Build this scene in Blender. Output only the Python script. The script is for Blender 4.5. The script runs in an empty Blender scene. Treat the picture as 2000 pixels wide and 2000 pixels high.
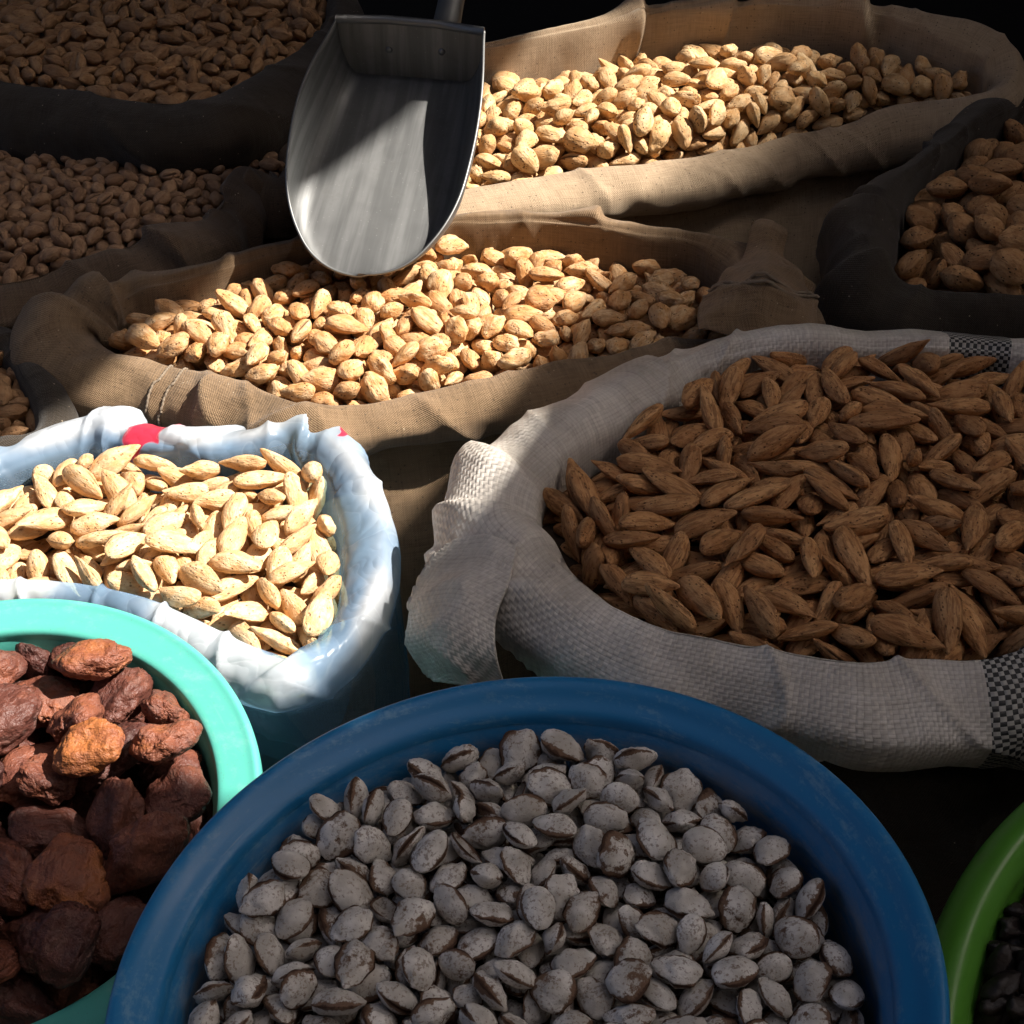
import bpy, bmesh, math, random
import numpy as np
from mathutils import Vector, Matrix, Quaternion

# ------------------------------------------------------------------ camera, light, exposure
S = bpy.context.scene
CAM_H, PITCH, FPX = 1.05, math.radians(36.0), 2900.0
cd = bpy.data.cameras.new('camera'); cam = bpy.data.objects.new('camera', cd)
S.collection.objects.link(cam); S.camera = cam
cam.location = (0, 0, CAM_H); cam.rotation_euler = (math.pi / 2 - PITCH, 0, 0)
cd.sensor_width = 36; cd.lens = 36 * FPX / 2000; cd.clip_start = 0.02; cd.clip_end = 200

SUN_EL, SUN_AZ = math.radians(50), math.radians(88)     # azimuth clockwise from +y
TO_SUN = Vector((math.cos(SUN_EL) * math.sin(SUN_AZ), math.cos(SUN_EL) * math.cos(SUN_AZ), math.sin(SUN_EL)))
w = bpy.data.worlds.new('World'); S.world = w; w.use_nodes = True
wt = w.node_tree; wt.nodes.clear()
sky = wt.nodes.new('ShaderNodeTexSky'); sky.sky_type = 'NISHITA'; sky.sun_disc = False
sky.sun_elevation = SUN_EL; sky.sun_rotation = SUN_AZ
sky.air_density = 0.45; sky.dust_density = 6.0; sky.ozone_density = 0.3
bg = wt.nodes.new('ShaderNodeBackground'); bg.inputs['Strength'].default_value = 0.09
wo = wt.nodes.new('ShaderNodeOutputWorld')
wt.links.new(sky.outputs[0], bg.inputs[0]); wt.links.new(bg.outputs[0], wo.inputs[0])
sl = bpy.data.lights.new('sun', 'SUN'); sl.energy = 5.0; sl.angle = math.radians(0.53); sl.color = (1.0, 0.93, 0.84)
so = bpy.data.objects.new('sun', sl); S.collection.objects.link(so)
so.rotation_euler = (-TO_SUN).to_track_quat('-Z', 'Y').to_euler()
S.render.engine = 'CYCLES'
S.cycles.max_bounces = 8; S.cycles.diffuse_bounces = 4; S.cycles.transparent_max_bounces = 12
S.cycles.use_denoising = True
S.view_settings.view_transform = 'Standard'; S.view_settings.look = 'None'
S.view_settings.exposure = 1.27; S.view_settings.gamma = 1.0

# ------------------------------------------------------------------ helpers
rng = np.random.default_rng(7)
def un(u, v, z):                      # a point measured in the photograph, at its own height z
    x, y = (u - 1000) / FPX, -(v - 1000) / FPX
    c, s = math.cos(PITCH), math.sin(PITCH)
    d = np.array([x, c + y * s, -s + y * c]); t = (z - CAM_H) / d[2]
    return np.array([d[0] * t, d[1] * t, z])

_P = np.random.default_rng(3).permutation(4096)
_G = np.random.default_rng(5).uniform(-1, 1, 4096)
def vnoise(p):                        # smooth value noise, p (n,3) -> (n,) in -1..1
    p = np.asarray(p, float); i = np.floor(p).astype(np.int64); f = p - i
    f = f * f * f * (f * (f * 6 - 15) + 10)
    out = np.zeros(len(p))
    for a in (0, 1):
        for b in (0, 1):
            for c in (0, 1):
                h = _P[(_P[(_P[(i[:, 0] + a) & 4095] + i[:, 1] + b) & 4095] + i[:, 2] + c) & 4095]
                wgt = (f[:, 0] if a else 1 - f[:, 0]) * (f[:, 1] if b else 1 - f[:, 1]) * (f[:, 2] if c else 1 - f[:, 2])
                out += wgt * _G[h]
    return out
def fbm(p, o=3, g=0.5):
    p = np.asarray(p, float); s = 0; a = 1.0
    for k in range(o):
        s = s + a * vnoise(p * 2 ** k + 17.3 * k); a *= g
    return s

def mesh_obj(name, verts, faces, mat=None, parent=None, smooth=True, uv=None, attrs=None):
    me = bpy.data.meshes.new(name)
    me.from_pydata([tuple(map(float, v)) for v in verts], [], faces)
    if smooth:
        me.polygons.foreach_set('use_smooth', [True] * len(me.polygons))
    if uv is not None:
        l = me.uv_layers.new(name='uv'); idx = np.zeros(len(me.loops), np.int32)
        me.loops.foreach_get('vertex_index', idx)
        uv = np.asarray(uv)
        data = uv[idx].astype(np.float32) if len(uv) == len(verts) else uv.astype(np.float32)
        l.data.foreach_set('uv', data.ravel())
    for k, vals in (attrs or {}).items():
        a = me.attributes.new(k, 'FLOAT', 'POINT'); a.data.foreach_set('value', np.asarray(vals, np.float32))
    if mat: me.materials.append(mat)
    me.update()
    o = bpy.data.objects.new(name, me); S.collection.objects.link(o)
    if parent: o.parent = parent
    return o
def tag(o, label=None, cat=None, group=None, kind=None):
    if label: o['label'] = label
    if cat: o['category'] = cat
    if group: o['group'] = group
    if kind: o['kind'] = kind
    return o
def thing(name, label, cat, loc=(0, 0, 0), group=None):
    o = bpy.data.objects.new(name, None); S.collection.objects.link(o); o.location = loc
    o.empty_display_size = 0.05
    return tag(o, label, cat, group)
def put(o, root):                     # parent keeping world coordinates of a mesh made in world space
    o.parent = root; o.matrix_parent_inverse = Matrix.Translation(-root.location)
    return o
def grid_faces(n, m, wrap_n=False, wrap_m=False):
    f = []
    for i in range(n if wrap_n else n - 1):
        for j in range(m if wrap_m else m - 1):
            a, b = i, (i + 1) % n
            f.append((a * m + j, b * m + j, b * m + (j + 1) % m, a * m + (j + 1) % m))
    return f
def catmull(P, per, closed):          # P (k,d) -> dense samples
    P = np.asarray(P, float); k = len(P); out = []
    segs = k if closed else k - 1
    t = np.linspace(0, 1, per, endpoint=False)[:, None]
    for i in range(segs):
        g = lambda j: P[j % k] if closed else P[min(max(j, 0), k - 1)]
        p0, p1, p2, p3 = g(i - 1), g(i), g(i + 1), g(i + 2)
        out.append(0.5 * (2 * p1 + (p2 - p0) * t + (2 * p0 - 5 * p1 + 4 * p2 - p3) * t ** 2 + (3 * p1 - p0 - 3 * p2 + p3) * t ** 3))
    if not closed: out.append(P[-1:])
    return np.concatenate(out)
def resample(C, n, closed=True):      # by xyz arc length (first 3 columns)
    D = np.vstack([C, C[:1]]) if closed else C
    L = np.concatenate([[0], np.cumsum(np.linalg.norm(np.diff(D[:, :3], axis=0), axis=1))])
    t = np.linspace(0, L[-1], n, endpoint=not closed)
    return np.stack([np.interp(t, L, D[:, k]) for k in range(D.shape[1])], 1), t

# ------------------------------------------------------------------ materials
class N:
    def __init__(s, name):
        s.m = bpy.data.materials.new(name); s.m.use_nodes = True
        s.t = s.m.node_tree; s.t.nodes.clear()
        s.out = s.add('ShaderNodeOutputMaterial'); s.b = s.add('ShaderNodeBsdfPrincipled')
        s.link(s.b.outputs[0], s.out.inputs[0])
    def add(s, t, **k):
        n = s.t.nodes.new(t)
        for a, v in k.items(): setattr(n, a, v)
        return n
    def link(s, a, b): s.t.links.new(a, b)
    def val(s, sock, v):
        if hasattr(v, 'links') or isinstance(v, bpy.types.NodeSocket): s.link(v, sock)
        else: sock.default_value = v
    def math(s, op, a, b=None, c=None):
        n = s.add('ShaderNodeMath', operation=op)
        s.val(n.inputs[0], a)
        if b is not None: s.val(n.inputs[1], b)
        if c is not None: s.val(n.inputs[2], c)
        return n.outputs[0]
    def noise(s, vec, scale, detail=4, rough=0.55, out=0):
        n = s.add('ShaderNodeTexNoise'); s.link(vec, n.inputs['Vector'])
        n.inputs['Scale'].default_value = scale; n.inputs['Detail'].default_value = detail
        n.inputs['Roughness'].default_value = rough
        return n.outputs[out]
    def voro(s, vec, scale, feature='F1'):
        n = s.add('ShaderNodeTexVoronoi', feature=feature); s.link(vec, n.inputs['Vector'])
        n.inputs['Scale'].default_value = scale
        return n.outputs['Distance']
    def ramp(s, fac, stops, interp='LINEAR'):
        n = s.add('ShaderNodeValToRGB'); s.link(fac, n.inputs[0]); e = n.color_ramp.elements
        n.color_ramp.interpolation = interp
        while len(e) < len(stops): e.new(0.5)
        for k, (p, c) in enumerate(stops):
            e[k].position = p; e[k].color = (*c, 1) if len(c) == 3 else c
        return n.outputs[0]
    def step(s, x, a, b):
        n = s.add('ShaderNodeMapRange'); n.interpolation_type = 'SMOOTHSTEP'
        s.val(n.inputs[0], x); n.inputs[1].default_value = a; n.inputs[2].default_value = b
        return n.outputs[0]
    def mix(s, f, a, b, mode='MIX'):
        n = s.add('ShaderNodeMix', data_type='RGBA', blend_type=mode)
        s.val(n.inputs[0], f)
        for i, v in ((6, a), (7, b)):
            if isinstance(v, tuple): n.inputs[i].default_value = (*v, 1) if len(v) == 3 else v
            else: s.link(v, n.inputs[i])
        return n.outputs[2]
    def coords(s): return s.add('ShaderNodeTexCoord')
    def attr(s, name, t='GEOMETRY'):
        n = s.add('ShaderNodeAttribute', attribute_name=name, attribute_type=t); return n.outputs['Fac']
    def rand(s): return s.math('FRACT', s.math('ADD', s.add('ShaderNodeObjectInfo').outputs['Random'], s.attr('rnd')))
    def map(s, vec, scale=(1, 1, 1), loc=None):
        n = s.add('ShaderNodeMapping'); s.link(vec, n.inputs[0]); n.inputs['Scale'].default_value = scale
        if loc is not None: s.link(loc, n.inputs['Location'])
        return n.outputs[0]
    def bump(s, h, strength, dist, prev=None):
        n = s.add('ShaderNodeBump'); n.inputs['Strength'].default_value = strength; n.inputs['Distance'].default_value = dist
        s.link(h, n.inputs['Height'])
        if prev is not None: s.link(prev, n.inputs['Normal'])
        return n.outputs[0]
    def set(s, **k):
        for a, v in k.items(): s.val(s.b.inputs[a.replace('_', ' ')], v)
        return s.m
    def rgbv(s, c):
        return c

def mat_canvas(name, base, dark, weave=0.0018, stain=0.6):
    n = N(name); tc = n.coords(); uv, ob = tc.outputs['UV'], tc.outputs['Object']
    sp = n.add('ShaderNodeSeparateXYZ'); n.link(uv, sp.inputs[0])
    wob = n.noise(uv, 60, 2)
    def thread(a, k):
        x = n.math('ADD', n.math('MULTIPLY', a, 2 * math.pi / weave), n.math('MULTIPLY', wob, 3.0 + k))
        return n.math('SINE', x)
    tu, tv = thread(sp.outputs[0], 0), thread(sp.outputs[1], 1.3)
    wv = n.math('MULTIPLY', n.math('ADD', n.math('MULTIPLY', tu, tv), 1.0), 0.5)
    slubu = n.noise(n.map(uv, (900, 30, 1)), 1, 2); slubv = n.noise(n.map(uv, (30, 900, 1)), 1, 2)
    slub = n.math('ADD', slubu, slubv)
    big = n.noise(ob, 9, 5, 0.6); mid = n.noise(ob, 45, 4, 0.6)
    c = n.mix(n.step(n.math('ADD', n.math('MULTIPLY', big, 0.6), n.math('MULTIPLY', mid, 0.4)), 0.35, 0.68), dark, base)
    c = n.mix(n.math('MULTIPLY', n.step(slub, 0.85, 1.15), 0.40), c, tuple(x * 1.35 for x in base))
    c = n.mix(n.math('MULTIPLY', n.math('SUBTRACT', 1.0, wv), 0.42), c, tuple(x * 0.35 for x in dark))
    # ground-in dirt: specks and darker smudges
    sm = n.step(n.noise(n.map(ob, (1, 1, 1.6)), 22, 6, 0.7), 0.56, 0.72)
    c = n.mix(n.math('MULTIPLY', sm, stain), c, tuple(x * 0.45 for x in dark))
    spk = n.math('LESS_THAN', n.voro(ob, 160), 0.13)
    c = n.mix(n.math('MULTIPLY', spk, 0.6), c, (0.035, 0.028, 0.022))
    crumb = n.math('MULTIPLY', n.math('LESS_THAN', n.voro(ob, 125), 0.075), n.step(n.noise(ob, 40, 2), 0.5, 0.6))
    c = n.mix(n.math('MULTIPLY', crumb, 0.8), c, (0.55, 0.45, 0.32))
    h = n.math('ADD', n.math('MULTIPLY', wv, 0.6), n.math('MULTIPLY', slub, 0.6))
    b1 = n.bump(h, 0.8, 0.0011)
    b2 = n.bump(n.noise(ob, 70, 4, 0.6), 0.35, 0.004, b1)
    n.val(n.b.inputs['Sheen Weight'], 0.15)
    return n.set(Base_Color=c, Roughness=0.95, Normal=b2, Specular_IOR_Level=0.15)

def mat_woven(name):
    n = N(name); tc = n.coords(); uv, ob = tc.outputs['UV'], tc.outputs['Object']
    tape = 0.0032
    wu = n.noise(uv, 35, 2); wv_ = n.noise(n.map(uv, (1, 1, 1)), 28, 2)
    sp = n.add('ShaderNodeSeparateXYZ'); n.link(uv, sp.inputs[0])
    u = n.math('ADD', n.math('DIVIDE', sp.outputs[0], tape), n.math('MULTIPLY', n.math('SUBTRACT', wu, 0.5), 1.2))
    v = n.math('ADD', n.math('DIVIDE', sp.outputs[1], tape), n.math('MULTIPLY', n.math('SUBTRACT', wv_, 0.5), 1.2))
    fu, fv = n.math('FRACT', u), n.math('FRACT', v)
    par = n.math('MODULO', n.math('ADD', n.math('FLOOR', u), n.math('FLOOR', v)), 2.0)
    par = n.math('ABSOLUTE', par)
    par = n.step(par, 0.4, 0.6)
    def arch(f): return n.math('MULTIPLY', n.math('MULTIPLY', f, n.math('SUBTRACT', 1.0, f)), 4.0)
    au, av = arch(fu), arch(fv)
    mh = n.add('ShaderNodeMix', data_type='FLOAT'); n.link(par, mh.inputs[0]); n.link(au, mh.inputs[2]); n.link(av, mh.inputs[3])
    h = mh.outputs[0]
    edge = n.math('SUBTRACT', 1.0, n.step(n.math('MINIMUM', au, av), 0.0, 0.42))
    big = n.noise(ob, 14, 5, 0.65); fine = n.noise(ob, 110, 3)
    c = n.mix(n.step(big, 0.3, 0.7), (0.47, 0.425, 0.37), (0.70, 0.65, 0.59))
    cell = n.add('ShaderNodeTexWhiteNoise'); cv = n.add('ShaderNodeCombineXYZ')
    n.link(n.math('FLOOR', u), cv.inputs[0]); n.link(n.math('FLOOR', n.math('DIVIDE', v, 7.0)), cv.inputs[1]); n.link(cv.outputs[0], cell.inputs[0])
    c = n.mix(n.math('MULTIPLY', cell.outputs[0], 0.28), c, (0.30, 0.28, 0.26))
    c = n.mix(n.math('MULTIPLY', edge, 0.22), c, (0.15, 0.13, 0.11))
    stx = n.math('ADD', n.noise(n.map(uv, (420, 14, 1)), 1, 3), n.noise(n.map(uv, (14, 420, 1)), 1, 3))
    c = n.mix(n.math('MULTIPLY', n.step(stx, 1.0, 1.3), 0.35), c, (0.26, 0.22, 0.18))
    c = n.mix(n.math('MULTIPLY', n.step(n.math('SUBTRACT', 2.0, stx), 1.05, 1.35), 0.30), c, (0.72, 0.70, 0.67))
    c = n.mix(n.math('MULTIPLY', n.step(n.noise(ob, 30, 6, 0.7), 0.54, 0.75), 0.45), c, (0.22, 0.17, 0.12))
    # woven-in bands: black tapes over white ones
    band = n.attr('band')
    bl = n.math('MULTIPLY', n.step(band, 0.45, 0.55), par)
    c = n.mix(n.math('MULTIPLY', n.step(band, 0.45, 0.55), 0.45), c, (0.20, 0.22, 0.22))
    c = n.mix(bl, c, (0.012, 0.013, 0.015))
    b1 = n.bump(n.math('ADD', h, stx), 0.5, 0.0009)
    b2 = n.bump(n.noise(ob, 55, 3, 0.6), 0.30, 0.004, b1)
    return n.set(Base_Color=c, Roughness=n.math('ADD', 0.38, n.math('MULTIPLY', fine, 0.25)), Normal=b2, Specular_IOR_Level=0.45)

def mat_plastic(name, base, scuff, scuff_amt=0.3, rough=0.38, grime=(0.10, 0.08, 0.05), speck=0.5, dusty=None):
    n = N(name); tc = n.coords(); ob = tc.outputs['Object']
    sc = n.noise(n.map(ob, (1, 1, 7)), 26, 6, 0.75)
    f = n.noise(ob, 220, 3, 0.7)
    c = n.mix(n.math('MULTIPLY', n.step(n.math('ADD', n.math('MULTIPLY', sc, 0.7), n.math('MULTIPLY', f, 0.3)), 0.5, 0.68), scuff_amt), base, scuff)
    g = n.step(n.noise(ob, 12, 5, 0.7), 0.58, 0.75)
    c = n.mix(n.math('MULTIPLY', g, 0.25), c, grime)
    spk = n.math('LESS_THAN', n.voro(ob, 330), 0.10)
    c = n.mix(n.math('MULTIPLY', spk, speck), c, grime)
    uvs = tc.outputs['UV']
    scr = n.math('MULTIPLY', n.step(n.noise(n.map(uvs, (7, 320, 1)), 1, 3, 0.6), 0.60, 0.70), n.step(n.noise(uvs, 16, 3), 0.50, 0.62))
    c = n.mix(n.math('MULTIPLY', scr, 0.5), c, scuff)
    if dusty:                          # dust caked on the inner wall, from attribute 'dust'
        d = n.attr('dust')
        m = n.math('MULTIPLY', d, n.step(n.noise(n.map(ob, (1, 1, 2.5)), 22, 7, 0.75), 0.40, 0.62))
        c = n.mix(n.math('MULTIPLY', m, 0.75), c, dusty)
    r = n.math('ADD', rough, n.math('MULTIPLY', n.math('SUBTRACT', sc, 0.5), 0.35))
    b = n.bump(n.noise(ob, 180, 3, 0.6), 0.10, 0.001)
    return n.set(Base_Color=c, Roughness=r, Normal=b, Subsurface_Weight=0.0, Specular_IOR_Level=0.45)

def mat_nut(name, light, mid, dark, pit=0.35, vein=0.5, keel=(0.30, 0.17, 0.08), slit=(0.05, 0.025, 0.012), pit_scale=420, var=0.5):
    """almond-like shell: fibrous veins along the length, small pits, a seam along the keel"""
    n = N(name); tc = n.coords(); ob = tc.outputs['Object']; r = n.rand()
    off = n.add('ShaderNodeCombineXYZ'); n.link(n.math('MULTIPLY', r, 37.0), off.inputs[0]); n.link(n.math('MULTIPLY', r, 91.0), off.inputs[1])
    p = n.add('ShaderNodeVectorMath', operation='ADD'); n.link(ob, p.inputs[0]); n.link(off.outputs[0], p.inputs[1]); p = p.outputs[0]
    patch = n.noise(p, 85, 3, 0.6)
    fib = n.noise(n.map(p, (60, 420, 420)), 1, 4, 0.65)
    wrk = n.noise(n.map(p, (0.6, 1, 1)), 200, 4, 0.65)
    c = n.mix(n.step(n.math('ADD', n.math('MULTIPLY', patch, 0.6), n.math('MULTIPLY', wrk, 0.4)), 0.40, 0.60), mid, light)
    c = n.mix(n.math('MULTIPLY', n.math('POWER', r, 1.6), var), c, dark)
    c = n.mix(n.math('MULTIPLY', n.step(fib, 0.47, 0.60), vein), c, dark)
    vd = n.voro(n.map(p, (0.6, 1, 1)), pit_scale)
    pm = n.math('MULTIPLY', n.math('SUBTRACT', 1.0, n.step(vd, 0.14, 0.32)), n.step(n.noise(p, 160, 2), 0.44, 0.56))
    c = n.mix(n.math('MULTIPLY', pm, pit), c, tuple(x * 0.25 for x in dark))
    c = n.mix(n.math('MULTIPLY', n.math('MULTIPLY', n.attr('keel'), 0.55), n.step(fib, 0.40, 0.62)), c, keel)
    c = n.mix(n.attr('slit'), c, slit)
    h = n.math('SUBTRACT', n.math('MULTIPLY', fib, 0.9), n.math('MULTIPLY', pm, 0.7))
    b = n.bump(h, 0.9, 0.0014); b = n.bump(n.noise(n.map(p, (0.6, 1, 1)), 200, 4, 0.65), 0.75, 0.0022, b)
    return n.set(Base_Color=c, Roughness=0.68, Normal=b, Specular_IOR_Level=0.28)

def mat_stone(name):                  # apricot stones whitened with ash and salt, brown where it has rubbed off the rim
    n = N(name); tc = n.coords(); ob = tc.outputs['Object']; r = n.rand()
    off = n.add('ShaderNodeCombineXYZ'); n.link(n.math('MULTIPLY', r, 53.0), off.inputs[0]); n.link(n.math('MULTIPLY', r, 29.0), off.inputs[2])
    p = n.add('ShaderNodeVectorMath', operation='ADD'); n.link(ob, p.inputs[0]); n.link(off.outputs[0], p.inputs[1]); p = p.outputs[0]
    a = n.noise(p, 190, 5, 0.7); bnz = n.noise(p, 70, 3, 0.6)
    rub = n.math('ADD', n.math('ADD', n.math('MULTIPLY', a, 0.75), n.math('MULTIPLY', bnz, 0.45)), n.math('MULTIPLY', n.attr('keel'), 0.44))
    rub = n.math('ADD', rub, n.math('MULTIPLY', n.math('SUBTRACT', r, 0.5), 0.16))
    c = n.mix(n.step(n.noise(p, 60, 3), 0.35, 0.7), (0.46, 0.425, 0.38), (0.78, 0.74, 0.69))
    c = n.mix(n.math('MULTIPLY', n.step(n.math('ADD', n.noise(p, 520, 4, 0.7), n.math('MULTIPLY', bnz, 0.3)), 0.68, 0.76), 0.65), c, (0.20, 0.135, 0.095))
    c = n.mix(n.step(rub, 0.71, 0.79), c, (0.17, 0.105, 0.07))
    c = n.mix(n.math('MULTIPLY', n.step(rub, 0.86, 1.02), 0.85), c, (0.05, 0.025, 0.016))
    c = n.mix(n.attr('slit'), c, (0.035, 0.017, 0.011))
    b = n.bump(n.math('SUBTRACT', 1.0, n.step(rub, 0.70, 0.81)), 0.6, 0.0010); b = n.bump(a, 0.7, 0.0014, b)
    return n.set(Base_Color=c, Roughness=0.9, Normal=b, Specular_IOR_Level=0.15)

def mat_apricot(name):
    n = N(name); tc = n.coords(); ob = tc.outputs['Object']; r = n.rand()
    off = n.add('ShaderNodeCombineXYZ'); n.link(n.math('MULTIPLY', r, 41.0), off.inputs[1])
    p = n.add('ShaderNodeVectorMath', operation='ADD'); n.link(ob, p.inputs[0]); n.link(off.outputs[0], p.inputs[1]); p = p.outputs[0]
    hue = n.attr('orange', 'OBJECT')
    pat = n.noise(p, 38, 4, 0.6); fine = n.noise(p, 210, 4, 0.7)
    f = n.math('ADD', n.math('ADD', n.math('MULTIPLY', pat, 0.8), n.math('MULTIPLY', fine, 0.25)), n.math('SUBTRACT', hue, 0.5))
    c = n.ramp(f, [(0.15, (0.055, 0.020, 0.017)), (0.38, (0.115, 0.040, 0.028)), (0.58, (0.21, 0.070, 0.038)), (0.80, (0.36, 0.125, 0.038)), (1.0, (0.50, 0.175, 0.038))])
    bloom = n.step(n.noise(p, 90, 5, 0.7), 0.52, 0.70)
    c = n.mix(n.math('MULTIPLY', bloom, 0.22), c, (0.26, 0.19, 0.16))
    wr = n.noise(n.map(p, (1, 1, 1)), 150, 4, 0.65)
    wr2 = n.math('ABSOLUTE', n.math('SUBTRACT', n.noise(n.map(p, (0.5, 1, 1)), 120, 3, 0.6), 0.5))
    b = n.bump(n.math('ADD', wr, n.math('MULTIPLY', wr2, 1.6)), 0.9, 0.0030); b = n.bump(fine, 0.5, 0.0010, b)
    return n.set(Base_Color=c, Roughness=n.math('ADD', 0.46, n.math('MULTIPLY', bloom, 0.35)), Normal=b, Specular_IOR_Level=0.32)

def mat_metal(name):
    n = N(name); tc = n.coords(); uv, ob = tc.outputs['UV'], tc.outputs['Object']
    st = n.noise(n.map(uv, (230, 5, 1)), 1, 5, 0.7); st2 = n.noise(n.map(uv, (60, 3, 1)), 1, 4, 0.6)
    sm = n.noise(uv, 26, 5, 0.65)
    c = n.mix(n.step(st2, 0.4, 0.65), (0.20, 0.205, 0.205), (0.30, 0.305, 0.305))
    c = n.mix(n.math('MULTIPLY', n.step(st, 0.55, 0.7), 0.25), c, (0.36, 0.36, 0.35))
    c = n.mix(n.math('MULTIPLY', n.step(sm, 0.5, 0.7), 0.30), c, (0.15, 0.145, 0.135))
    spk = n.math('LESS_THAN', n.voro(n.map(uv, (1, 1, 1)), 190), 0.09)
    c = n.mix(n.math('MULTIPLY', spk, 0.5), c, (0.5, 0.5, 0.48))
    r = n.math('ADD', 0.44, n.math('MULTIPLY', sm, 0.22))
    b = n.bump(st, 0.10, 0.0006); b = n.bump(n.noise(uv, 14, 2), 0.15, 0.004, b)
    return n.set(Base_Color=c, Metallic=0.9, Roughness=r, Normal=b)

def mat_bag(name):
    """thin milky film, bluish where it lies double, a red print showing at two places on the fold"""
    n = N(name); tc = n.coords(); uv, ob = tc.outputs['UV'], tc.outputs['Object']
    milk = n.attr('milk'); red = n.attr('red')
    blot = n.noise(n.map(ob, (1, 1, 0.6)), 15, 3, 0.5)
    cr = n.noise(n.map(ob, (1, 1, 0.45)), 30, 1.2, 0.5)
    col = n.mix(n.step(n.math('ADD', milk, n.math('MULTIPLY', n.math('SUBTRACT', blot, 0.5), 0.9)), 0.75, 1.25), (0.40, 0.60, 0.86), (0.82, 0.87, 0.93))
    col = n.mix(n.step(red, 0.35, 0.6), col, (0.72, 0.05, 0.10))
    ridge = n.math('SUBTRACT', 1.0, n.step(n.math('ABSOLUTE', n.math('SUBTRACT', cr, 0.5)), 0.0, 0.016))
    col = n.mix(n.math('MULTIPLY', ridge, 0.06), col, (0.98, 0.98, 0.98))
    crs = n.math('ADD', n.math('ABSOLUTE', n.math('SUBTRACT', cr, 0.5)), n.math('MULTIPLY', n.math('ABSOLUTE', n.math('SUBTRACT', n.noise(n.map(ob, (1, 1, 0.6)), 85, 0.5, 0.5), 0.5)), 0.30))
    b = n.bump(crs, 0.6, 0.010)
    n.val(n.b.inputs['Base Color'], col); n.val(n.b.inputs['Roughness'], 0.27); n.val(n.b.inputs['Normal'], b)
    n.val(n.b.inputs['Specular IOR Level'], 0.6)
    tl = n.add('ShaderNodeBsdfTranslucent'); n.link(col, tl.inputs[0]); n.link(b, tl.inputs['Normal'])
    tr = n.add('ShaderNodeBsdfTransparent'); tr.inputs[0].default_value = (0.66, 0.86, 0.93, 1)
    m1 = n.add('ShaderNodeMixShader'); m1.inputs[0].default_value = 0.32
    n.link(n.b.outputs[0], m1.inputs[1]); n.link(tl.outputs[0], m1.inputs[2])
    m2 = n.add('ShaderNodeMixShader')
    op = n.math('ADD', n.math('MULTIPLY', milk, 0.54), n.math('MULTIPLY', n.math('MULTIPLY', ridge, 0.05), milk))
    op = n.math('MINIMUM', n.math('ADD', op, n.math('MULTIPLY', n.step(red, 0.35, 0.6), 0.5)), 1.0)
    op = n.math('MAXIMUM', op, 0.07)
    n.link(op, m2.inputs[0]); n.link(tr.outputs[0], m2.inputs[1]); n.link(m1.outputs[0], m2.inputs[2])
    n.link(m2.outputs[0], n.out.inputs[0])
    return n.m

def mat_plain(name, base, rough=0.9, var=0.4, scale=20, metallic=0.0):
    n = N(name); ob = n.coords().outputs['Object']
    k = n.noise(ob, scale, 5, 0.65)
    c = n.mix(n.math('MULTIPLY', n.step(k, 0.3, 0.7), var), base, tuple(x * 0.4 for x in base))
    return n.set(Base_Color=c, Roughness=rough, Normal=n.bump(k, 0.4, 0.004), Metallic=metallic)

M = {}
M['canvas'] = mat_canvas('brown_canvas', (0.27, 0.18, 0.105), (0.155, 0.10, 0.055))
M['canvas_pale'] = mat_canvas('pale_canvas', (0.46, 0.345, 0.23), (0.33, 0.24, 0.155), stain=0.35)
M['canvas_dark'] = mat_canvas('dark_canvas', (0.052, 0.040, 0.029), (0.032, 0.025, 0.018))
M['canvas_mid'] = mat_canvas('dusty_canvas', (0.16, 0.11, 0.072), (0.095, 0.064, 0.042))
M['woven'] = mat_woven('woven_polypropylene')
M['blue'] = mat_plastic('blue_plastic', (0.015, 0.165, 0.38), (0.22, 0.38, 0.50), 0.45, 0.40, dusty=(0.30, 0.29, 0.27), speck=0.2)
M['turq'] = mat_plastic('turquoise_plastic', (0.085, 0.42, 0.35), (0.20, 0.50, 0.43), 0.5, 0.48, speck=0.4)
M['green'] = mat_plastic('green_plastic', (0.085, 0.27, 0.03), (0.12, 0.32, 0.06), 0.3, 0.35, speck=0.15)
M['metal'] = mat_metal('galvanised_sheet')
M['bag'] = mat_bag('plastic_film')
M['almond'] = mat_nut('almond_shell', (0.74, 0.53, 0.31), (0.64, 0.355, 0.145), (0.38, 0.155, 0.045), pit=0.75, vein=0.45, var=0.6)
M['longpale'] = mat_nut('pale_shell', (0.76, 0.565, 0.345), (0.67, 0.41, 0.19), (0.46, 0.215, 0.075), pit=0.6, vein=0.25, var=0.4)
M['longbrown'] = mat_nut('brown_shell', (0.66, 0.36, 0.155), (0.52, 0.25, 0.095), (0.20, 0.078, 0.028), pit=0.7, vein=0.65, var=0.5)
M['roundalm'] = mat_nut('speckled_shell', (0.72, 0.515, 0.29), (0.61, 0.36, 0.155), (0.36, 0.165, 0.055), pit=0.95, vein=0.18, var=0.55)
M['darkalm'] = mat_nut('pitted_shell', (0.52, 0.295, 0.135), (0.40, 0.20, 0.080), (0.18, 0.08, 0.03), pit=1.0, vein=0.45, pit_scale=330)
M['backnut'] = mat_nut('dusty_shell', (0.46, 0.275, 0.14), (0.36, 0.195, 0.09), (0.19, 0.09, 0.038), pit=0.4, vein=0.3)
M['pist'] = mat_nut('pistachio_shell', (0.40, 0.245, 0.14), (0.30, 0.17, 0.092), (0.17, 0.088, 0.048), pit=0.1, vein=0.1, keel=(0.25, 0.15, 0.09), slit=(0.06, 0.03, 0.018))
M['stone'] = mat_stone('ash_white_stone')
M['apricot'] = mat_apricot('dried_apricot')
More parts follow.
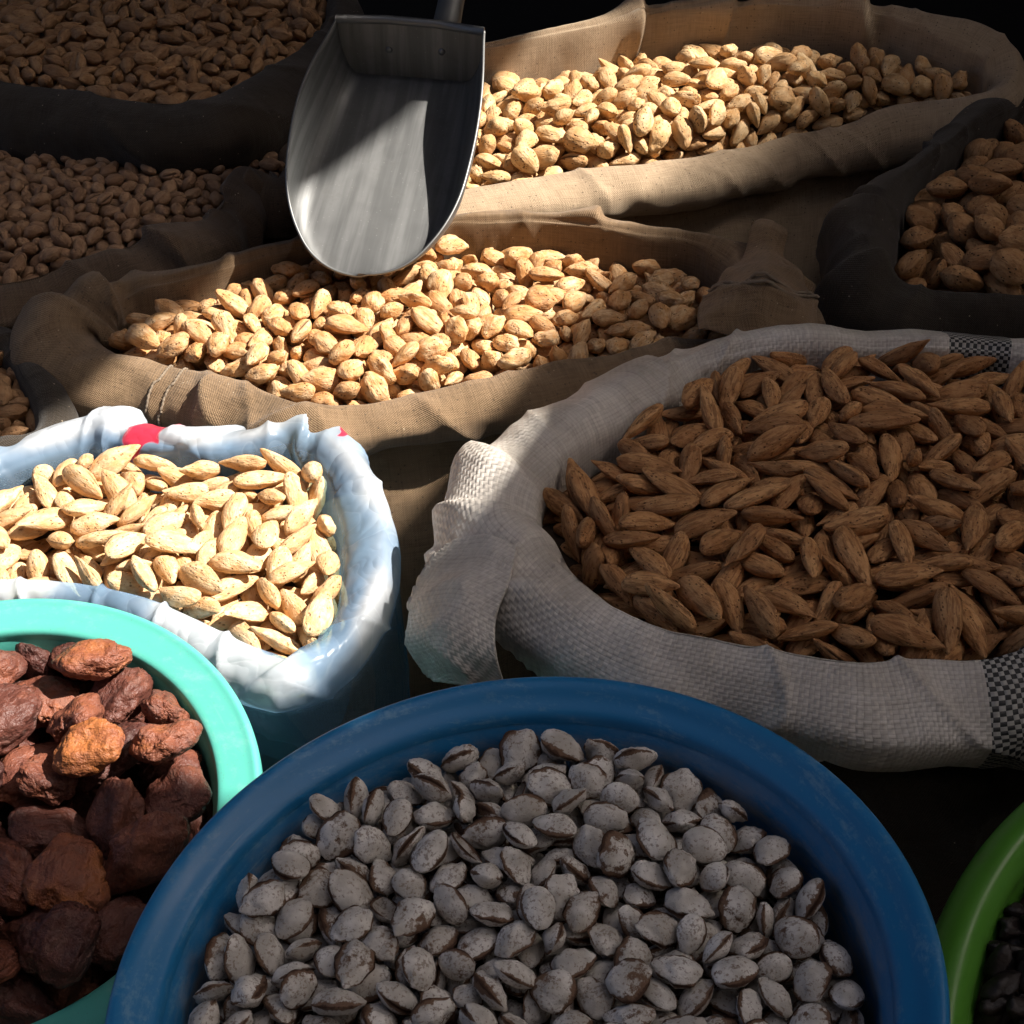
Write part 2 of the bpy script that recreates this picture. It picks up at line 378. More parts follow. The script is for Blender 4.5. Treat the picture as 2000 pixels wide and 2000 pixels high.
M['raisin'] = mat_plain('black_raisin', (0.020, 0.013, 0.012), 0.5, 0.5, 120)
M['ground'] = mat_plain('trodden_ground', (0.09, 0.075, 0.06), 0.95, 0.5, 8)
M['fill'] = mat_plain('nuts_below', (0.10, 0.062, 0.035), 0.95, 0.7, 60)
M['tarp'] = mat_plain('awning_cloth', (0.07, 0.06, 0.05), 0.95, 0.3, 4)
M['wall'] = mat_plain('dark_backdrop', (0.02, 0.018, 0.016), 0.95, 0.4, 4)
M['wall2'] = mat_plain('blocker_plaster', (0.30, 0.25, 0.19), 0.95, 0.3, 4)
M['cord'] = mat_plain('seam_thread', (0.23, 0.18, 0.13), 0.9, 0.3, 200)

# ------------------------------------------------------------------ structure: ground, back of the stall, awning, added light blockers
def slab(name, x0, y0, x1, y1, z0, z1, mat, parent=None):
    v = [(x, y, z) for z in (z0, z1) for y in (y0, y1) for x in (x0, x1)]
    return mesh_obj(name, v, [(0, 2, 3, 1), (4, 5, 7, 6), (0, 1, 5, 4), (1, 3, 7, 5), (3, 2, 6, 7), (2, 0, 4, 6)], mat, parent, smooth=False)
def build_ground():
    n = 60; xs = np.linspace(-6, 6, n); V = np.array([(x, y, 0) for x in xs for y in xs + 1.0]); V[:, 2] = 0.006 * fbm(V * 3)
    tag(mesh_obj('ground', V, grid_faces(n, n), M['ground']), kind='structure')
build_ground()
tag(slab('back_wall', -3.2, 2.75, 3.2, 2.9, 0, 2.6, M['wall']), kind='structure')
tag(slab('front_blocker', -3.2, -1.35, 3.2, -1.2, 0, 3.0, M['wall2']), kind='structure')  # unseen, added behind the camera to cut low front light
tag(slab('front_sky_blocker', -3.2, -1.35, 0.60, -0.12, 2.33, 2.37, M['tarp']), kind='structure')  # unseen slab added overhead to keep sky light off front faces
tag(slab('side_blocker', 2.3, -0.3, 2.42, 2.75, 0, 2.6, M['wall']), kind='structure')  # unseen, added to hold back sky light from the right

AW = 2.35
AWN = (0.62, 3.6, -0.35, 3.2)
def to_awning(p):
    p = Vector(p); t = (AW - p.z) / TO_SUN.z
    q = p + TO_SUN * t; return (q.x, q.y)
# edge of the sunlit patch as it falls on the goods (points on the goods), carried up along the sun to the cloth above
LIT_L = [(0, 850, .40), (60, 815, .40), (140, 765, .42), (250, 690, .42), (330, 600, .44), (420, 545, .45), (520, 440, .47), (640, 350, .49), (760, 265, .50), (880, 165, .52), (960, 110, .54), (1060, 40, .56), (1140, -40, .58)]
LIT_R1 = [(1470, -40, .58), (1440, 120, .48), (1360, 260, .46), (1250, 400, .45), (1130, 560, .43), (1020, 700, .42), (975, 850, .42), (890, 990, .42), (780, 1120, .41), (650, 1270, .385), (505, 1490, .38)]
LIT_R2 = [(1700, -40, .58), (1730, 120, .48), (1690, 260, .46), (1560, 400, .45), (1360, 560, .44), (1230, 700, .44), (1150, 850, .45), (1060, 990, .44), (930, 1120, .43), (705, 1270, .42), (560, 1540, .40)]
LIT_F = [(500, 1555, .385), (300, 1560, .38), (100, 1585, .38), (-60, 1600, .38)]
LIT_O = [(-420, 1550, .38), (-520, 1150, .40), (-280, 900, .40)]
def build_awning():
    A = lambda L: [to_awning(un(*p)) for p in L]
    l, r1, r2, f, o = A(LIT_L), A(LIT_R1), A(LIT_R2), A(LIT_F), A(LIT_O)
    hole = l + r2 + f + o
    cx, cy = np.mean(hole, axis=0)
    X0, X1, Y0, Y1 = AWN
    bm = bmesh.new()
    def loop(pts, z): return [bm.verts.new((x, y, z)) for x, y in pts]
    def edges(vs): return [bm.edges.new((vs[i], vs[(i + 1) % len(vs)])) for i in range(len(vs))]
    out = [(X0, Y0), (X1, Y0), (X1, Y1), (X0, Y1)]
    for z in (AW, AW + 0.004):
        e = edges(loop(out, z)) + edges(loop(hole, z))
        bmesh.ops.triangle_fill(bm, edges=e, use_beauty=True)
    me = bpy.data.meshes.new('awning_cloth'); bm.to_mesh(me); bm.free(); me.materials.append(M['tarp'])
    root = tag(bpy.data.objects.new('awning', None), kind='structure'); S.collection.objects.link(root); root.location = (cx, cy, AW)
    o1 = bpy.data.objects.new('awning_cloth', me); S.collection.objects.link(o1); put(o1, root)
    # unseen slats added over the opening, ever closer rightwards, to soften the patch's edge
    V, Fc = [], []
    C1 = catmull(np.array([(*p, 0) for p in r1]), 6, False); C2 = catmull(np.array([(*p, 0) for p in r2]), 6, False)
    K = 16
    for k in range(K):
        t0 = k / K; wd = (0.08 + 0.92 * ((k + 0.5) / K) ** 0.7) / K
        for a, b in ((t0, t0 + wd),):
            base = len(V)
            for i in range(len(C1)):
                for t in (a, b):
                    p = C1[i] * (1 - t) + C2[i] * t
                    V += [(p[0], p[1], AW - 0.012), (p[0], p[1], AW - 0.008)]
            for i in range(len(C1) - 1):
                q = base + i * 4; s = q + 4
                Fc += [(q, q + 2, s + 2, s), (q + 1, s + 1, s + 3, q + 3), (q, s, s + 1, q + 1), (q + 2, q + 3, s + 3, s + 2)]
    put(mesh_obj('penumbra_slats', V, Fc, M['tarp'], smooth=False), root)['kind'] = 'stuff'
build_awning()
tag(slab('rear_sky_blocker', -3.2, 0.98, 0.60, 3.2, 2.33, 2.37, M['tarp']), kind='structure')  # unseen slab added to darken the rear sacks and the scoop

# ------------------------------------------------------------------ sacks
HEAP = {}
def rest_poly(C, Nn, inset):
    return C[:, :2] - Nn * inset[:, None]
def sack(key, name, label, cat, pts, mat, n=520, group=None, cuff=0.04, wrinkle=0.005, pleats=(), drop=(0.004, 0.02), mound=0.012,
         din=0.11, seams=(), seed=0, bulge=0.02, film=False, extra=None, hem=True, ground_z=0.0, tuck=0.5):
    """pts: crest of the folded mouth: (u, v, z, inner thickness, outer thickness[, cuff height])"""
    P = np.array([[*un(p[0], p[1], p[2]), p[3], p[4], p[5] if len(p) > 5 else cuff, 0] for p in pts], float)
    k = len(P); D = catmull(P, 24, True); D[:, 6] = np.arange(len(D)) / 24.0
    R, arc = resample(D, n); C = R[:, :3]; per = arc[-1] + np.linalg.norm(C[0] - C[-1])
    T = np.roll(C, -3, 0) - np.roll(C, 3, 0); T[:, 2] = 0
    for _ in range(6): T = (np.roll(T, 1, 0) + 2 * T + np.roll(T, -1, 0)) / 4
    T /= np.linalg.norm(T, axis=1)[:, None]; Nn = np.stack([-T[:, 1], T[:, 0]], 1)
    loopc = np.stack([np.cos(arc / per * 2 * np.pi), np.sin(arc / per * 2 * np.pi)], 1)
    def along(freq, sd):               # closed 1-D noise along the mouth
        q = np.c_[loopc * per / (2 * np.pi) * freq, np.full(n, sd + seed * 7.7)]
        return fbm(q, 3)
    ti = np.maximum(R[:, 3], 0.003) * (1 + 0.25 * along(8, 1)); to = R[:, 4] * (1 + 0.22 * along(7, 2)); c = R[:, 5] * (1 + 0.18 * along(6, 3))
    zc = C[:, 2] + wrinkle * 0.7 * along(9, 4)
    sag = 0.12 * wrinkle * along(24, 5); zc = zc + sag
    H = zc - ground_z
    prof = np.stack([                  # (outward, down) per station of the profile
        np.c_[-ti * 0.95, np.full(n, din)], np.c_[-ti * 1.05, np.full(n, din * 0.6)], np.c_[-ti, ti * 0.45 + 0.010], np.c_[-ti * 0.62, ti * 0.16 + 0.003],
        np.c_[0 * ti, 0 * ti], np.c_[to * 0.55, c * 0.10], np.c_[to * 0.95, c * 0.38], np.c_[to * 1.05, c * 0.72], np.c_[to * 0.95, c * 0.98],
        np.c_[to * (0.62 if hem else 0.97), c * (1.06 if hem else 1.15)], np.c_[to * (0.40 if hem else 0.98), c * (1.04 if hem else 1.4)], np.c_[to * 0.45 + bulge * 0.3, c * 1.0 + (H - c) * 0.12], np.c_[to * 0.45 + bulge, c + (H - c) * 0.35],
        np.c_[to * 0.4 + bulge * 1.1, c + (H - c) * 0.65], np.c_[to * 0.2 + bulge * 0.5, c + (H - c) * 0.92], np.c_[to * 0.0 - 0.02, H]], 0)
    if hem and tuck:
        alt = prof.copy()
        for st_, o_, d_ in ((6, 1.05, .32), (7, 1.0, .58), (8, .70, .84), (9, .22, 1.0), (10, -.1, 1.10)): alt[st_] = np.c_[to * o_, c * d_]
        prof = prof * (1 - tuck) + alt * tuck
    q = 6
    PR = catmull(prof.transpose(0, 1, 2).reshape(len(prof), -1), q, False).reshape(-1, n, 2).transpose(1, 0, 2)   # (n, m, 2)
    m = PR.shape[1]
    st = np.arange(m) / q              # profile station
    X = C[:, None, 0] + Nn[:, None, 0] * PR[..., 0]; Y = C[:, None, 1] + Nn[:, None, 1] * PR[..., 0]; Z = zc[:, None] - PR[..., 1]
    V = np.stack([X, Y, Z], -1)
    pl = np.linalg.norm(np.diff(PR, axis=1), axis=2); vv = np.concatenate([np.zeros((n, 1)), np.cumsum(pl, 1)], 1)
    # surface normal
    dU = np.roll(V, -1, 0) - np.roll(V, 1, 0); dV = np.gradient(V, axis=1)
    nr = np.cross(dU, dV); nr /= np.linalg.norm(nr, axis=2)[..., None] + 1e-9
    mid = nr[:, int(5.5 * q)]; sgn = np.sign((mid[:, :2] * Nn).sum(1).mean()); nr *= sgn
    # wrinkles: soft dents, diagonal creases pulled from the cuff
    fx = V.reshape(-1, 3)
    amp = np.interp(st, [0, 2, 3, 4, 6, 8, 10, 12, 15], [0.2, 0.6, 0.9, 0.7, 1.0, 1.0, 0.5, 1.0, 0.6])
    d1 = fbm(fx * 9 + seed * 3.1, 2).reshape(n, m)
    q1 = np.stack([np.repeat((arc)[:, None], m, 1) * 22 + vv * 24, vv * 7, np.full((n, m), seed * 1.9)], -1)
    ang = arc / per * 2 * np.pi; RF = 13 if not film else 20
    qx = np.stack([(np.cos(ang)[:, None] * per / 6.283 * RF + vv * 9), (np.sin(ang)[:, None] * per / 6.283 * RF - vv * 6), vv * 5 + seed * 5.3], -1)
    rid = 1 - np.abs(fbm(qx.reshape(-1, 3), 2).reshape(n, m)) * 2.0
    rid = np.clip(rid, 0, 1) ** 3
    fine = fbm(fx * 60 + seed, 2).reshape(n, m)
    dsp = amp * wrinkle * (1.5 * d1 + (0.9 if not film else 1.6) * rid + 0.14 * fine)
    idx_arc = lambda x: np.interp(x % k, D[:, 6], np.concatenate([[0], np.cumsum(np.linalg.norm(np.diff(D[:, :3], axis=0), axis=1))]))
    for (ci, wd, am, slant, lo, hi) in pleats:       # cloth lapped over itself: rises slowly, ends in a sharp edge
        s0 = idx_arc(ci); v0 = vv[:, int(4 * q)][:, None]
        x = arc[:, None] - s0 - slant * (vv - v0)
        x = (x + per / 2) % per - per / 2
        x = x / wd
        f = np.where((x > -1) & (x < 0.0), (0.5 - 0.5 * np.cos(np.pi * (x + 1))), 0) + np.where((x >= 0) & (x < 0.10), 0.5 + 0.5 * np.cos(np.pi * x / 0.10), 0)
        f = f - 0.35 * np.where((x >= 0.0) & (x < 0.6), np.sin(np.pi * np.clip(x / 0.6, 0, 1)), 0)
        env = np.clip((st - lo) / 0.8, 0, 1) * np.clip((hi - st) / 0.8, 0, 1)
        dsp += am * f * env[None, :]
    V = V + nr * dsp[..., None]
    if extra is not None: V = extra(V, R, st, arc, vv)
    V[..., 2] = np.maximum(V[..., 2], ground_z + 0.003)
    uvn = np.stack([np.repeat(arc[:, None], m, 1), vv], -1)
    # faces, with a seam-safe uv per loop
    faces = grid_faces(n, m, wrap_n=True)
    uvl = np.empty((len(faces), 4, 2)); fi = 0
    A = np.arange(n); B = (A + 1) % n
    u0 = arc; u1 = np.concatenate([arc[1:], [per]])
    J = np.arange(m - 1)
    uvl = np.stack([np.stack([np.repeat(u0[:, None], m - 1, 1), vv[:, :-1]], -1), np.stack([np.repeat(u1[:, None], m - 1, 1), vv[B][:, :-1]], -1),
                    np.stack([np.repeat(u1[:, None], m - 1, 1), vv[B][:, 1:]], -1), np.stack([np.repeat(u0[:, None], m - 1, 1), vv[:, 1:]], -1)], 2).reshape(-1, 2)
    root = thing(name, label, cat, tuple(C.mean(0) * [1, 1, 0]), group)
    attrs = {}
    if film:
        stn = np.repeat(st[None], n, 0); ax = R[:, 6][:, None]
        # film lies double over the fold: milky there, clear below
        milk = np.interp(stn, [0, 2, 3, 4, 6, 8, 9, 10, 15], [0.3, 0.6, 0.85, 1.3, 1.25, 1.05, 0.5, 0.26, 0.16]) * (0.9 + 0.35 * fbm(fx * 14, 2).reshape(n, m))
        attrs['milk'] = np.clip(milk, 0, 1.6).ravel()
        rd = np.zeros((n, m)); wob_ = fbm(fx * 70 + 5, 2).reshape(n, m) * .28
        for (ri, rw, sc_, sw) in film:
            rd = np.maximum(rd, np.exp(-((ax - ri + wob_ * rw * 2) / rw) ** 4) * np.exp(-((stn - sc_ + wob_ * 3) / sw) ** 4))
        attrs['red'] = np.clip(rd + 0.25 * rd * fbm(fx * 60, 2).reshape(n, m), 0, 1).ravel()
    if mat == M['woven']:
        bd = np.zeros((n, m)); uu = arc[:, None] + 0 * vv
        for (bi, half) in BANDS: bd = np.maximum(bd, ((np.abs(uu - idx_arc(bi)) < half) & (st[None] < 9.6)).astype(float))
        attrs['band'] = bd.ravel()
    body = put(mesh_obj('sack_cloth' if not film else 'bag_film', V.reshape(-1, 3), faces, mat, uv=uvl, attrs=attrs), root)
    for ci in seams:
        i0 = int(np.argmin(np.abs(arc - idx_arc(ci)))); js = np.arange(int(3.6 * q), int(9.2 * q)); off = (js - js[0]) * 0.12
        for dd in (0, 5):
            path = np.array([V[(i0 + dd + int(o_)) % n, j] + nr[(i0 + dd + int(o_)) % n, j] * 0.0006 for j, o_ in zip(js, off)])
            cord(path, 0.0011, root)
    # heap: inside outline and level
    inner = V[:, int(2 * q)][:, :2]; poly = inner + (C[:, :2] - inner) * 0.02
    pz = zc - np.where(Nn[:, 1] < 0, drop[0], drop[0] + (drop[1] - drop[0]) * np.clip(Nn[:, 1], 0, 1))
    A_ = np.c_[C[:, 0], C[:, 1], np.ones(n)]; co, *_ = np.linalg.lstsq(A_, pz, rcond=None)
    ctr = poly.mean(0)
    HEAP[key] = dict(poly=poly[::4], plane=co, mound=mound, ctr=ctr, root=root, wall=V[:, :int(5 * q)], C=C, V=V, R=R)
    return root, body
def cord(path, r, root, name='seam', mat=None, k=6):
    P = catmull(path, 3, False); P = P + np.c_[fbm(P * 300, 1), fbm(P * 300 + 9, 1), 0 * P[:, 0]] * r * 0.5
    T = np.gradient(P, axis=0); T /= np.linalg.norm(T, axis=1)[:, None] + 1e-9
    a = np.cross(T, [0.13, 0.31, 0.9]); a /= np.linalg.norm(a, axis=1)[:, None]; b = np.cross(T, a)
    rr = r * (1 + 0.25 * np.sin(np.arange(len(P)) * 1.9))[:, None]
    R_ = np.stack([P + rr * (math.cos(x) * a + math.sin(x) * b) for x in np.arange(k) * 2 * math.pi / k], 1).reshape(-1, 3)
    return put(mesh_obj(name, R_, grid_faces(len(P), k, wrap_m=True), mat or M['cord']), root)
def patch(root, name, rows, mat, seed=0, amp=0.004, freq=20, per=14, thick=0.0022, fray=0.0):
    G = np.array([[un(*p) for p in r] for r in rows]); G = np.stack([catmull(G[:, j], per, False) for j in range(G.shape[1])], 1)
    G = np.stack([catmull(G[i], per, False) for i in range(G.shape[0])], 0); n_, m_ = G.shape[:2]
    nr = np.cross(np.gradient(G, axis=0), np.gradient(G, axis=1)); nr /= np.linalg.norm(nr, axis=2)[..., None] + 1e-9
    nr *= np.sign(nr[n_ // 2, m_ // 2] @ (np.array([0, 0, CAM_H]) - G[n_ // 2, m_ // 2]))
    f = G.reshape(-1, 3); e = fbm(f * freq + seed, 2) + 0.9 * np.clip(1 - 2.2 * np.abs(fbm(f * freq * 0.9 + seed + 40, 2)), 0, 1) ** 2
    G = G + nr * (amp * e).reshape(n_, m_)[..., None]
    if fray: G[:, 0] += fray * np.c_[fbm(G[:, 0] * 260, 2), fbm(G[:, 0] * 260 + 5, 2), fbm(G[:, 0] * 260 + 9, 2)]
    du = np.concatenate([np.zeros((1, m_)), np.cumsum(np.linalg.norm(np.diff(G, axis=0), axis=2), 0)]); dv = np.concatenate([np.zeros((n_, 1)), np.cumsum(np.linalg.norm(np.diff(G, axis=1), axis=2), 1)], 1)
    o = put(mesh_obj(name, G.reshape(-1, 3), grid_faces(n_, m_), mat, uv=np.stack([dv, du], -1).reshape(-1, 2), attrs={'band': np.zeros(n_ * m_)}), root)
    md = o.modifiers.new('cloth', 'SOLIDIFY'); md.thickness = thick; md.offset = -1
    return o, G, nr
def heap_z(h, x, y):
    x, y = np.asarray(x, float), np.asarray(y, float)
    P = h['poly']; d = np.stack([x, y], -1) - h['ctr']
    th = np.arctan2(d[..., 1], d[..., 0]); pt = P - h['ctr']; pth = np.arctan2(pt[:, 1], pt[:, 0]); pr = np.linalg.norm(pt, axis=1)
    o = np.argsort(pth); rr = np.interp(th, pth[o], pr[o], period=2 * np.pi)
    q = np.clip(np.linalg.norm(d, axis=-1) / rr, 0, 1)
    return h['plane'][0] * x + h['plane'][1] * y + h['plane'][2] + h['mound'] * (1 - q ** 2)
def fill(key, depth):
    h = HEAP[key]; P = h['poly']; k = len(P); rings = 10
    V = [(*h['ctr'], 0)]
    for r in range(1, rings + 1): V += [(*(h['ctr'] + (p - h['ctr']) * r / rings), 0) for p in P]
    V = np.array(V); V[:, 2] = heap_z(h, V[:, 0], V[:, 1]) - depth + 0.003 * fbm(V * 60, 2)
    F = [(0, 1 + i, 1 + (i + 1) % k) for i in range(k)]
    for r in range(rings - 1):
        for i in range(k):
            a = 1 + r * k; j = (i + 1) % k
            F.append((a + i, a + k + i, a + k + j, a + j))
    o = put(mesh_obj('filling', V, F, M['fill']), h['root']); o['kind'] = 'stuff'
    return o

BANDS = []
# brown canvas sack in the middle
sack('mid', 'canvas_sack', 'brown canvas sack with rolled mouth full of almonds, the metal scoop standing in it', 'sack', [
    (110, 640, .425, .045, .030, .075), (150, 568, .432, .045, .030, .06), (240, 535, .437, .025, .03, .05), (330, 528, .44, .012, .03, .05), (440, 505, .443, .010, .02, .045), (570, 470, .447, .008, .02, .045),
    (700, 445, .45, .007, .025, .04), (850, 418, .455, .008, .025, .04), (1000, 411, .457, .008, .025, .035), (1110, 418, .457, .008, .025, .035), (1250, 436, .455, .010, .025, .035), (1370, 455, .45, .012, .022, .04),
    (1475, 500, .445, .035, .02, .05), (1545, 580, .435, .055, .02, .06), (1530, 630, .428, .050, .02, .06), (1430, 655, .42, .022, .03, .05), (1300, 674, .416, .010, .032, .05), (1150, 700, .412, .006, .032, .048), (1000, 735, .41, .005, .032, .046),
    (850, 765, .41, .005, .032, .046), (700, 788, .41, .005, .03, .045), (598, 797, .41, .006, .03, .045), (500, 768, .41, .006, .03, .045), (400, 738, .41, .006, .032, .05), (290, 708, .412, .008, .035, .06), (190, 690, .417, .022, .035, .07)],
    M['canvas'], wrinkle=0.005, pleats=[(9.4, .05, .006, 0.0, 3.2, 6.5), (21.0, .07, .008, 0.9, 3.6, 9.0), (22.9, .04, .005, -0.2, 3.6, 9), (0.6, .05, .012, 0.3, 1.5, 8), (1.6, .05, .011, -0.2, 1.5, 8), (12.6, .05, .010, 0.2, 1.5, 8), (13.7, .05, .011, -.3, 1.5, 9)], seams=(23.4,), drop=(.002, .030), mound=.022, seed=1)
# big sack behind, at the right
sack('back', 'large_canvas_sack', 'large pale canvas sack of almonds, its high back rim against the dark', 'sack', [
    (800, 378, .465, .010, .03), (860, 376, .463, .006, .03), (1000, 355, .462, .005, .032), (1120, 336, .46, .005, .032), (1250, 322, .46, .005, .034), (1400, 298, .46, .005, .034), (1520, 270, .46, .006, .034), (1640, 244, .465, .008, .03),
    (1760, 212, .475, .010, .03), (1890, 190, .49, .018, .03), (1970, 150, .51, .032, .02), (1978, 90, .53, .035, .02), (1920, 50, .54, .03, .02), (1800, 22, .545, .018, .02), (1690, 0, .55, .012, .02), (1560, -6, .55, .008, .02), (1430, -2, .55, .008, .02), (1320, 4, .55, .008, .02),
    (1240, 16, .545, .008, .02), (1150, 38, .54, .008, .02), (1050, 62, .53, .008, .02), (960, 80, .525, .008, .02), (890, 88, .52, .010, .02), (820, 120, .505, .012, .02), (778, 190, .488, .012, .02), (770, 280, .475, .012, .03)][::-1],
    M['canvas_pale'], wrinkle=0.0038, pleats=[(9.0, .05, .012, .2, 1.0, 5.5), (11.0, .05, .014, -.3, 1.0, 5.5), (7.2, .05, .014, .2, 1.0, 5)], drop=(.000, .046), mound=.026, seed=2, cuff=.05)
# dark sack at the left rear
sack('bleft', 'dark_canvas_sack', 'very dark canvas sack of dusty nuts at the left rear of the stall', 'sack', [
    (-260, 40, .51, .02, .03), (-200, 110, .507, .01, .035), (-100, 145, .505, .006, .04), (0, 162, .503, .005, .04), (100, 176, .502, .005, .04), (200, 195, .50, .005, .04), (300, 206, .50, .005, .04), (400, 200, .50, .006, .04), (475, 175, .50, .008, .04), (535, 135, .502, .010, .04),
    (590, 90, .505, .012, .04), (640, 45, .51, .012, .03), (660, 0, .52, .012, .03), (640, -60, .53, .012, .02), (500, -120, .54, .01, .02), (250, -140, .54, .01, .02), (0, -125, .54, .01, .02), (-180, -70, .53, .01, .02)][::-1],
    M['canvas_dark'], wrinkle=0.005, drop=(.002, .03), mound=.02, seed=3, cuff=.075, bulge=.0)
# dark sack at the right edge
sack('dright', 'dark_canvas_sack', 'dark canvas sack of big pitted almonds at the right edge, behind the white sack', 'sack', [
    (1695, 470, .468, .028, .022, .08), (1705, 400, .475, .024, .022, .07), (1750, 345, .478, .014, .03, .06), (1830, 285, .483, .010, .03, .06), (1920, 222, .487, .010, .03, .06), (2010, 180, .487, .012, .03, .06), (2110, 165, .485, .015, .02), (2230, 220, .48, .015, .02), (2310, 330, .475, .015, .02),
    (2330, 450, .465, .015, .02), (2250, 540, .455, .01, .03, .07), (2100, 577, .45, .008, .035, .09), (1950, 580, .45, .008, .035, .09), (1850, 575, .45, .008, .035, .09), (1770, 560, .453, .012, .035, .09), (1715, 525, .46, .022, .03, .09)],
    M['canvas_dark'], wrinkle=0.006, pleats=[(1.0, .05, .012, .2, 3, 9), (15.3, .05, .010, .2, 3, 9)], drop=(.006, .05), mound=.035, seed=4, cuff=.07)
# pistachios at the left
sack('pist', 'dusty_canvas_sack', 'dusty canvas sack of small pistachios under the dark sack at the left', 'sack', [
    (-220, 560, .43, .01, .03), (-100, 558, .43, .006, .03), (0, 552, .43, .005, .035), (83, 532, .432, .005, .035), (170, 508, .435, .006, .03), (260, 482, .44, .006, .03), (340, 452, .445, .006, .03), (405, 425, .45, .008, .03), (440, 375, .455, .008, .025), (475, 318, .465, .010, .03), (545, 335, .46, .02, .03),
    (590, 300, .45, .02, .02), (520, 270, .445, .01, .01), (400, 262, .445, .01, .01), (200, 258, .445, .01, .01), (0, 258, .445, .01, .01), (-180, 270, .445, .01, .01), (-300, 330, .44, .01, .02), (-310, 450, .435, .01, .02)][::-1],
    M['canvas_mid'], wrinkle=0.007, pleats=[(10.0, .06, .012, .3, 3, 9), (12.6, .06, .012, -.5, 3, 9)], drop=(.004, .006), mound=.012, seed=5, cuff=.06, bulge=.0)
# small dark sack at the far left
sack('lleft', 'worn_canvas_sack', 'worn dark sack with nuts at the left edge, behind the plastic bag', 'sack', [
    (-270, 760, .40, .01, .02), (-220, 690, .402, .01, .02), (-100, 655, .405, .01, .02), (0, 655, .407, .012, .02), (55, 700, .405, .012, .02), (92, 765, .40, .012, .02), (95, 830, .396, .012, .02), (40, 868, .393, .010, .02), (-60, 880, .392, .01, .02), (-180, 870, .392, .01, .02), (-260, 830, .395, .01, .02)],
    M['canvas_dark'], wrinkle=0.005, drop=(.006, .02), mound=.015, seed=6, cuff=.05, n=360, bulge=.0)
# white woven sack at the right
BANDS = [(8.72, .0262), (14.70, .0285)]
sack('white', 'white_woven_sack', 'white woven plastic sack with black checked bands, full of long brown almonds', 'sack', [
    (955, 1005, .442, .040, .034, .10), (985, 905, .446, .034, .030, .07), (1075, 828, .448, .032, .030, .06), (1190, 768, .450, .030, .030, .06), (1290, 704, .452, .028, .030, .06), (1370, 672, .454, .016, .028, .06), (1500, 656, .455, .010, .028, .05), (1650, 650, .456, .009, .028, .05),
    (1800, 652, .456, .009, .028, .05), (1960, 662, .455, .010, .028, .05), (2110, 700, .45, .01, .03), (2250, 800, .45, .015, .03), (2320, 950, .445, .02, .03), (2270, 1120, .44, .015, .03), (2120, 1240, .435, .010, .035, .10), (1960, 1282, .432, .008, .038, .090), (1860, 1286, .431, .007, .038, .090),
    (1780, 1288, .431, .006, .038, .090), (1680, 1296, .43, .006, .038, .090), (1560, 1278, .43, .006, .038, .090), (1430, 1252, .43, .006, .038, .090), (1290, 1220, .43, .006, .038, .090), (1190, 1178, .43, .008, .038, .090), (1110, 1125, .433, .014, .038, .090), (1030, 1070, .438, .028, .036, .090)],
    M['woven'], wrinkle=0.005, pleats=[(0.1, .07, .008, .5, 1.8, 7.5), (1.0, .06, .009, .5, 1.8, 7.5), (4.0, .07, .007, .3, 1.5, 6), (22.8, .08, .008, 1.2, 4.2, 9.0), (23.8, .07, .008, 1.0, 4.0, 9)], drop=(.003, .014), mound=.022, seed=7, n=640, bulge=-.13, tuck=1.0)
# clear plastic bag at the left
sack('bag', 'plastic_bag', 'milky blue plastic bag with red print on its folded rim, full of pale almonds', 'bag', [
    (-180, 1040, .395, .012, .02), (-120, 950, .397, .012, .022), (0, 888, .40, .014, .024), (110, 843, .403, .016, .024), (208, 818, .406, .016, .022), (300, 842, .405, .012, .02), (400, 856, .404, .012, .02), (500, 846, .405, .012, .02), (585, 828, .407, .014, .02), (650, 862, .404, .016, .018),
    (702, 930, .40, .020, .012), (738, 1020, .396, .023, .010), (738, 1110, .392, .023, .010), (708, 1195, .388, .021, .010), (650, 1262, .385, .017, .012), (570, 1292, .384, .012, .018), (480, 1268, .383, .008, .02), (400, 1228, .383, .008, .018), (300, 1182, .383, .008, .016), (200, 1152, .383, .008, .014),
    (100, 1140, .384, .008, .012), (0, 1136, .385, .008, .012), (-100, 1130, .387, .01, .012), (-165, 1100, .39, .01, .015)],
    M['bag'], cuff=.026, wrinkle=0.0024, pleats=[(4.2, .03, .008, .2, 1.5, 8), (8.2, .03, .007, -.4, 1.5, 8), (5.9, .07, .005, 1.5, 1.5, 8), (15.0, .05, .005, .8, 2, 8)], drop=(.006, .018), mound=.014, seed=8, film=[(4.85, .42, 4.2, 2.0), (8.9, .2, 5.6, 0.6)], bulge=.012, hem=False)

# gathered corner with a doubled seam at the right end of the brown sack
_, G_, n_ = patch(HEAP['mid']['root'], 'gathered_corner', [[(1478, 456, .458), (1503, 446, .460), (1524, 462, .456)], [(1432, 506, .456), (1500, 500, .466), (1552, 520, .452)], [(1388, 558, .452), (1490, 555, .468), (1584, 588, .446)],
    [(1366, 604, .446), (1480, 606, .458), (1594, 640, .436)], [(1366, 652, .436), (1470, 658, .440), (1570, 668, .426)]], M['canvas'], seed=3, amp=0.006, freq=24)
for k_ in (27, 30): cord(G_[k_] + n_[k_] * 0.001 + np.c_[0 * G_[k_][:, 0], 0 * G_[k_][:, 0], 0.0025 * np.sin(np.arange(len(G_[k_])) * 0.55)], 0.0016, HEAP['mid']['root'])
# loose ear of the white sack hanging at its left corner
patch(HEAP['white']['root'], 'loose_corner', [[(880, 1052, .436), (945, 1040, .447), (1010, 1066, .447)], [(842, 1086, .424), (915, 1108, .437), (990, 1140, .436)], [(803, 1150, .405), (880, 1180, .421), (968, 1214, .420)],
    [(796, 1240, .385), (872, 1262, .402), (972, 1286, .402)], [(828, 1326, .360), (892, 1336, .376), (985, 1330, .380)]], M['woven'], seed=8, amp=0.004, freq=20, fray=0.0012)

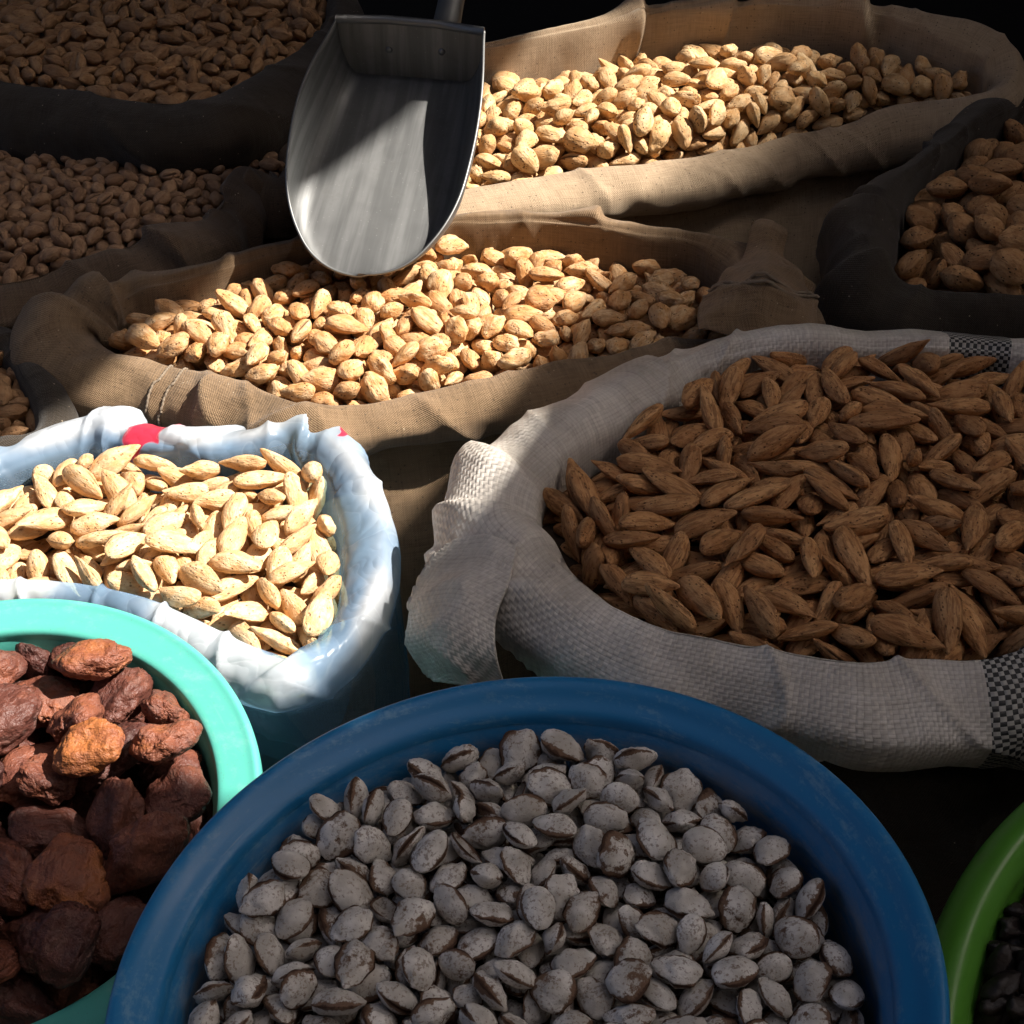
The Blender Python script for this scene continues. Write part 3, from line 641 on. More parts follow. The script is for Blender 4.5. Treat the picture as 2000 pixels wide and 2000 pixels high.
# dark sheet added as the shade between the basins and the white sack
b_ = thing('shade_sheet', 'added dark sheet standing for shade in the gap between blue basin and green bowl', 'cloth', tuple(un(1780, 1560, .30) * [1, 1, 0]))
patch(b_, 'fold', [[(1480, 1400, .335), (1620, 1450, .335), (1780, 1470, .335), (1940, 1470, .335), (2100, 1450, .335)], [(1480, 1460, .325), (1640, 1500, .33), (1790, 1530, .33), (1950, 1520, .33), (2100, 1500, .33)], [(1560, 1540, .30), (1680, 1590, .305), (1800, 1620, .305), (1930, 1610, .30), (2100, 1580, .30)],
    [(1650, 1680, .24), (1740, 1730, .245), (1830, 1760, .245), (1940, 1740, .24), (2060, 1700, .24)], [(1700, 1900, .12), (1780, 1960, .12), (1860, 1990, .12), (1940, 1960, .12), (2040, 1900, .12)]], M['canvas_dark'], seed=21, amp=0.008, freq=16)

# ------------------------------------------------------------------ bowls
def lathe(name, prof, mat, parent, center, normal, n=180, attr_fn=None):
    """prof: (r, z) in the frame of the bowl"""
    prof = np.array(prof, float); Q = catmull(prof, 5, False); m = len(Q)
    zx = Vector(normal).normalized(); xx = Vector((1, 0, 0)); yx = zx.cross(xx).normalized(); xx = yx.cross(zx)
    V = []
    for i in range(n):
        a = 2 * math.pi * i / n
        wob = 1 + 0.0035 * math.sin(2 * a + 0.7) + 0.002 * math.sin(3 * a + 2)
        for r, z in Q:
            p = Vector(center) + xx * (math.cos(a) * r * wob) + yx * (math.sin(a) * r * wob) + zx * z
            V.append(p)
    at = {'dust': np.tile(attr_fn(Q), n)} if attr_fn else None
    ln = np.concatenate([[0], np.cumsum(np.linalg.norm(np.diff(Q, axis=0), axis=1))])
    uv = np.array([(0.2 * min(i, n - i) / n * 6.28, l_) for i in range(n) for l_ in ln])
    return put(mesh_obj(name, V, grid_faces(n, m, wrap_n=True), mat, uv=uv, attrs=at), parent)
def bowl(key, name, label, center, normal, r, lip, depth, mat, level, mound, lip_drop=0.012, wall=0.86, hk=0.85, dust=False, round_lip=False):
    root = thing(name, label, 'bowl', (center[0], center[1], 0))
    t = 0.004; ri = r - lip
    if round_lip:
        rim = [(ri, -0.012), (ri + 0.002, -0.003), (ri + lip * 0.3, 0.004), (ri + lip * 0.6, 0.004), (r - 0.003, -0.004), (r, -0.014), (r - 0.004, -0.018), (r - 0.008, -0.014)]
    else:
        rim = [(ri - 0.002, -lip_drop - 0.006), (ri, -lip_drop), (ri + lip * 0.35, -lip_drop * 0.55), (r - 0.008, -0.001), (r - 0.003, 0), (r, -0.003), (r, -0.012), (r - 0.003, -0.013), (r - 0.004, -0.006)]
    lathe('rim', rim, mat, root, center, normal, 220)
    rb = ri * wall
    z0 = rim[0][1]; r0 = rim[0][0]
    inn = [(r0 + 0.001, z0 + 0.001), (r0 - 0.004, z0 - 0.012), (r0 * 0.97 + rb * 0.03 - 0.004, z0 - 0.03), (0.55 * r0 + 0.45 * rb, z0 - depth * 0.6), (rb, z0 - depth * 0.9), (rb * 0.85, z0 - depth), (rb * 0.4, z0 - depth), (0.001, z0 - depth)]
    out = [(0.001, z0 - depth - t), (rb * 0.4, z0 - depth - t), (rb * 0.85, z0 - depth - t), (rb + t, z0 - depth * 0.9), (0.55 * r0 + 0.45 * rb + t, z0 - depth * 0.6), (r0 + t, z0 - 0.03), (r0 + t, z0 - 0.004)]
    f = (lambda Q: np.clip((-Q[:, 1] - 0.014) / 0.022, 0, 1)) if dust else (lambda Q: np.zeros(len(Q)))
    lathe('basin_wall', inn + out, mat, root, center, normal, 200, f)
    a = np.linspace(0, 2 * np.pi, 96, endpoint=False)[::-1]
    nz = Vector(normal).normalized()
    rr = r0 - (level - lip_drop) * 0.2 - 0.003
    sx, sy = -nz.x / nz.z, -nz.y / nz.z
    cx, cy = center[0] - nz.x * level, center[1] - nz.y * level
    poly = np.c_[cx + rr * np.cos(a), cy + rr * np.sin(a)]
    HEAP[key] = dict(poly=poly, plane=np.array([sx * hk, sy * hk, center[2] - level - sx * hk * cx - sy * hk * cy]), mound=mound, ctr=np.array([cx, cy]), root=root, bowl=(center, normal, r0, rb, z0, depth))
    return root
bowl('blue', 'blue_basin', 'large scuffed blue plastic basin of ash-white apricot stones in front', (0.002, 0.447, 0.46), (-0.109, -0.016, 1), 0.1986, 0.022, 0.13, M['blue'], 0.036, 0.026, dust=True, lip_drop=0.010)
bowl('turq', 'turquoise_bowl', 'turquoise plastic bowl of dried apricots, half in sun, at the left', (-0.321, 0.614, 0.38), (0.0, -0.2, 1), 0.169, 0.0265, 0.12, M['turq'], 0.006, 0.016, lip_drop=0.004, wall=0.8, hk=1.7)
bowl('green', 'green_bowl', 'bright green plastic bowl of black raisins cut off by the right corner', (0.4765, 0.382, 0.385), (0.0, -0.15, 1), 0.283, 0.028, 0.10, M['green'], 0.004, 0.006, round_lip=True)

# ------------------------------------------------------------------ metal scoop standing in the middle sack
def build_scoop():
    tip = un(700, 537, 0.455); bl = un(655, 22, 0.600); br = un(945, 47, 0.592)
    bc = (bl + br) / 2
    ax = bc - tip; ax[2] -= 0.060                # floor line runs below the rim
    L = np.linalg.norm(ax); ex = ax / L
    side = br - bl; ey = side - ex * (side @ ex); ey /= np.linalg.norm(ey); ez = np.cross(ey, ex); ez = ez if ez[2] > 0 else -ez
    W = np.linalg.norm(br - bl) / 2
    n, m = 70, 61
    V = np.zeros((n, m, 3)); UV = np.zeros((n, m, 2))
    for i in range(n):
        s = (i / (n - 1)) ** 1.6
        # half width seen from above: round nose, then nearly straight
        t = min(s / 0.34, 1); wd = W * (0.99 + 0.15 * math.sin(math.pi * min(max((1 - s) / 0.9, 0), 1)) ** 1.2 + 0.03 * (1 - s)); hw = wd * (1 - (1 - t) ** 2.3) ** 0.43 if s < 0.34 else wd
        h = 0.062 * (1 - (1 - min(s / 0.80, 1)) ** 1.7) ** 0.9
        for j in range(m):
            a = -1 + 2 * j / (m - 1)
            # flat-bottomed U
            q = abs(a); fl = 0.50
            if q < fl: y, z = a / fl * 0.66, 0.0
            else:
                b = (q - fl) / (1 - fl) * math.pi / 2
                y = math.copysign(0.66 + 0.34 * math.sin(b) ** 0.9, a); z = (1 - math.cos(b)) ** 1.15
            V[i, j] = tip + ex * (s * L) + ey * (y * hw) + ez * (z * h + 0.0018 * math.sin(7 * s + 2 * a))
            UV[i, j] = (y * hw + math.copysign(z * h, a), s * L)
    root = thing('metal_scoop', 'galvanised metal scoop with rounded nose stuck into the almonds of the brown sack', 'scoop', tuple(tip))
    pan = put(mesh_obj('pan', V.reshape(-1, 3), grid_faces(n, m), M['metal'], uv=UV.reshape(-1, 2)), root)
    md = pan.modifiers.new('sheet', 'SOLIDIFY'); md.thickness = 0.0014; md.offset = 0
    # wire bead round the edge
    edge = np.concatenate([V[::-1, 0], V[1:, -1]]); E, _ = resample(edge, 160, False)
    def tube(name, path, r, mat, k=8):
        P = np.asarray(path); n_ = len(P); T = np.gradient(P, axis=0); T /= np.linalg.norm(T, axis=1)[:, None]
        ref = np.array([0.1, 0.2, 1.0]); out = []
        for p, t, rr in zip(P, T, np.broadcast_to(r, n_)):
            a = np.cross(t, ref); a /= np.linalg.norm(a); b = np.cross(t, a)
            out += [p + rr * (math.cos(x) * a + math.sin(x) * b) for x in np.arange(k) * 2 * math.pi / k]
        F = grid_faces(n_, k, wrap_m=True) + [tuple(range(k))[::-1], tuple(range((n_ - 1) * k, n_ * k))]
        return put(mesh_obj(name, out, F, mat, uv=np.c_[np.zeros(len(out)), np.linspace(0, .3, len(out))]), root)
    tube('edge_bead', E, 0.0013, M['metal'])
    # back plate closing the pan, with a folded flange on top
    prof = V[-1]; top_l, top_r = prof[0], prof[-1]
    pts = [p for p in prof] ; B = []
    for off in (0.0, 0.0015):
        B += [p + ex * off for p in pts]
        B += [top_r + (top_l - top_r) * t + ex * off for t in np.linspace(0, 1, 12)[1:-1]]
    k = len(B) // 2
    F = [tuple(range(k)), tuple(range(k, 2 * k))[::-1]] + [(i, k + i, k + (i + 1) % k, (i + 1) % k) for i in range(k)]
    put(mesh_obj('back_plate', B, F, M['metal'], smooth=False, uv=np.array([((p - tip) @ ey, (p - tip) @ ez) for p in B])), root)
    up = ez * 0.004
    tube('flange', [top_l - ex * .001 + up * .2, (top_l * 2 + top_r) / 3 + up, (top_l + 2 * top_r) / 3 + up, top_r - ex * .001 + up * .2], 0.0042, M['metal'], 10)
    hb = (top_l + 2.6 * top_r) / 3.6 - ez * 0.012 + ex * 0.016
    hd = ex * 0.9 + np.array([0.05, 0, 0.35]); hd /= np.linalg.norm(hd)
    tube('handle', [hb - hd * 0.005, hb + hd * .002, hb + hd * 0.04, hb + hd * 0.09, hb + hd * 0.13, hb + hd * 0.136], [0.015, 0.0135, 0.0125, 0.0125, 0.013, 0.004], M['metal'], 18)
    for (u_, f_) in ((-0.30, .30), (0.42, .26)):
        c = (top_l + top_r) / 2 + ey * (u_ * W) - ez * (f_ * 0.1) - ex * 0.0005
        bmv = [c - ex * 0.0022]
        for r_, d_ in ((0.0022, .0018), (0.0034, .0006), (0.0036, -0.0004)):
            bmv += [c + (math.cos(x) * ey + math.sin(x) * ez) * r_ - ex * d_ for x in np.arange(12) * math.pi / 6]
        F = [(0, 1 + i, 1 + (i + 1) % 12) for i in range(12)]
        for q in range(2): F += [(1 + q * 12 + i, 13 + q * 12 + i, 13 + q * 12 + (i + 1) % 12, 1 + q * 12 + (i + 1) % 12) for i in range(12)]
        put(mesh_obj('rivet', bmv, F, M['metal'], uv=np.zeros((len(bmv), 2))), root)
build_scoop()

# ------------------------------------------------------------------ nuts, stones and fruit
def nut_shape(L, W, T, seed, point=0.35, bend=0.10, keel=0.05, lump=0.05, kind='closed', n=22, m=24, hook=0.0, lens=0.18):
    r = np.random.default_rng(seed)
    t = np.linspace(0.0, math.pi, n); x = -np.cos(t)
    rad = np.sqrt(np.maximum(1 - x ** 2, 0)) * (1 - point * ((x + 1) / 2) ** 2.2)
    xx = x + 0.10 * point / 0.35 * np.maximum(x - 0.6, 0)
    j = np.arange(m)
    if kind == 'half':
        h = m // 2
        a = np.where(j < h, -math.pi * j / (h - 1), -math.pi + math.pi * (j - h) / (m - h - 1))
        inner = (j >= h)
    else:
        a = 2 * math.pi * j / m; inner = np.zeros(m, bool)
    ca, sa = np.cos(a), np.sin(a)
    sb = np.sign(sa) * np.abs(sa) ** (1 + lens)
    Y = rad[:, None] * ca[None]; Z = rad[:, None] ** (1 + 0.5 * lens) * sb[None]; X = np.repeat(xx[:, None], m, 1)
    k = np.exp(-(sa[None] / (0.20 + 0.5 * max(lens - 0.2, 0))) ** 2) * np.minimum(rad[:, None] * 1.6, 1)
    k2 = np.exp(-((np.abs(sa[None]) - 0.33) / 0.10) ** 2) * rad[:, None]
    Y = Y * (1 + keel * k - 0.25 * keel * k2); Z = Z * (1 - 0.5 * keel * k2)
    if inner.any():
        s = np.where(inner, 0.84, 1.0)[None]; Y = Y * s; Z = np.where(inner[None], Z * 0.80, Z); X = X * np.where(inner, 0.90, 1.0)[None]
    slit = np.zeros_like(Y)
    if kind == 'slit':
        g = np.exp(-(sa[None] / (0.16 if lens < 0.3 else 0.24)) ** 2) * (ca[None] > 0) * np.clip((x[:, None] + 0.75) / 0.25, 0, 1) * np.clip((0.80 - x[:, None]) / 0.3, 0, 1)
        Y = Y * (1 - 0.30 * g); slit = np.clip(g * 1.4, 0, 1)
        Z = Z * (1 + 0.12 * (ca[None] > 0) * np.exp(-(sa[None] / 0.6) ** 2))
    if inner.any(): slit = np.where(inner[None], 0.38, 0) * np.ones_like(Y)
    Y = Y + bend * (1 - X ** 2) * 0.8 + hook * np.maximum(X, 0) ** 2
    P = np.stack([X * L / 2, Y * W / 2, Z * T / 2], -1)
    q = np.stack([X, Y, Z], -1).reshape(-1, 3)
    d = lump * (fbm(q * 1.6 + seed * 3.3, 3) + 0.25 * fbm(q * np.array([2, 7, 7]) + seed, 2)).reshape(n, m)
    nrm = np.stack([X * 0.3, Y, Z], -1); nrm /= np.linalg.norm(nrm, axis=-1)[..., None] + 1e-6
    P = P + nrm * (d * W * 0.5)[..., None]
    P[0] = P[0].mean(0); P[-1] = P[-1].mean(0)
    return P.reshape(-1, 3), grid_faces(n, m, wrap_m=True), k.ravel(), slit.ravel()
def nut_meshes(name, mat, dims, variants):
    out = []
    for i, v in enumerate(variants):
        P, F, k, s = nut_shape(*dims, seed=i * 11 + len(name), **v)
        me = bpy.data.meshes.new(name); me.from_pydata([tuple(p) for p in P], [], F)
        bm = bmesh.new(); bm.from_mesh(me); kl = bm.verts.layers.float.new('keel'); sl_ = bm.verts.layers.float.new('slit')
        for vt, a, b in zip(bm.verts, k, s): vt[kl] = a; vt[sl_] = b
        bmesh.ops.remove_doubles(bm, verts=bm.verts, dist=1e-6); bmesh.ops.recalc_face_normals(bm, faces=bm.faces)
        bm.to_mesh(me); bm.free()
        me.polygons.foreach_set('use_smooth', [True] * len(me.polygons)); me.materials.append(mat); out.append(me)
    return out
def fruit_meshes(name, mat, dims, count, n=44, m=52, wr=1.0):
    out = []
    for i in range(count):
        t = np.linspace(0, math.pi, n); a = np.arange(m) * 2 * math.pi / m
        D = np.stack([np.repeat(-np.cos(t)[:, None], m, 1), np.sin(t)[:, None] * np.cos(a), np.sin(t)[:, None] * np.sin(a)], -1).reshape(-1, 3)
        o = i * 13.7; D = np.sign(D) * np.abs(D) ** 0.86
        big = fbm(D * 0.9 + o, 2) * 0.27; mid_ = fbm(D * 2.0 + o * 2, 2) * 0.05
        w1 = np.abs(fbm(D * np.array([1.5, 3.6, 3.6]) + o, 2)); w2 = np.abs(fbm(D * np.array([4, 10, 10]) + o * 1.7, 2))
        rr = 1 + big + mid_ - wr * (0.085 * np.clip(1 - w1 * 4.0, 0, 1) ** 1.3 + 0.035 * np.clip(1 - w2 * 3.2, 0, 1))
        dent = np.exp(-((D[:, 0] - 0.05) ** 2 / 0.30 + (D[:, 1] - 0.1) ** 2 / 0.14)) * (D[:, 2] > 0) * (0.22 if i % 3 else 0.05)
        P = D * rr[:, None]; P[:, 2] -= dent * np.abs(P[:, 2]) * 1.6; P = P * np.array(dims) / 2
        me = bpy.data.meshes.new(name); me.from_pydata([tuple(p) for p in P], [], grid_faces(n, m, wrap_m=True))
        bm = bmesh.new(); bm.from_mesh(me); bmesh.ops.remove_doubles(bm, verts=bm.verts, dist=1e-6); bmesh.ops.recalc_face_normals(bm, faces=bm.faces); bm.to_mesh(me); bm.free()
        me.polygons.foreach_set('use_smooth', [True] * len(me.polygons)); me.materials.append(mat); out.append(me)
    return out
V = lambda **k: k
CL = [V(lump=.08), V(bend=.25, point=.5, lump=.09), V(bend=.02, point=.25, lump=.13), V(point=.6, keel=.13, hook=.12), V(bend=.18, lump=.14, point=.35, keel=.10)]
long_ = [V(point=.45, bend=.25), V(point=.55, bend=.40, lump=.07), V(point=.35, bend=.10, keel=.10), V(point=.5, bend=.30, hook=.25), V(point=.6, bend=.15, lump=.09), V(point=.4, bend=.35, keel=.12), V(point=.45, bend=.2, kind='slit'), V(point=.5, bend=.2, kind='half')]
KIND = {
 'mid': ('almond', nut_meshes('almond', M['almond'], (.0308, .0206, .0154), CL + [V(kind='slit', keel=.09), V(kind='half', point=.4), V(point=.3, lump=.14, keel=.1)])),
 'back': ('speckled_almond', nut_meshes('speckled_almond', M['roundalm'], (.0315, .0215, .0165), CL + [V(kind='slit', keel=.08), V(kind='half', point=.4), V(point=.2, lump=.12)])),
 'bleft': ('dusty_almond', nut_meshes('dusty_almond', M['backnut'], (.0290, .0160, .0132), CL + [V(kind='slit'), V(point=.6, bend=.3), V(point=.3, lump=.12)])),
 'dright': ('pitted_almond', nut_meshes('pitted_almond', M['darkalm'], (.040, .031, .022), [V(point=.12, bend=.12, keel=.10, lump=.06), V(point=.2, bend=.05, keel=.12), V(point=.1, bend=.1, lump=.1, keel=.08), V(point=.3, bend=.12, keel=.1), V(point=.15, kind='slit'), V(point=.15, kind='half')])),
 'pist': ('pistachio', nut_meshes('pistachio', M['pist'], (.0195, .0135, .0125), [V(point=.15, bend=.05, keel=.03), V(point=.25, bend=.1), V(point=.2, kind='slit', bend=.05), V(point=.15, kind='slit', keel=.02), V(point=.2, lump=.08)])),
 'lleft': ('small_almond', nut_meshes('small_almond', M['backnut'], (.026, .016, .013), CL)),
 'white': ('long_brown_almond', nut_meshes('long_brown_almond', M['longbrown'], (.045, .0195, .0138), long_)),
 'bag': ('long_pale_almond', nut_meshes('long_pale_almond', M['longpale'], (.0405, .0195, .0140), long_)),
 'blue': ('apricot_stone', nut_meshes('apricot_stone', M['stone'], (.0240, .0198, .0130), [V(point=.20, bend=.05, keel=.10, lump=.11, lens=.6), V(point=.28, bend=.08, keel=.12, lens=.7, lump=.12), V(point=.14, bend=.03, keel=.10, lump=.14, lens=.5), V(point=.24, kind='slit', keel=.10, lens=.6), V(point=.18, kind='slit', keel=.08, lens=.5), V(point=.30, kind='slit', keel=.12, lump=.14, lens=.6), V(point=.2, kind='half', keel=.06), V(point=.12, keel=.12, lump=.12, lens=.7)])),
 'turq': ('dried_apricot', fruit_meshes('dried_apricot', M['apricot'], (.045, .040, .025), 9)),
 'green': ('raisin', fruit_meshes('raisin', M['raisin'], (.019, .013, .010), 4, 18, 20)),
}
GROUP = {'mid': 'almonds in the brown canvas sack', 'back': 'almonds in the large pale sack', 'bleft': 'nuts in the dark sack at the left rear', 'dright': 'pitted almonds in the dark sack on the right', 'pist': 'pistachios in the dusty sack',
         'lleft': 'nuts in the worn sack at the left edge', 'white': 'long almonds in the white woven sack', 'bag': 'almonds in the plastic bag', 'blue': 'apricot stones in the blue basin', 'turq': 'dried apricots in the turquoise bowl', 'green': 'raisins in the green bowl'}
CAT = {'turq': 'apricot', 'pist': 'pistachio', 'blue': 'apricot stone', 'green': 'raisin'}
def px(p):
    y, z = p[1], p[2] - CAM_H; c, s = math.cos(PITCH), math.sin(PITCH); d = y * c - z * s
    return 1000 + FPX * p[0] / d, 1000 - FPX * (y * s + z * c) / d
def zone(key, p):
    u, v = px(p); h = HEAP[key]; P = h['poly']
    q = np.min(np.linalg.norm(P - np.array(p[:2]), axis=1)); k = np.argmin(np.linalg.norm(P - np.array(p[:2]), axis=1)); front = P[k][1] < h['ctr'][1]
    if key == 'mid':
        if math.hypot(u - 700, v - 545) < 150: return 'beside the scoop nose'
        if u > 1190: return 'shaded right end of brown sack'
        if q < .03: return 'front fold of brown sack' if front else 'rear fold of brown sack'
        return 'sunny ' + ('far left' if u < 420 else ('left' if u < 640 else ('middle' if u < 880 else 'right'))) + ' of brown sack'
    if key == 'back':
        if u < 1030 and q > 0: return 'right beside the metal scoop'
        if u > 1450: return 'dim right half of pale sack' + (', rear' if v < 150 else '')
        return 'front edge of pale sack' if front and q < .035 else 'sunlit patch of pale sack'
    if key == 'bag':
        if u > 540: return "shadow of the bag's right fold"
        if q < .028: return "front rim of plastic bag" if front else "rear fold of plastic bag"
        return ('left' if u < 180 else ('middle' if u < 370 else 'right')) + (' rear' if v < 1020 else ' front') + ' of plastic bag'
    if key == 'white':
        if q < .03: return 'front fold of white sack' if front else 'rear fold of white sack'
        return ('left part' if u < 1330 else ('middle' if u < 1640 else 'right part')) + (' rear' if v < 960 else ' front') + ' of white sack'
    if key == 'blue':
        if q < .026: return 'against the blue basin wall'
        return ('left' if u < 780 else ('middle' if u < 1260 else 'right')) + (' rear' if v < 1720 else ' front') + ' of blue basin heap'
    if key == 'bleft': return 'front rim of dark rear sack' if front and q < .05 else 'far in dark rear sack'
    if key == 'pist': return 'beside the raised cloth fold' if u > 300 else 'open pistachio heap'
    if key == 'dright': return 'front rim of dark right sack' if front and q < .04 else 'inside dark right sack'
    if key == 'lleft': return 'in worn sack behind plastic bag'
    if key == 'green': return 'in the green bowl'
    if key == 'turq':
        return ('left' if u < 150 else ('middle' if u < 290 else 'right')) + (' sunny rear' if v < 1390 else (' sunny part' if v < 1560 else (' shaded part' if v < 1760 else ' shaded front'))) + ' of turquoise bowl'
ADJ = {'mid': 'pale almond in its shell', 'back': 'speckled almond in its shell', 'bleft': 'dusty almond in its shell', 'dright': 'broad pitted almond in its shell', 'pist': 'small dusty pistachio', 'lleft': 'small brown nut', 'white': 'long brown almond in its shell',
       'bag': 'long pale almond in its shell', 'blue': 'ash-white apricot stone', 'turq': 'dried apricot', 'green': 'black raisin'}
def pose(key, row, L):
    q = Quaternion(row[3:7]); a = q @ Vector((1, 0, 0)); p = np.array(row[:3])
    u0, v0 = px(p - np.array(a) * L / 2); u1, v1 = px(p + np.array(a) * L / 2)
    d = math.hypot(u1 - u0, v1 - v0); full = L * row[7] * FPX / math.hypot(p[1], CAM_H - p[2])
    if d < 0.55 * full: return 'end-on'
    t = math.degrees(math.atan2(v0 - v1, u1 - u0)) % 180
    return 'level' if t < 20 or t > 160 else ('upright' if 65 < t < 115 else ('rising rightwards' if t <= 65 else 'rising leftwards'))
def label(key, var, row, me, orange):
    a = ADJ[key]; z = zone(key, row[:3]); kd = VARK[key][var]; s = row[7]
    sz = 'small ' if s < .92 else ('big ' if s > 1.10 else '')
    if key == 'turq':
        c = 'dark purple-brown ' if orange < .32 else ('reddish-brown ' if orange < .44 else 'orange-brown ')
        return sz + c + a + ', ' + pose(key, row, .055) + ', ' + z
    if kd == 'half': a = 'empty half shell'
    elif kd == 'slit': a = 'split ' + a
    if key == 'green': return a + ' ' + z
    return sz + a + ', ' + pose(key, row, LEN[key]) + ', ' + z
LEN = {'mid': .034, 'back': .034, 'bleft': .034, 'dright': .04, 'pist': .0195, 'lleft': .026, 'white': .045, 'bag': .04, 'blue': .028, 'turq': .055, 'green': .02}
VARK = {'mid': ['', '', '', '', '', 'slit', 'half', ''], 'back': ['', '', '', '', '', 'slit', 'half', ''], 'bleft': ['', '', '', '', '', 'slit', '', ''], 'dright': ['', '', '', '', 'slit', 'half'], 'pist': ['', '', 'slit', 'slit', ''], 'lleft': [''] * 5,
        'white': [''] * 6 + ['slit', 'half'], 'bag': [''] * 6 + ['slit', 'half'], 'blue': ['', '', '', 'slit', 'slit', 'slit', 'half', ''], 'turq': [''] * 9, 'green': [''] * 4}
PROB = {'mid': [3, 3, 3, 3, 3, 2, .05, 2], 'back': [3, 3, 3, 3, 3, 1.2, 0, 2], 'blue': [2, 2, 2, 3, 3, 3, .8, 2], 'white': [3, 3, 3, 2, 3, 3, 1.2, 0], 'bag': [3, 3, 3, 2, 3, 3, .8, .08], 'dright': [3, 3, 3, 3, 1.5, .5]}
def place_all(keys, rows_of):
    for key in keys:
        rows, n_single = rows_of(key)
        name, meshes = KIND[key]; r = np.random.default_rng(len(key) * 7 + ord(key[0]))
        pr = PROB.get(key, [1] * len(meshes)); pr = np.array(pr) / np.sum(pr)
        ids = rows[:, 8].astype(int)
        SV, SF, SK, SS, SR, base = [], [], [], [], [], 0
        for i, row in enumerate(rows):
            rr = np.random.default_rng(1000 + ids[i] * 3 + ord(key[0])); var = int(rr.choice(len(meshes), p=pr)); me = meshes[var]
            q = Quaternion(row[3:7]); s = row[7]
            sc = Vector((s * rr.uniform(.92, 1.06), s * rr.uniform(.92, 1.05), s * rr.uniform(.92, 1.05)))
            orange = float(np.clip(rr.normal(.37, .085), .16, .60))
            if key == 'turq' and ids[i] == BIG_ORANGE: orange = 0.70
            if i < n_single:
                o = bpy.data.objects.new(name, me); S.collection.objects.link(o)
                o.location = row[:3]; o.rotation_mode = 'QUATERNION'; o.rotation_quaternion = q; o.scale = sc
                if key == 'turq': o['orange'] = orange
                lb = label(key, var, row, me, orange)
                if orange == 0.70: lb = 'plump bright orange dried apricot lying on top in the turquoise bowl'
                tag(o, lb, CAT.get(key, 'almond' if key != 'lleft' else 'nut'), GROUP[key])
            else:
                k = len(me.vertices); co = np.empty(k * 3); me.vertices.foreach_get('co', co); co = co.reshape(-1, 3) * np.array(sc)
                R = np.array(q.to_matrix()); SV.append(co @ R.T + row[:3])
                SF += [[x + base for x in p.vertices] for p in me.polygons]; base += k
                for nm, L_ in (('keel', SK), ('slit', SS)):
                    z = np.zeros(k); at = me.attributes.get(nm)
                    if at: at.data.foreach_get('value', z)
                    L_.append(z)
                SR.append(np.full(k, rr.random()))
        if SV:
            o = mesh_obj(name + 's_heaped', np.concatenate(SV), SF, meshes[0].materials[0], attrs={'keel': np.concatenate(SK), 'slit': np.concatenate(SS), 'rnd': np.concatenate(SR)})
            tag(o, 'rest of the heap of ' + GROUP[key], CAT.get(key, 'almond'), GROUP[key], 'stuff')

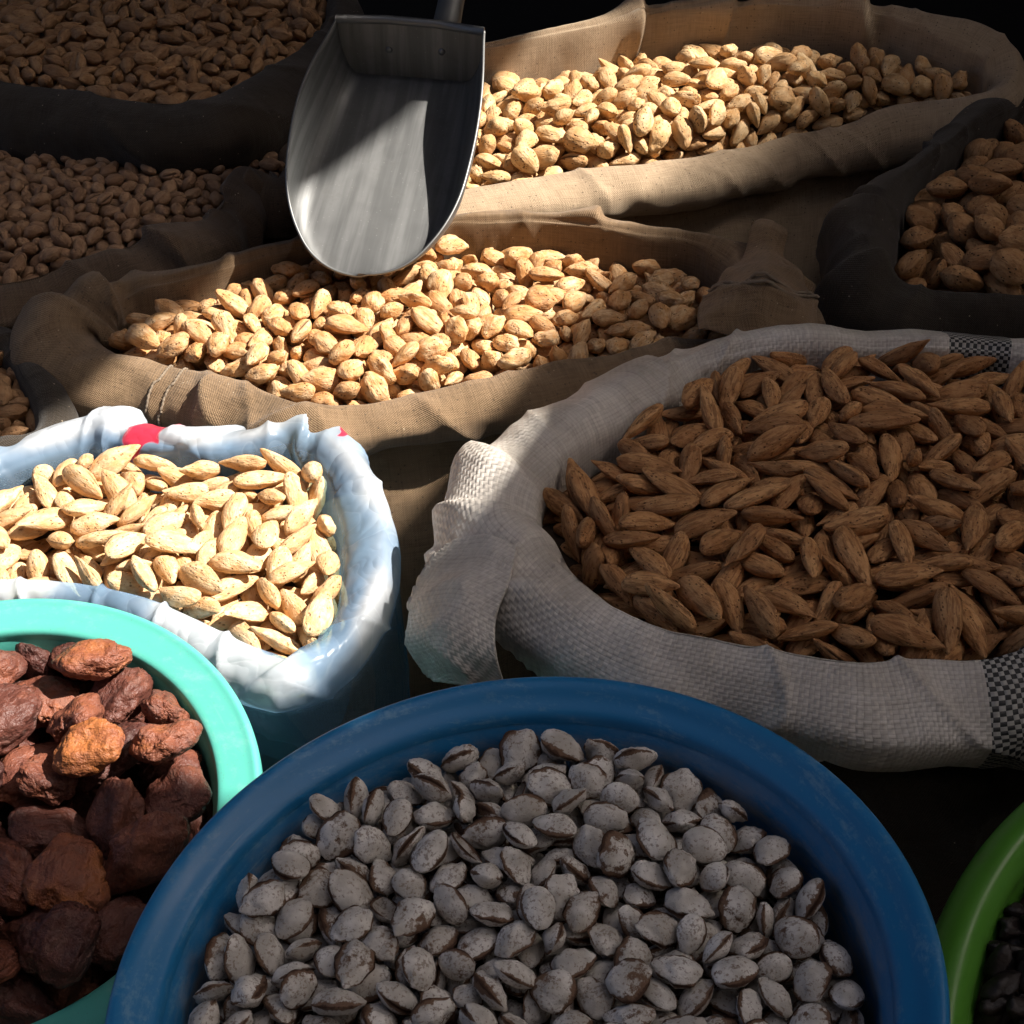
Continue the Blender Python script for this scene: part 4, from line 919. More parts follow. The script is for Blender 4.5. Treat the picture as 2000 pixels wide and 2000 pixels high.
# where every nut came to rest (settled by a rigid-body drop, positions as plain numbers)
HEAP_DATA = {     # settled positions in tenths of a millimetre, rotation in 1/127, size in percent
  'mid': (300, [-3438, 10389, 3815], [
   2313,119,293,-93,51,39,111,1864,200,357,-20,56,-112,108,2032,766,535,6,18,7,115,2719,974,466,23,39,-18,114,285,769,418,66,7,-31,102,1676,66,323,-12,-63,110,95,972,1292,472,-2,-118,16,119,2874,2414,473,45,20,23,109,542,686,387,28,20,-121,101,2360,299,394,-65,46,-29,112,3688,1339,486,53,12,2,100,4733,1176,406,29,-4,-82,106,
   2736,548,425,-2,114,54,105,3456,555,333,19,-65,-105,103,2963,855,461,-32,-50,95,112,1350,297,350,-17,-1,126,101,4953,1269,338,41,15,42,113,2014,427,485,100,69,19,112,2131,303,377,-7,14,78,120,1844,636,470,4,-9,115,106,956,883,450,48,8,-65,102,3749,1766,514,-23,3,-5,108,2808,1602,491,-83,87,37,111,344,1188,355,-37,-12,52,113,
   765,830,429,16,31,-31,100,2815,390,356,-12,76,96,100,1750,1248,486,-35,78,-65,107,2540,427,449,-24,111,-39,97,1292,448,446,11,2,-105,95,2073,81,311,-27,21,114,105,929,620,433,19,-27,-82,108,3556,1875,454,18,65,-49,110,1636,732,497,38,-53,-90,103,3504,933,404,-7,0,-57,104,3283,978,420,95,59,29,106,4303,1187,384,-11,10,26,105,
   4005,1392,442,51,27,47,103,3261,603,299,77,-71,70,111,3534,1177,419,7,-6,0,109,2174,630,409,-3,-4,-98,111,2821,1346,419,-96,52,-3,111,2561,307,321,99,-57,12,103,4431,1685,458,25,-39,-111,110,3729,857,352,5,123,30,85,2586,1290,501,-16,-62,-109,99,1595,1498,511,1,11,-118,91,1196,1214,463,15,37,-105,97,1132,460,308,18,9,-125,100,
   4237,1808,427,38,17,118,103,4075,1993,445,2,-38,-121,110,3221,1729,453,-21,24,91,120,4870,1443,436,-34,3,-41,98,1442,859,485,7,33,101,105,4386,1397,441,5,-19,-89,108,2472,1804,472,20,-27,-118,112,2221,1235,528,2,-9,95,96,2768,270,273,-59,48,64,94,1373,1910,501,-8,7,122,98,4581,946,295,-100,-45,2,92,3704,1009,394,87,5,-32,95,
   1213,1561,425,-88,53,25,102,735,636,341,13,-35,-64,104,1284,712,443,-13,10,-105,102,4682,2126,405,-14,-31,-114,110,1570,1129,474,-22,2,-84,105,4053,997,340,83,39,59,99,3390,738,377,16,-17,-46,93,3069,557,331,-24,11,-78,97,3912,1185,376,105,39,4,93,3012,1125,479,-8,22,116,101,2397,1182,464,-45,-4,76,106,4565,1313,387,76,71,11,106,
   69,985,254,97,33,-5,107,3490,2174,484,-52,-1,67,120,1944,1063,526,-28,1,-61,108,4017,768,226,75,-35,66,101,1358,1136,443,-75,-37,64,111,3136,1954,447,122,11,-12,104,3971,1685,447,9,4,37,98,4371,899,263,21,20,55,93,4153,1311,406,5,28,-115,82,916,593,264,-30,12,-83,108,4364,1023,361,-21,13,124,80,4801,1859,413,-28,70,-99,100,
   4757,1656,394,-20,-112,-54,100,2159,972,487,16,-7,-77,99,2408,1375,510,-101,-17,13,91,1666,243,336,13,60,-31,103,3300,2239,423,5,34,18,101,1090,647,354,35,120,-17,97,2304,914,390,4,-26,54,112,2464,587,421,22,27,-31,90,2722,1774,465,-107,27,53,111,1459,464,401,-40,-2,108,93,1504,236,248,-2,-6,104,105,1825,376,348,6,-67,107,104,
   2504,940,436,-74,79,-57,100,373,1403,326,-23,-96,-62,102,1871,0,221,0,107,64,102,2958,1702,430,11,109,41,108,3428,1337,472,18,2,-114,78,5003,1076,245,63,58,-94,102,4599,1543,372,-44,15,-17,109,5079,1798,412,17,22,48,85,1425,1526,428,-35,-5,66,98,3176,821,297,-23,-12,-78,109,3135,439,204,10,31,-123,97,3084,1318,450,100,-67,-39,92,
   4173,924,260,-29,1,99,93,4524,1123,299,8,-7,-6,105,1187,981,440,-26,27,-69,85,2944,355,255,-64,105,-30,82,154,1307,299,-76,5,-5,91,3088,976,382,54,98,14,103,2085,1393,483,5,-41,-90,100,1695,1823,438,-21,-5,-70,98,3833,731,222,0,-97,-5,100,403,748,249,1,48,-117,102,518,1105,316,59,33,-90,89,3346,1539,413,-44,-35,93,97,
   1249,1735,411,29,-42,-116,101,3175,1515,381,-3,43,-38,94,3389,2060,327,-76,30,13,110,850,1173,418,-33,9,-18,95,3833,1489,439,24,10,3,96,2592,724,424,-32,-123,7,86,1606,661,332,-89,59,-64,84,612,1269,319,-9,-22,116,115,512,1576,286,-59,-2,22,96,2535,1532,449,3,-28,51,104,3913,1029,315,35,52,65,78,1467,664,356,81,-32,-66,91,
   2386,767,449,51,8,108,78,3790,2388,370,-13,-2,8,106,2310,1542,453,-8,26,-79,113,1721,2049,464,-18,65,-107,109,2068,1633,474,9,51,61,89,2823,739,394,-20,-30,107,90,3630,2072,427,-4,109,-9,110,2617,2268,461,-35,-6,-64,112,1793,1571,411,-87,80,-37,109,3983,2174,424,68,90,-44,100,4434,2204,295,-78,-98,-18,92,3494,1641,393,-18,-30,109,96,
   2953,842,275,-108,-65,14,108,1478,1786,373,-61,32,104,112,3033,2415,297,-71,-10,-75,104,3541,849,262,49,110,37,90,1784,1040,421,-43,-13,82,85,2801,2159,394,-39,-17,109,95,4908,2130,278,-105,10,-39,111,3815,1347,327,-23,-6,26,107,4983,1593,331,-31,-28,41,104,194,864,186,12,-41,-120,119,1965,1525,414,37,41,62,89,2974,1450,409,4,27,-75,91,
   1811,555,314,14,11,-34,106,3814,2060,421,17,-42,-65,110,4842,1254,184,0,-7,-22,99,1020,1549,326,78,3,-99,104,2445,312,147,-42,53,51,95,1881,1900,475,45,107,-22,108,1053,997,341,23,17,-22,114,2632,219,119,-90,7,35,116,2192,64,135,50,-53,104,99,569,651,119,51,74,-87,114,737,1023,357,-4,19,10,120,5229,1747,289,74,-97,7,120,
   2900,524,325,39,-21,-50,82,3689,926,218,27,118,38,109,868,1679,332,12,106,-56,110,3936,986,167,-17,5,84,113,3189,1318,332,23,-34,75,80,4296,1108,221,39,21,98,109,3696,704,175,28,73,48,91,3193,1118,311,-62,103,18,98,2243,1781,425,64,-96,-48,104,5276,1171,198,-29,-22,46,105,4304,1608,309,-67,43,-39,89,3698,1700,368,121,-17,18,104,
   1596,473,280,-25,17,78,115,1192,823,345,0,17,10,96,1549,2041,367,30,-111,-34,108,2553,516,259,-14,-25,123,103,367,1024,259,14,-37,-63,95,3350,1881,326,-27,19,117,103,4276,2045,326,-26,-43,-61,102,712,808,175,-21,-6,-5,113,3470,2427,393,-6,26,123,109,2876,2318,312,12,-32,-72,101,4999,1925,237,-18,42,85,117,2674,401,133,-49,8,1,107,
   4092,1848,353,5,21,98,87,1637,1360,376,19,-5,-89,109,705,1525,288,71,63,7,85,3548,771,94,65,-90,61,106,1887,1764,354,18,3,-42,83,4049,1159,244,24,-7,-18,99,2624,1161,416,-63,-12,-22,107,4136,2178,337,-113,0,-57,108,846,1349,346,19,-41,119,97,1802,775,360,-12,24,-124,103,2352,473,302,59,16,-67,103,2309,1782,566,87,-90,-16,91,
   3346,1365,324,-30,2,106,90,1085,1816,320,-26,-61,-99,97,2886,1950,385,7,4,58,93,5083,1240,201,12,-27,-70,101,2619,1998,439,-9,68,106,99,4650,2149,232,-5,33,39,103,3201,2430,353,56,92,6,92,2899,1084,364,40,37,104,99,520,928,227,-32,20,121,106,2090,1217,424,-13,8,70,89,1240,383,202,3,-30,-2,96,4113,1629,326,-14,29,73,99,
   4651,1737,301,37,-29,118,103,4464,1438,272,-54,66,-48,94,4273,845,160,47,-115,-18,86,2248,1313,371,73,63,81,106,1432,834,251,-11,-5,-34,102,4217,1869,243,-21,-9,100,106,2013,59,103,47,-7,105,106,3334,532,141,-31,113,-39,104,2315,669,277,-24,-50,113,108,1305,1918,350,-8,124,24,100,2972,615,213,0,9,88,88,4046,1341,293,7,-11,-125,86,
   2690,1040,293,6,8,127,116,1369,546,43,28,-45,116,100,5056,1741,173,2,-41,-99,107,4682,1082,189,0,-23,-69,108,3341,965,268,0,-33,-60,104,1523,1163,318,23,41,61,94,4774,1975,273,58,-4,113,112,2652,1591,351,-21,-34,30,91,2638,849,347,17,-6,-55,83,3521,1389,362,-19,-62,88,102,1963,912,430,-16,14,7,99,1366,976,332,115,17,0,94,
   1597,949,370,104,65,20,111,232,914,353,-125,-7,6,92,2048,488,207,-96,-66,51,115,1834,192,143,35,32,-96,112,3023,1866,318,15,-57,-56,105,2141,244,220,29,9,121,90,1897,1976,252,-66,-38,91,106,804,617,118,-14,11,108,106,2686,2394,286,22,110,-8,104,4085,1286,156,30,13,-122,97,2174,1069,346,18,2,42,104,34,1434,152,41,85,33,86,
   1923,1263,396,35,12,65,99,1228,1141,312,87,90,-23,87,1609,1688,327,-66,7,88,118,2083,1839,338,11,3,-98,117,2078,795,314,-39,16,-119,102,3198,2224,302,20,-2,123,101,2078,1848,501,107,59,20,93,3162,1818,259,103,-65,34,94,4642,1280,249,-25,7,115,92,1310,632,299,-9,-4,-90,99,3431,1216,251,-96,-37,48,99,1,1151,148,-82,-12,95,100,
   3777,1114,271,-56,42,-44,97,4138,829,106,45,-8,96,82,1715,819,216,14,5,-34,119,1974,645,307,-12,82,65,94,4500,1933,369,-58,-2,67,91,4283,1409,277,106,-48,-23,120,1423,522,208,69,61,53,98,381,1250,188,-23,-5,123,107,1343,1375,313,9,-25,-96,105,2432,2337,330,-6,81,52,92,1165,589,202,8,8,-29,105,5207,1401,175,-4,16,114,91,
   1055,1298,234,-20,45,117,107,2475,484,84,-55,28,-111,94,3642,1957,274,-37,-8,102,88,1326,1628,289,4,46,-118,103,4849,1415,258,-62,33,10,106,3850,1266,171,57,-7,21,100,3819,1839,376,30,10,-30,81,2788,530,198,14,23,115,105,4082,1561,164,50,-28,-66,101,4179,1121,121,-23,-1,-109,93,4874,1775,242,-79,-14,-84,104,2393,1472,281,-29,2,22,110,
   1919,937,261,36,7,-60,120,2411,1083,304,-5,8,-88,108,4223,1624,150,49,-29,-69,95,3362,1737,167,-3,5,87,100,1657,80,102,4,-63,99,98,3112,701,198,-59,42,-49,85,3522,1049,121,34,-5,-79,99,862,1510,282,-58,-20,-111,88,251,1455,182,-8,25,-119,120,4242,2266,232,24,-3,-42,97,4023,2011,280,35,-34,116,89,2593,1359,332,45,-118,-10,101,
   373,1026,86,8,18,-37,97,5056,1480,236,-33,-6,109,94,2156,594,248,8,61,81,84,4587,1888,192,-89,4,90,103,1463,217,84,-16,35,-31,106,3195,1610,196,-57,95,-39,98,28,930,1,-63,73,37,109,2617,1845,320,5,13,74,119,992,754,135,-102,-61,1,87,1060,519,62,-126,-4,1,114,4263,1354,115,3,3,108,93,2006,2067,389,-8,3,12,88,
   3016,2108,314,26,122,5,104,3524,2234,290,28,17,93,97,3048,1122,179,72,31,28,108,911,862,271,-2,26,112,101,2004,299,116,14,-19,-60,98,1376,1944,174,-113,4,21,109,2125,934,184,15,28,-113,94,2295,2101,419,20,-110,-61,97,692,1014,182,-13,-57,109,96,5178,1585,182,-9,106,64,93,1268,359,61,-9,-18,100,90,3301,772,154,60,14,-86,78,
   2375,179,92,-7,-87,79,105,4479,974,132,-6,-34,67,111,3799,880,64,-23,-3,-12,97,3267,1965,156,7,3,-100,103,604,914,8,13,0,-124,120,1833,2167,324,-104,-15,-5,111,2912,330,116,4,29,-120,89,1724,1940,278,18,23,77,97,4833,1607,195,-13,16,3,97,2603,2132,315,-116,39,8,108,1833,1751,226,-5,14,22,97,1692,1134,266,-34,-38,92,105,
   1194,1498,219,6,-56,109,86,623,1253,148,3,17,97,100,4625,1476,191,-75,30,-30,105,3443,2352,197,-99,-78,6,95,5123,2005,56,-64,-106,24,111,3190,630,42,56,-2,-105,93,2314,691,98,42,0,6,103,5170,1273,356,33,45,77,106,1518,1516,281,5,51,60,88,3026,1247,317,90,85,-27,94,3882,2181,266,-52,-110,30,95,1969,2227,167,-4,90,-87,105,
   3442,713,247,42,16,-118,80,171,1191,203,-7,36,103,99,1006,1713,195,-9,-20,-19,109,2451,802,309,-19,-28,111,91,3264,1190,178,-10,68,-82,99,2087,745,116,77,37,19,102,1445,1424,179,-3,-4,-127,92,4868,1001,158,49,52,-65,85,2535,1206,193,34,71,-99,101,1924,1559,258,-11,16,-118,120,1787,451,164,-5,27,124,115,1488,417,69,-23,68,104,99,
   4552,2119,92,-14,10,62,118,3741,1059,110,-10,18,-120,96,
  ]),
  'back': (250, [-567, 13507, 4393], [
   1249,559,432,55,11,-11,117,697,275,351,68,43,-25,114,2280,844,407,44,51,-57,109,4650,1897,498,63,18,-9,109,2041,757,410,7,70,-85,106,3357,1396,548,61,15,12,106,1883,799,539,79,39,60,117,3789,1542,461,-46,63,15,106,965,715,436,9,7,-23,108,715,1457,597,48,-116,16,120,2439,947,503,93,46,-74,114,2636,1029,532,-29,63,-84,114,
   3232,1328,314,51,-75,-89,108,2688,1652,666,-21,39,-102,116,2908,1149,280,59,-60,-92,109,1173,571,209,-4,55,108,113,859,425,323,-28,-58,109,112,3414,2116,667,-15,57,112,118,1700,646,421,-2,74,-14,100,4947,1950,471,52,39,28,115,2282,1738,628,20,-16,-29,103,5117,1856,496,60,31,-79,96,2349,1346,570,-26,-105,66,105,992,1646,568,-51,84,-74,114,
   409,177,223,-3,-10,-127,96,361,411,264,122,8,-27,107,1536,631,323,-58,-7,59,105,1711,1495,510,34,32,-118,111,2919,1373,503,8,-13,-119,110,398,821,457,38,118,16,100,3902,1585,211,-12,123,28,103,699,609,415,3,13,-103,109,1088,888,556,104,62,17,105,2589,2027,697,-13,-126,12,101,1553,1174,504,86,-89,2,117,3497,1519,400,-84,-47,16,113,
   4611,2112,627,61,-94,-57,108,1600,1849,587,-102,62,41,104,1705,663,187,5,-13,-122,109,3595,1898,704,-16,-8,51,104,4156,1705,407,-71,100,18,93,1004,1057,592,-12,120,-39,99,4347,1807,489,18,62,-40,90,3038,1843,630,47,60,78,107,3650,1473,304,87,6,39,86,770,1295,489,-44,-1,113,111,3058,1232,438,0,73,12,93,1517,1427,543,2,121,6,102,
   1386,1811,573,1,-3,103,104,2198,1089,574,89,-91,5,103,322,631,355,-70,-29,83,114,691,904,450,-101,-39,47,108,1290,1448,538,-11,38,-107,94,2616,993,341,-4,-6,-116,101,5305,1902,552,36,-55,-83,106,3941,1802,477,-24,41,109,111,3764,1852,590,101,68,-37,109,1782,1709,586,-49,-33,14,104,2801,2626,622,18,-9,122,111,1889,1929,627,-26,36,119,108,
   4413,1995,572,5,36,13,101,3351,2319,677,26,11,12,112,2085,1345,523,-7,29,-52,114,3214,1863,631,49,-24,-93,95,2385,946,260,29,-13,-36,110,2819,1521,571,-58,98,-49,100,4158,1852,563,-12,-23,-69,99,3969,2025,569,-9,-12,-126,97,5121,2093,550,26,-99,73,103,567,1223,473,75,78,25,107,1612,832,407,-28,-118,-24,99,4207,1738,245,-23,-4,34,102,
   2938,2445,703,-26,-3,71,100,1844,740,329,46,37,106,92,2281,2049,656,-121,-25,2,83,2796,1125,430,39,-46,-83,97,3657,1709,497,16,-51,115,90,4806,2112,514,60,8,80,112,533,1979,463,-114,5,38,96,501,2180,448,42,14,39,119,3119,1659,525,-56,-10,32,97,4995,2243,595,41,42,33,102,2595,966,177,2,26,-122,97,1951,1581,527,-98,-35,-25,99,
   1413,624,165,16,-13,119,107,2918,2111,639,-111,5,-23,99,2444,2396,625,-60,-69,80,111,4304,2182,632,-82,-60,75,93,3943,2192,624,102,54,-33,94,1360,1028,500,29,-31,-95,88,3031,1315,154,75,74,58,111,921,411,131,8,27,-119,110,3135,1348,521,-4,62,-24,78,1205,1630,530,-90,-80,-9,104,3957,1642,393,-26,-25,-77,103,3690,2423,665,-28,59,-102,106,
   215,316,192,-78,48,-48,84,4332,2455,622,-50,69,-56,113,3343,1879,538,4,-40,69,99,587,401,275,-28,50,-98,104,1216,865,447,-23,-11,115,97,369,1218,394,11,47,-82,104,4016,2412,598,-53,-8,38,114,2609,1532,526,-4,-8,-51,87,4144,2178,543,83,77,-53,103,1852,1300,520,-33,-13,85,89,2501,1738,571,-35,3,-51,95,1324,1259,474,9,-18,-119,92,
   1831,2433,526,-49,47,-37,100,521,629,332,-26,9,-52,82,3094,2403,620,-31,8,93,106,3545,1968,549,-6,0,-76,101,1493,1043,380,81,-91,24,107,2206,903,129,53,111,-1,87,915,991,423,-22,-63,104,96,4516,1896,357,58,-109,8,92,3716,2110,624,39,-36,106,109,1725,1126,418,35,-42,-115,90,2837,1968,611,-82,8,3,85,1998,1770,522,-46,109,45,112,
   317,1488,435,53,-66,-73,105,549,1474,430,-19,-62,108,99,479,846,311,-22,22,123,107,4460,2196,595,17,-95,-15,97,3217,1325,87,-2,67,-91,102,2136,926,282,1,9,-67,106,1647,2385,489,47,12,117,115,4510,2508,559,42,-13,-93,116,2588,2555,586,115,-35,-34,120,399,1756,413,116,31,32,89,3405,1667,541,46,8,77,94,3307,1513,231,-7,-87,-89,110,
   2181,1593,522,-17,12,96,107,2055,991,443,7,-11,-117,102,2899,1799,508,-25,27,-17,119,1976,1156,484,84,59,-18,97,220,1036,465,-40,-27,79,110,2103,2081,557,-14,4,1,102,3549,1450,120,67,11,15,99,2233,2417,551,23,18,21,98,441,1025,377,80,-5,15,106,639,269,126,116,44,13,107,2495,2144,584,24,22,52,91,2605,1278,511,-27,123,-16,101,
   1258,2041,486,78,92,40,105,1985,726,97,-74,6,4,98,1076,1408,507,-31,-29,98,104,933,613,266,7,-21,18,109,1934,876,242,-34,-76,89,107,3388,2617,632,26,121,27,96,2685,1139,136,38,52,-103,105,4258,1880,360,26,22,121,95,1772,2147,521,-84,-71,59,102,2036,2302,546,35,78,89,94,1959,2537,483,74,42,-94,105,229,1917,439,-13,11,-94,110,
   706,1923,498,-4,-12,-118,89,4816,1903,316,-112,32,9,95,2397,952,63,92,17,48,98,1789,955,392,57,-34,16,104,3261,2768,560,24,36,-119,92,917,2218,382,15,10,-21,91,2398,1573,541,-25,-4,98,99,1418,758,325,-98,-23,66,95,2989,1394,335,-11,1,0,103,5277,1835,394,14,56,103,80,2616,1902,574,-46,-23,-41,106,3797,2607,560,-3,25,-124,105,
   1567,2168,532,-30,-22,-60,103,3133,2082,587,-83,-64,50,94,3187,1504,444,-14,125,19,108,876,839,313,-6,10,4,98,1126,2303,386,-47,70,92,101,1049,1930,504,13,-17,-107,103,255,886,329,15,50,53,85,4459,1883,223,-27,15,-34,88,1178,741,309,10,29,119,114,1713,1333,370,-1,-10,-33,107,2877,1175,74,47,13,-67,100,386,291,98,-1,27,-119,99,
   492,581,193,115,4,-22,98,2296,1061,424,82,26,50,96,686,1127,373,-31,58,108,100,65,218,173,-112,50,-25,89,2866,2428,527,-77,-4,13,101,192,565,172,-21,-59,-41,94,3753,1691,291,101,41,43,104,4536,2113,399,-6,-27,-31,113,9,0,236,33,9,-20,99,1518,1836,422,30,10,-58,108,1277,1134,362,-43,6,27,99,97,518,411,51,8,32,99,
   99,34,74,53,-28,15,110,4617,2110,231,3,32,119,105,133,708,284,-3,-16,-85,106,2000,909,74,-119,41,-3,94,2112,1136,175,-1,-26,74,111,3558,2723,543,-20,16,-9,100,350,2201,299,25,-18,-104,105,4284,2029,451,24,20,123,105,4067,1872,322,86,-89,-16,100,5414,1900,317,41,80,80,104,2856,1352,201,-17,60,38,81,2307,1285,428,100,69,-32,90,
   949,1298,358,38,11,32,108,905,1500,408,-47,-33,47,95,158,223,35,-99,76,15,102,450,778,148,-4,13,-118,99,647,1831,364,-1,30,123,113,3223,2553,504,3,-40,-55,113,3247,2280,537,-18,4,-84,86,1039,1078,282,4,-3,73,117,4088,2144,375,-2,1,-39,99,3677,1875,414,38,-17,-51,104,1198,1310,353,26,44,-80,97,4195,2398,481,-70,-48,88,99,
   2706,2229,589,-2,-3,-116,93,3662,2114,434,-13,-126,6,99,3551,1728,285,-24,-10,48,105,2660,1730,458,-28,-33,110,117,1739,937,124,-40,2,36,102,1430,840,115,3,-53,111,110,4975,2058,309,-122,-16,5,97,4689,2298,528,-119,-10,5,102,2174,1197,347,-10,11,-86,102,5122,1884,292,126,2,-15,106,1459,1303,323,-37,4,-31,108,1350,2207,465,4,-6,-47,85,
   1579,897,261,-3,-24,90,92,283,461,94,-21,-43,44,96,3851,1928,281,6,17,-9,106,789,1664,470,25,9,-92,105,1506,1626,467,-21,-25,26,100,939,2009,392,39,-104,-32,88,4333,2271,416,45,-61,-96,112,2311,1096,139,-86,-71,-8,94,3319,1665,389,-36,-118,-27,98,2933,2044,476,-29,15,122,92,234,1380,281,7,-7,-44,96,1311,952,287,-18,5,1,118,
   3046,2679,545,3,-3,75,95,2482,1436,418,12,1,89,105,1488,2374,391,-26,19,19,97,2132,1951,442,-7,16,103,96,470,496,31,-53,-33,-30,110,3498,1812,438,85,-67,-40,93,2897,1582,415,-13,-14,46,101,1898,1092,332,-113,59,-2,98,911,1789,368,41,83,58,102,1137,538,1,49,-8,114,100,2643,1258,333,-14,-84,-93,96,3938,2011,419,-20,-11,-35,94,
   4900,2241,345,30,82,92,78,2360,1795,432,125,0,-10,100,804,1136,218,31,-7,-57,108,4754,2165,357,35,25,-39,88,1524,1027,163,23,26,-69,95,906,700,78,75,102,2,118,5219,2036,363,93,64,-36,98,1039,1171,446,20,10,13,97,1764,1652,389,8,6,0,110,684,975,253,60,-1,-4,108,745,528,83,-57,-21,-111,101,69,1736,536,27,35,68,100,
   57,460,223,-58,-49,78,91,165,1599,404,28,26,35,99,163,1293,408,16,19,-67,102,1,1170,443,14,-14,-51,105,71,918,354,-8,21,49,97,2668,1479,354,-56,-42,99,117,1952,1399,385,-11,-13,-93,111,34,1184,277,64,107,16,112,2439,1173,330,-18,-29,102,96,774,2043,346,4,38,-52,113,3117,1923,449,-19,3,103,109,2745,1703,303,-89,83,-32,93,
  ]),
  'bleft': (300, [-6994, 14725, 4808], [
   3195,76,195,-1,26,-118,104,4409,1759,292,16,40,119,109,3116,837,327,-111,-1,12,95,4110,901,265,37,47,56,119,3261,1487,320,116,-17,-14,107,1857,1131,334,34,-54,-102,100,2202,595,263,-6,-70,103,106,4061,2377,337,11,4,25,105,2381,431,207,18,41,118,109,1697,1665,376,22,0,-15,102,2475,1508,387,-125,14,14,108,3376,594,287,-67,-25,53,99,
   4691,2311,298,80,50,-25,103,1890,1815,399,64,27,56,104,2684,1093,280,15,5,58,110,3746,1489,282,10,37,-118,96,2738,176,214,-10,-62,106,102,1639,1137,310,-10,-64,109,94,1575,1832,396,-11,87,-91,111,1908,621,219,65,-47,-40,116,3480,1,171,0,-14,121,113,2741,1741,362,-24,-81,91,107,3712,1893,313,10,-2,125,95,2733,604,269,-19,-16,43,97,
   3650,561,207,80,33,86,109,2536,1912,395,-112,41,-34,113,3355,275,253,-6,-6,32,85,3201,1057,296,-1,34,-109,105,2079,1468,346,23,-12,-91,107,2541,872,309,-4,-5,-48,107,2637,1316,335,-82,-89,-2,105,3150,1836,370,111,-25,-5,93,2926,729,287,17,5,-85,97,1484,1255,370,-5,38,-121,119,2111,900,286,-33,-118,29,101,4263,914,216,-53,69,-67,104,
   2934,1850,372,22,-31,-107,98,2478,1208,344,-14,-33,122,89,4184,2685,338,-8,-13,-126,110,1942,814,259,37,-2,-69,101,3969,766,163,-17,-7,126,101,3973,1667,288,-8,-17,112,99,3738,320,179,-22,2,-119,100,2087,2235,415,9,-43,-107,99,3493,2125,388,-3,2,-109,99,2496,590,254,-7,-17,27,102,2063,1763,361,-66,-18,16,101,3459,1143,272,66,-20,-8,101,
   3789,2051,382,26,18,96,101,3728,1129,261,-67,102,-22,100,2444,2326,379,79,-20,48,105,3785,836,210,-19,0,-59,101,4608,2057,299,-98,24,-39,96,3034,217,211,49,-11,-32,96,2574,413,249,69,-93,-26,102,2250,1483,376,-32,-21,111,101,3862,981,269,72,100,23,101,4561,2415,278,85,31,-57,120,3230,1993,370,-18,-125,0,96,2121,494,181,-11,49,89,111,
   2939,996,315,-121,-11,0,99,3260,385,224,-88,-5,65,111,2334,2067,389,-30,62,-23,106,1758,849,266,-7,-5,-70,113,4119,1261,262,21,-41,-87,114,3103,2306,391,60,-25,-81,107,2743,1585,307,-32,-18,117,96,2826,2443,382,1,73,92,105,3451,1570,304,-107,-35,56,100,3783,50,162,-2,52,-103,107,2854,574,200,-67,-21,96,108,3575,826,273,27,34,101,111,
   4293,2044,290,17,16,67,118,1871,2360,420,26,-37,-88,110,3535,1722,333,-6,2,107,102,3393,893,271,-16,34,-101,97,4252,1216,193,59,-33,65,100,2438,741,281,-26,89,-17,96,3089,1280,302,13,-3,-20,98,3020,474,225,-94,31,-54,101,1776,584,224,-70,80,23,87,2170,1972,388,45,-35,-3,95,4395,1248,256,38,44,68,90,4594,1935,221,-46,3,-99,95,
   4156,632,169,-40,50,-88,102,4151,1808,279,-76,66,-39,90,1436,1649,342,24,-78,-89,111,1708,2079,398,-6,19,-64,95,2587,2242,360,-13,-44,77,97,3543,170,109,38,-3,52,114,3121,748,220,113,3,2,103,3678,2344,366,-124,28,-1,103,3107,2508,345,-15,-12,125,119,1493,2244,400,-113,10,-24,105,2675,2385,351,47,-9,-79,103,3883,2110,273,6,22,108,105,
   3950,1297,225,-36,-33,-117,86,4253,2436,249,-29,-5,46,100,1304,2129,399,-28,120,27,104,4304,1399,218,-30,87,-29,120,2835,2082,391,97,-59,-25,100,3869,2757,314,-60,36,106,104,2722,455,173,67,86,21,119,4549,1867,104,0,-2,-127,108,2341,1900,343,-24,-89,-71,96,3007,70,137,27,27,-34,107,4695,2120,210,53,31,84,90,3474,1415,246,-16,17,117,115,
   3793,485,215,-24,-26,108,78,2246,1383,258,1,-37,120,100,2352,845,235,88,2,87,102,3590,377,151,11,28,-42,94,3851,2357,305,109,-60,-21,92,3516,2486,381,-51,109,-27,94,4437,1942,252,30,-20,89,104,1582,2410,406,20,9,-118,99,2183,1088,221,36,26,-119,107,1386,1960,378,-18,-49,112,99,4456,1447,210,-6,7,-61,86,1722,1315,342,7,-30,-79,94,
   4042,2121,286,0,-46,-57,93,3605,1243,217,37,-105,-62,106,3660,2174,326,4,50,74,105,1518,2082,384,-25,7,-123,99,3919,460,132,-59,35,78,86,1624,548,208,88,-13,-28,103,1573,1454,361,19,-11,-58,96,3632,1591,252,-50,-17,45,104,3008,1508,269,87,-81,-37,110,4108,1664,201,-17,12,-56,101,4616,2763,283,13,37,-89,114,3319,2398,311,-43,113,39,98,
   2057,1090,302,-53,-109,37,87,4048,408,120,-59,23,56,95,2999,1832,246,47,43,86,94,4001,1850,258,6,27,-106,89,3417,508,192,105,-61,36,99,3426,343,150,62,108,5,99,4744,2954,187,-39,92,-39,89,3471,793,181,-9,10,91,101,2345,1205,236,30,33,-15,102,3342,2120,303,-43,105,-14,96,2769,918,218,66,46,39,99,3888,1553,206,3,8,-66,105,
   3940,1024,158,-39,23,-84,98,1857,464,133,-97,19,79,92,1896,1386,272,-82,28,5,94,1725,1554,293,-53,14,64,91,1888,1519,282,-25,-31,-10,88,1370,2389,403,-4,-9,-123,93,4316,1076,128,-23,116,-5,106,2085,1281,244,-2,-3,94,97,2536,1775,280,-32,-52,106,110,2940,355,155,14,-26,123,100,4383,1698,169,-26,33,52,108,1609,1052,207,111,-16,-13,93,
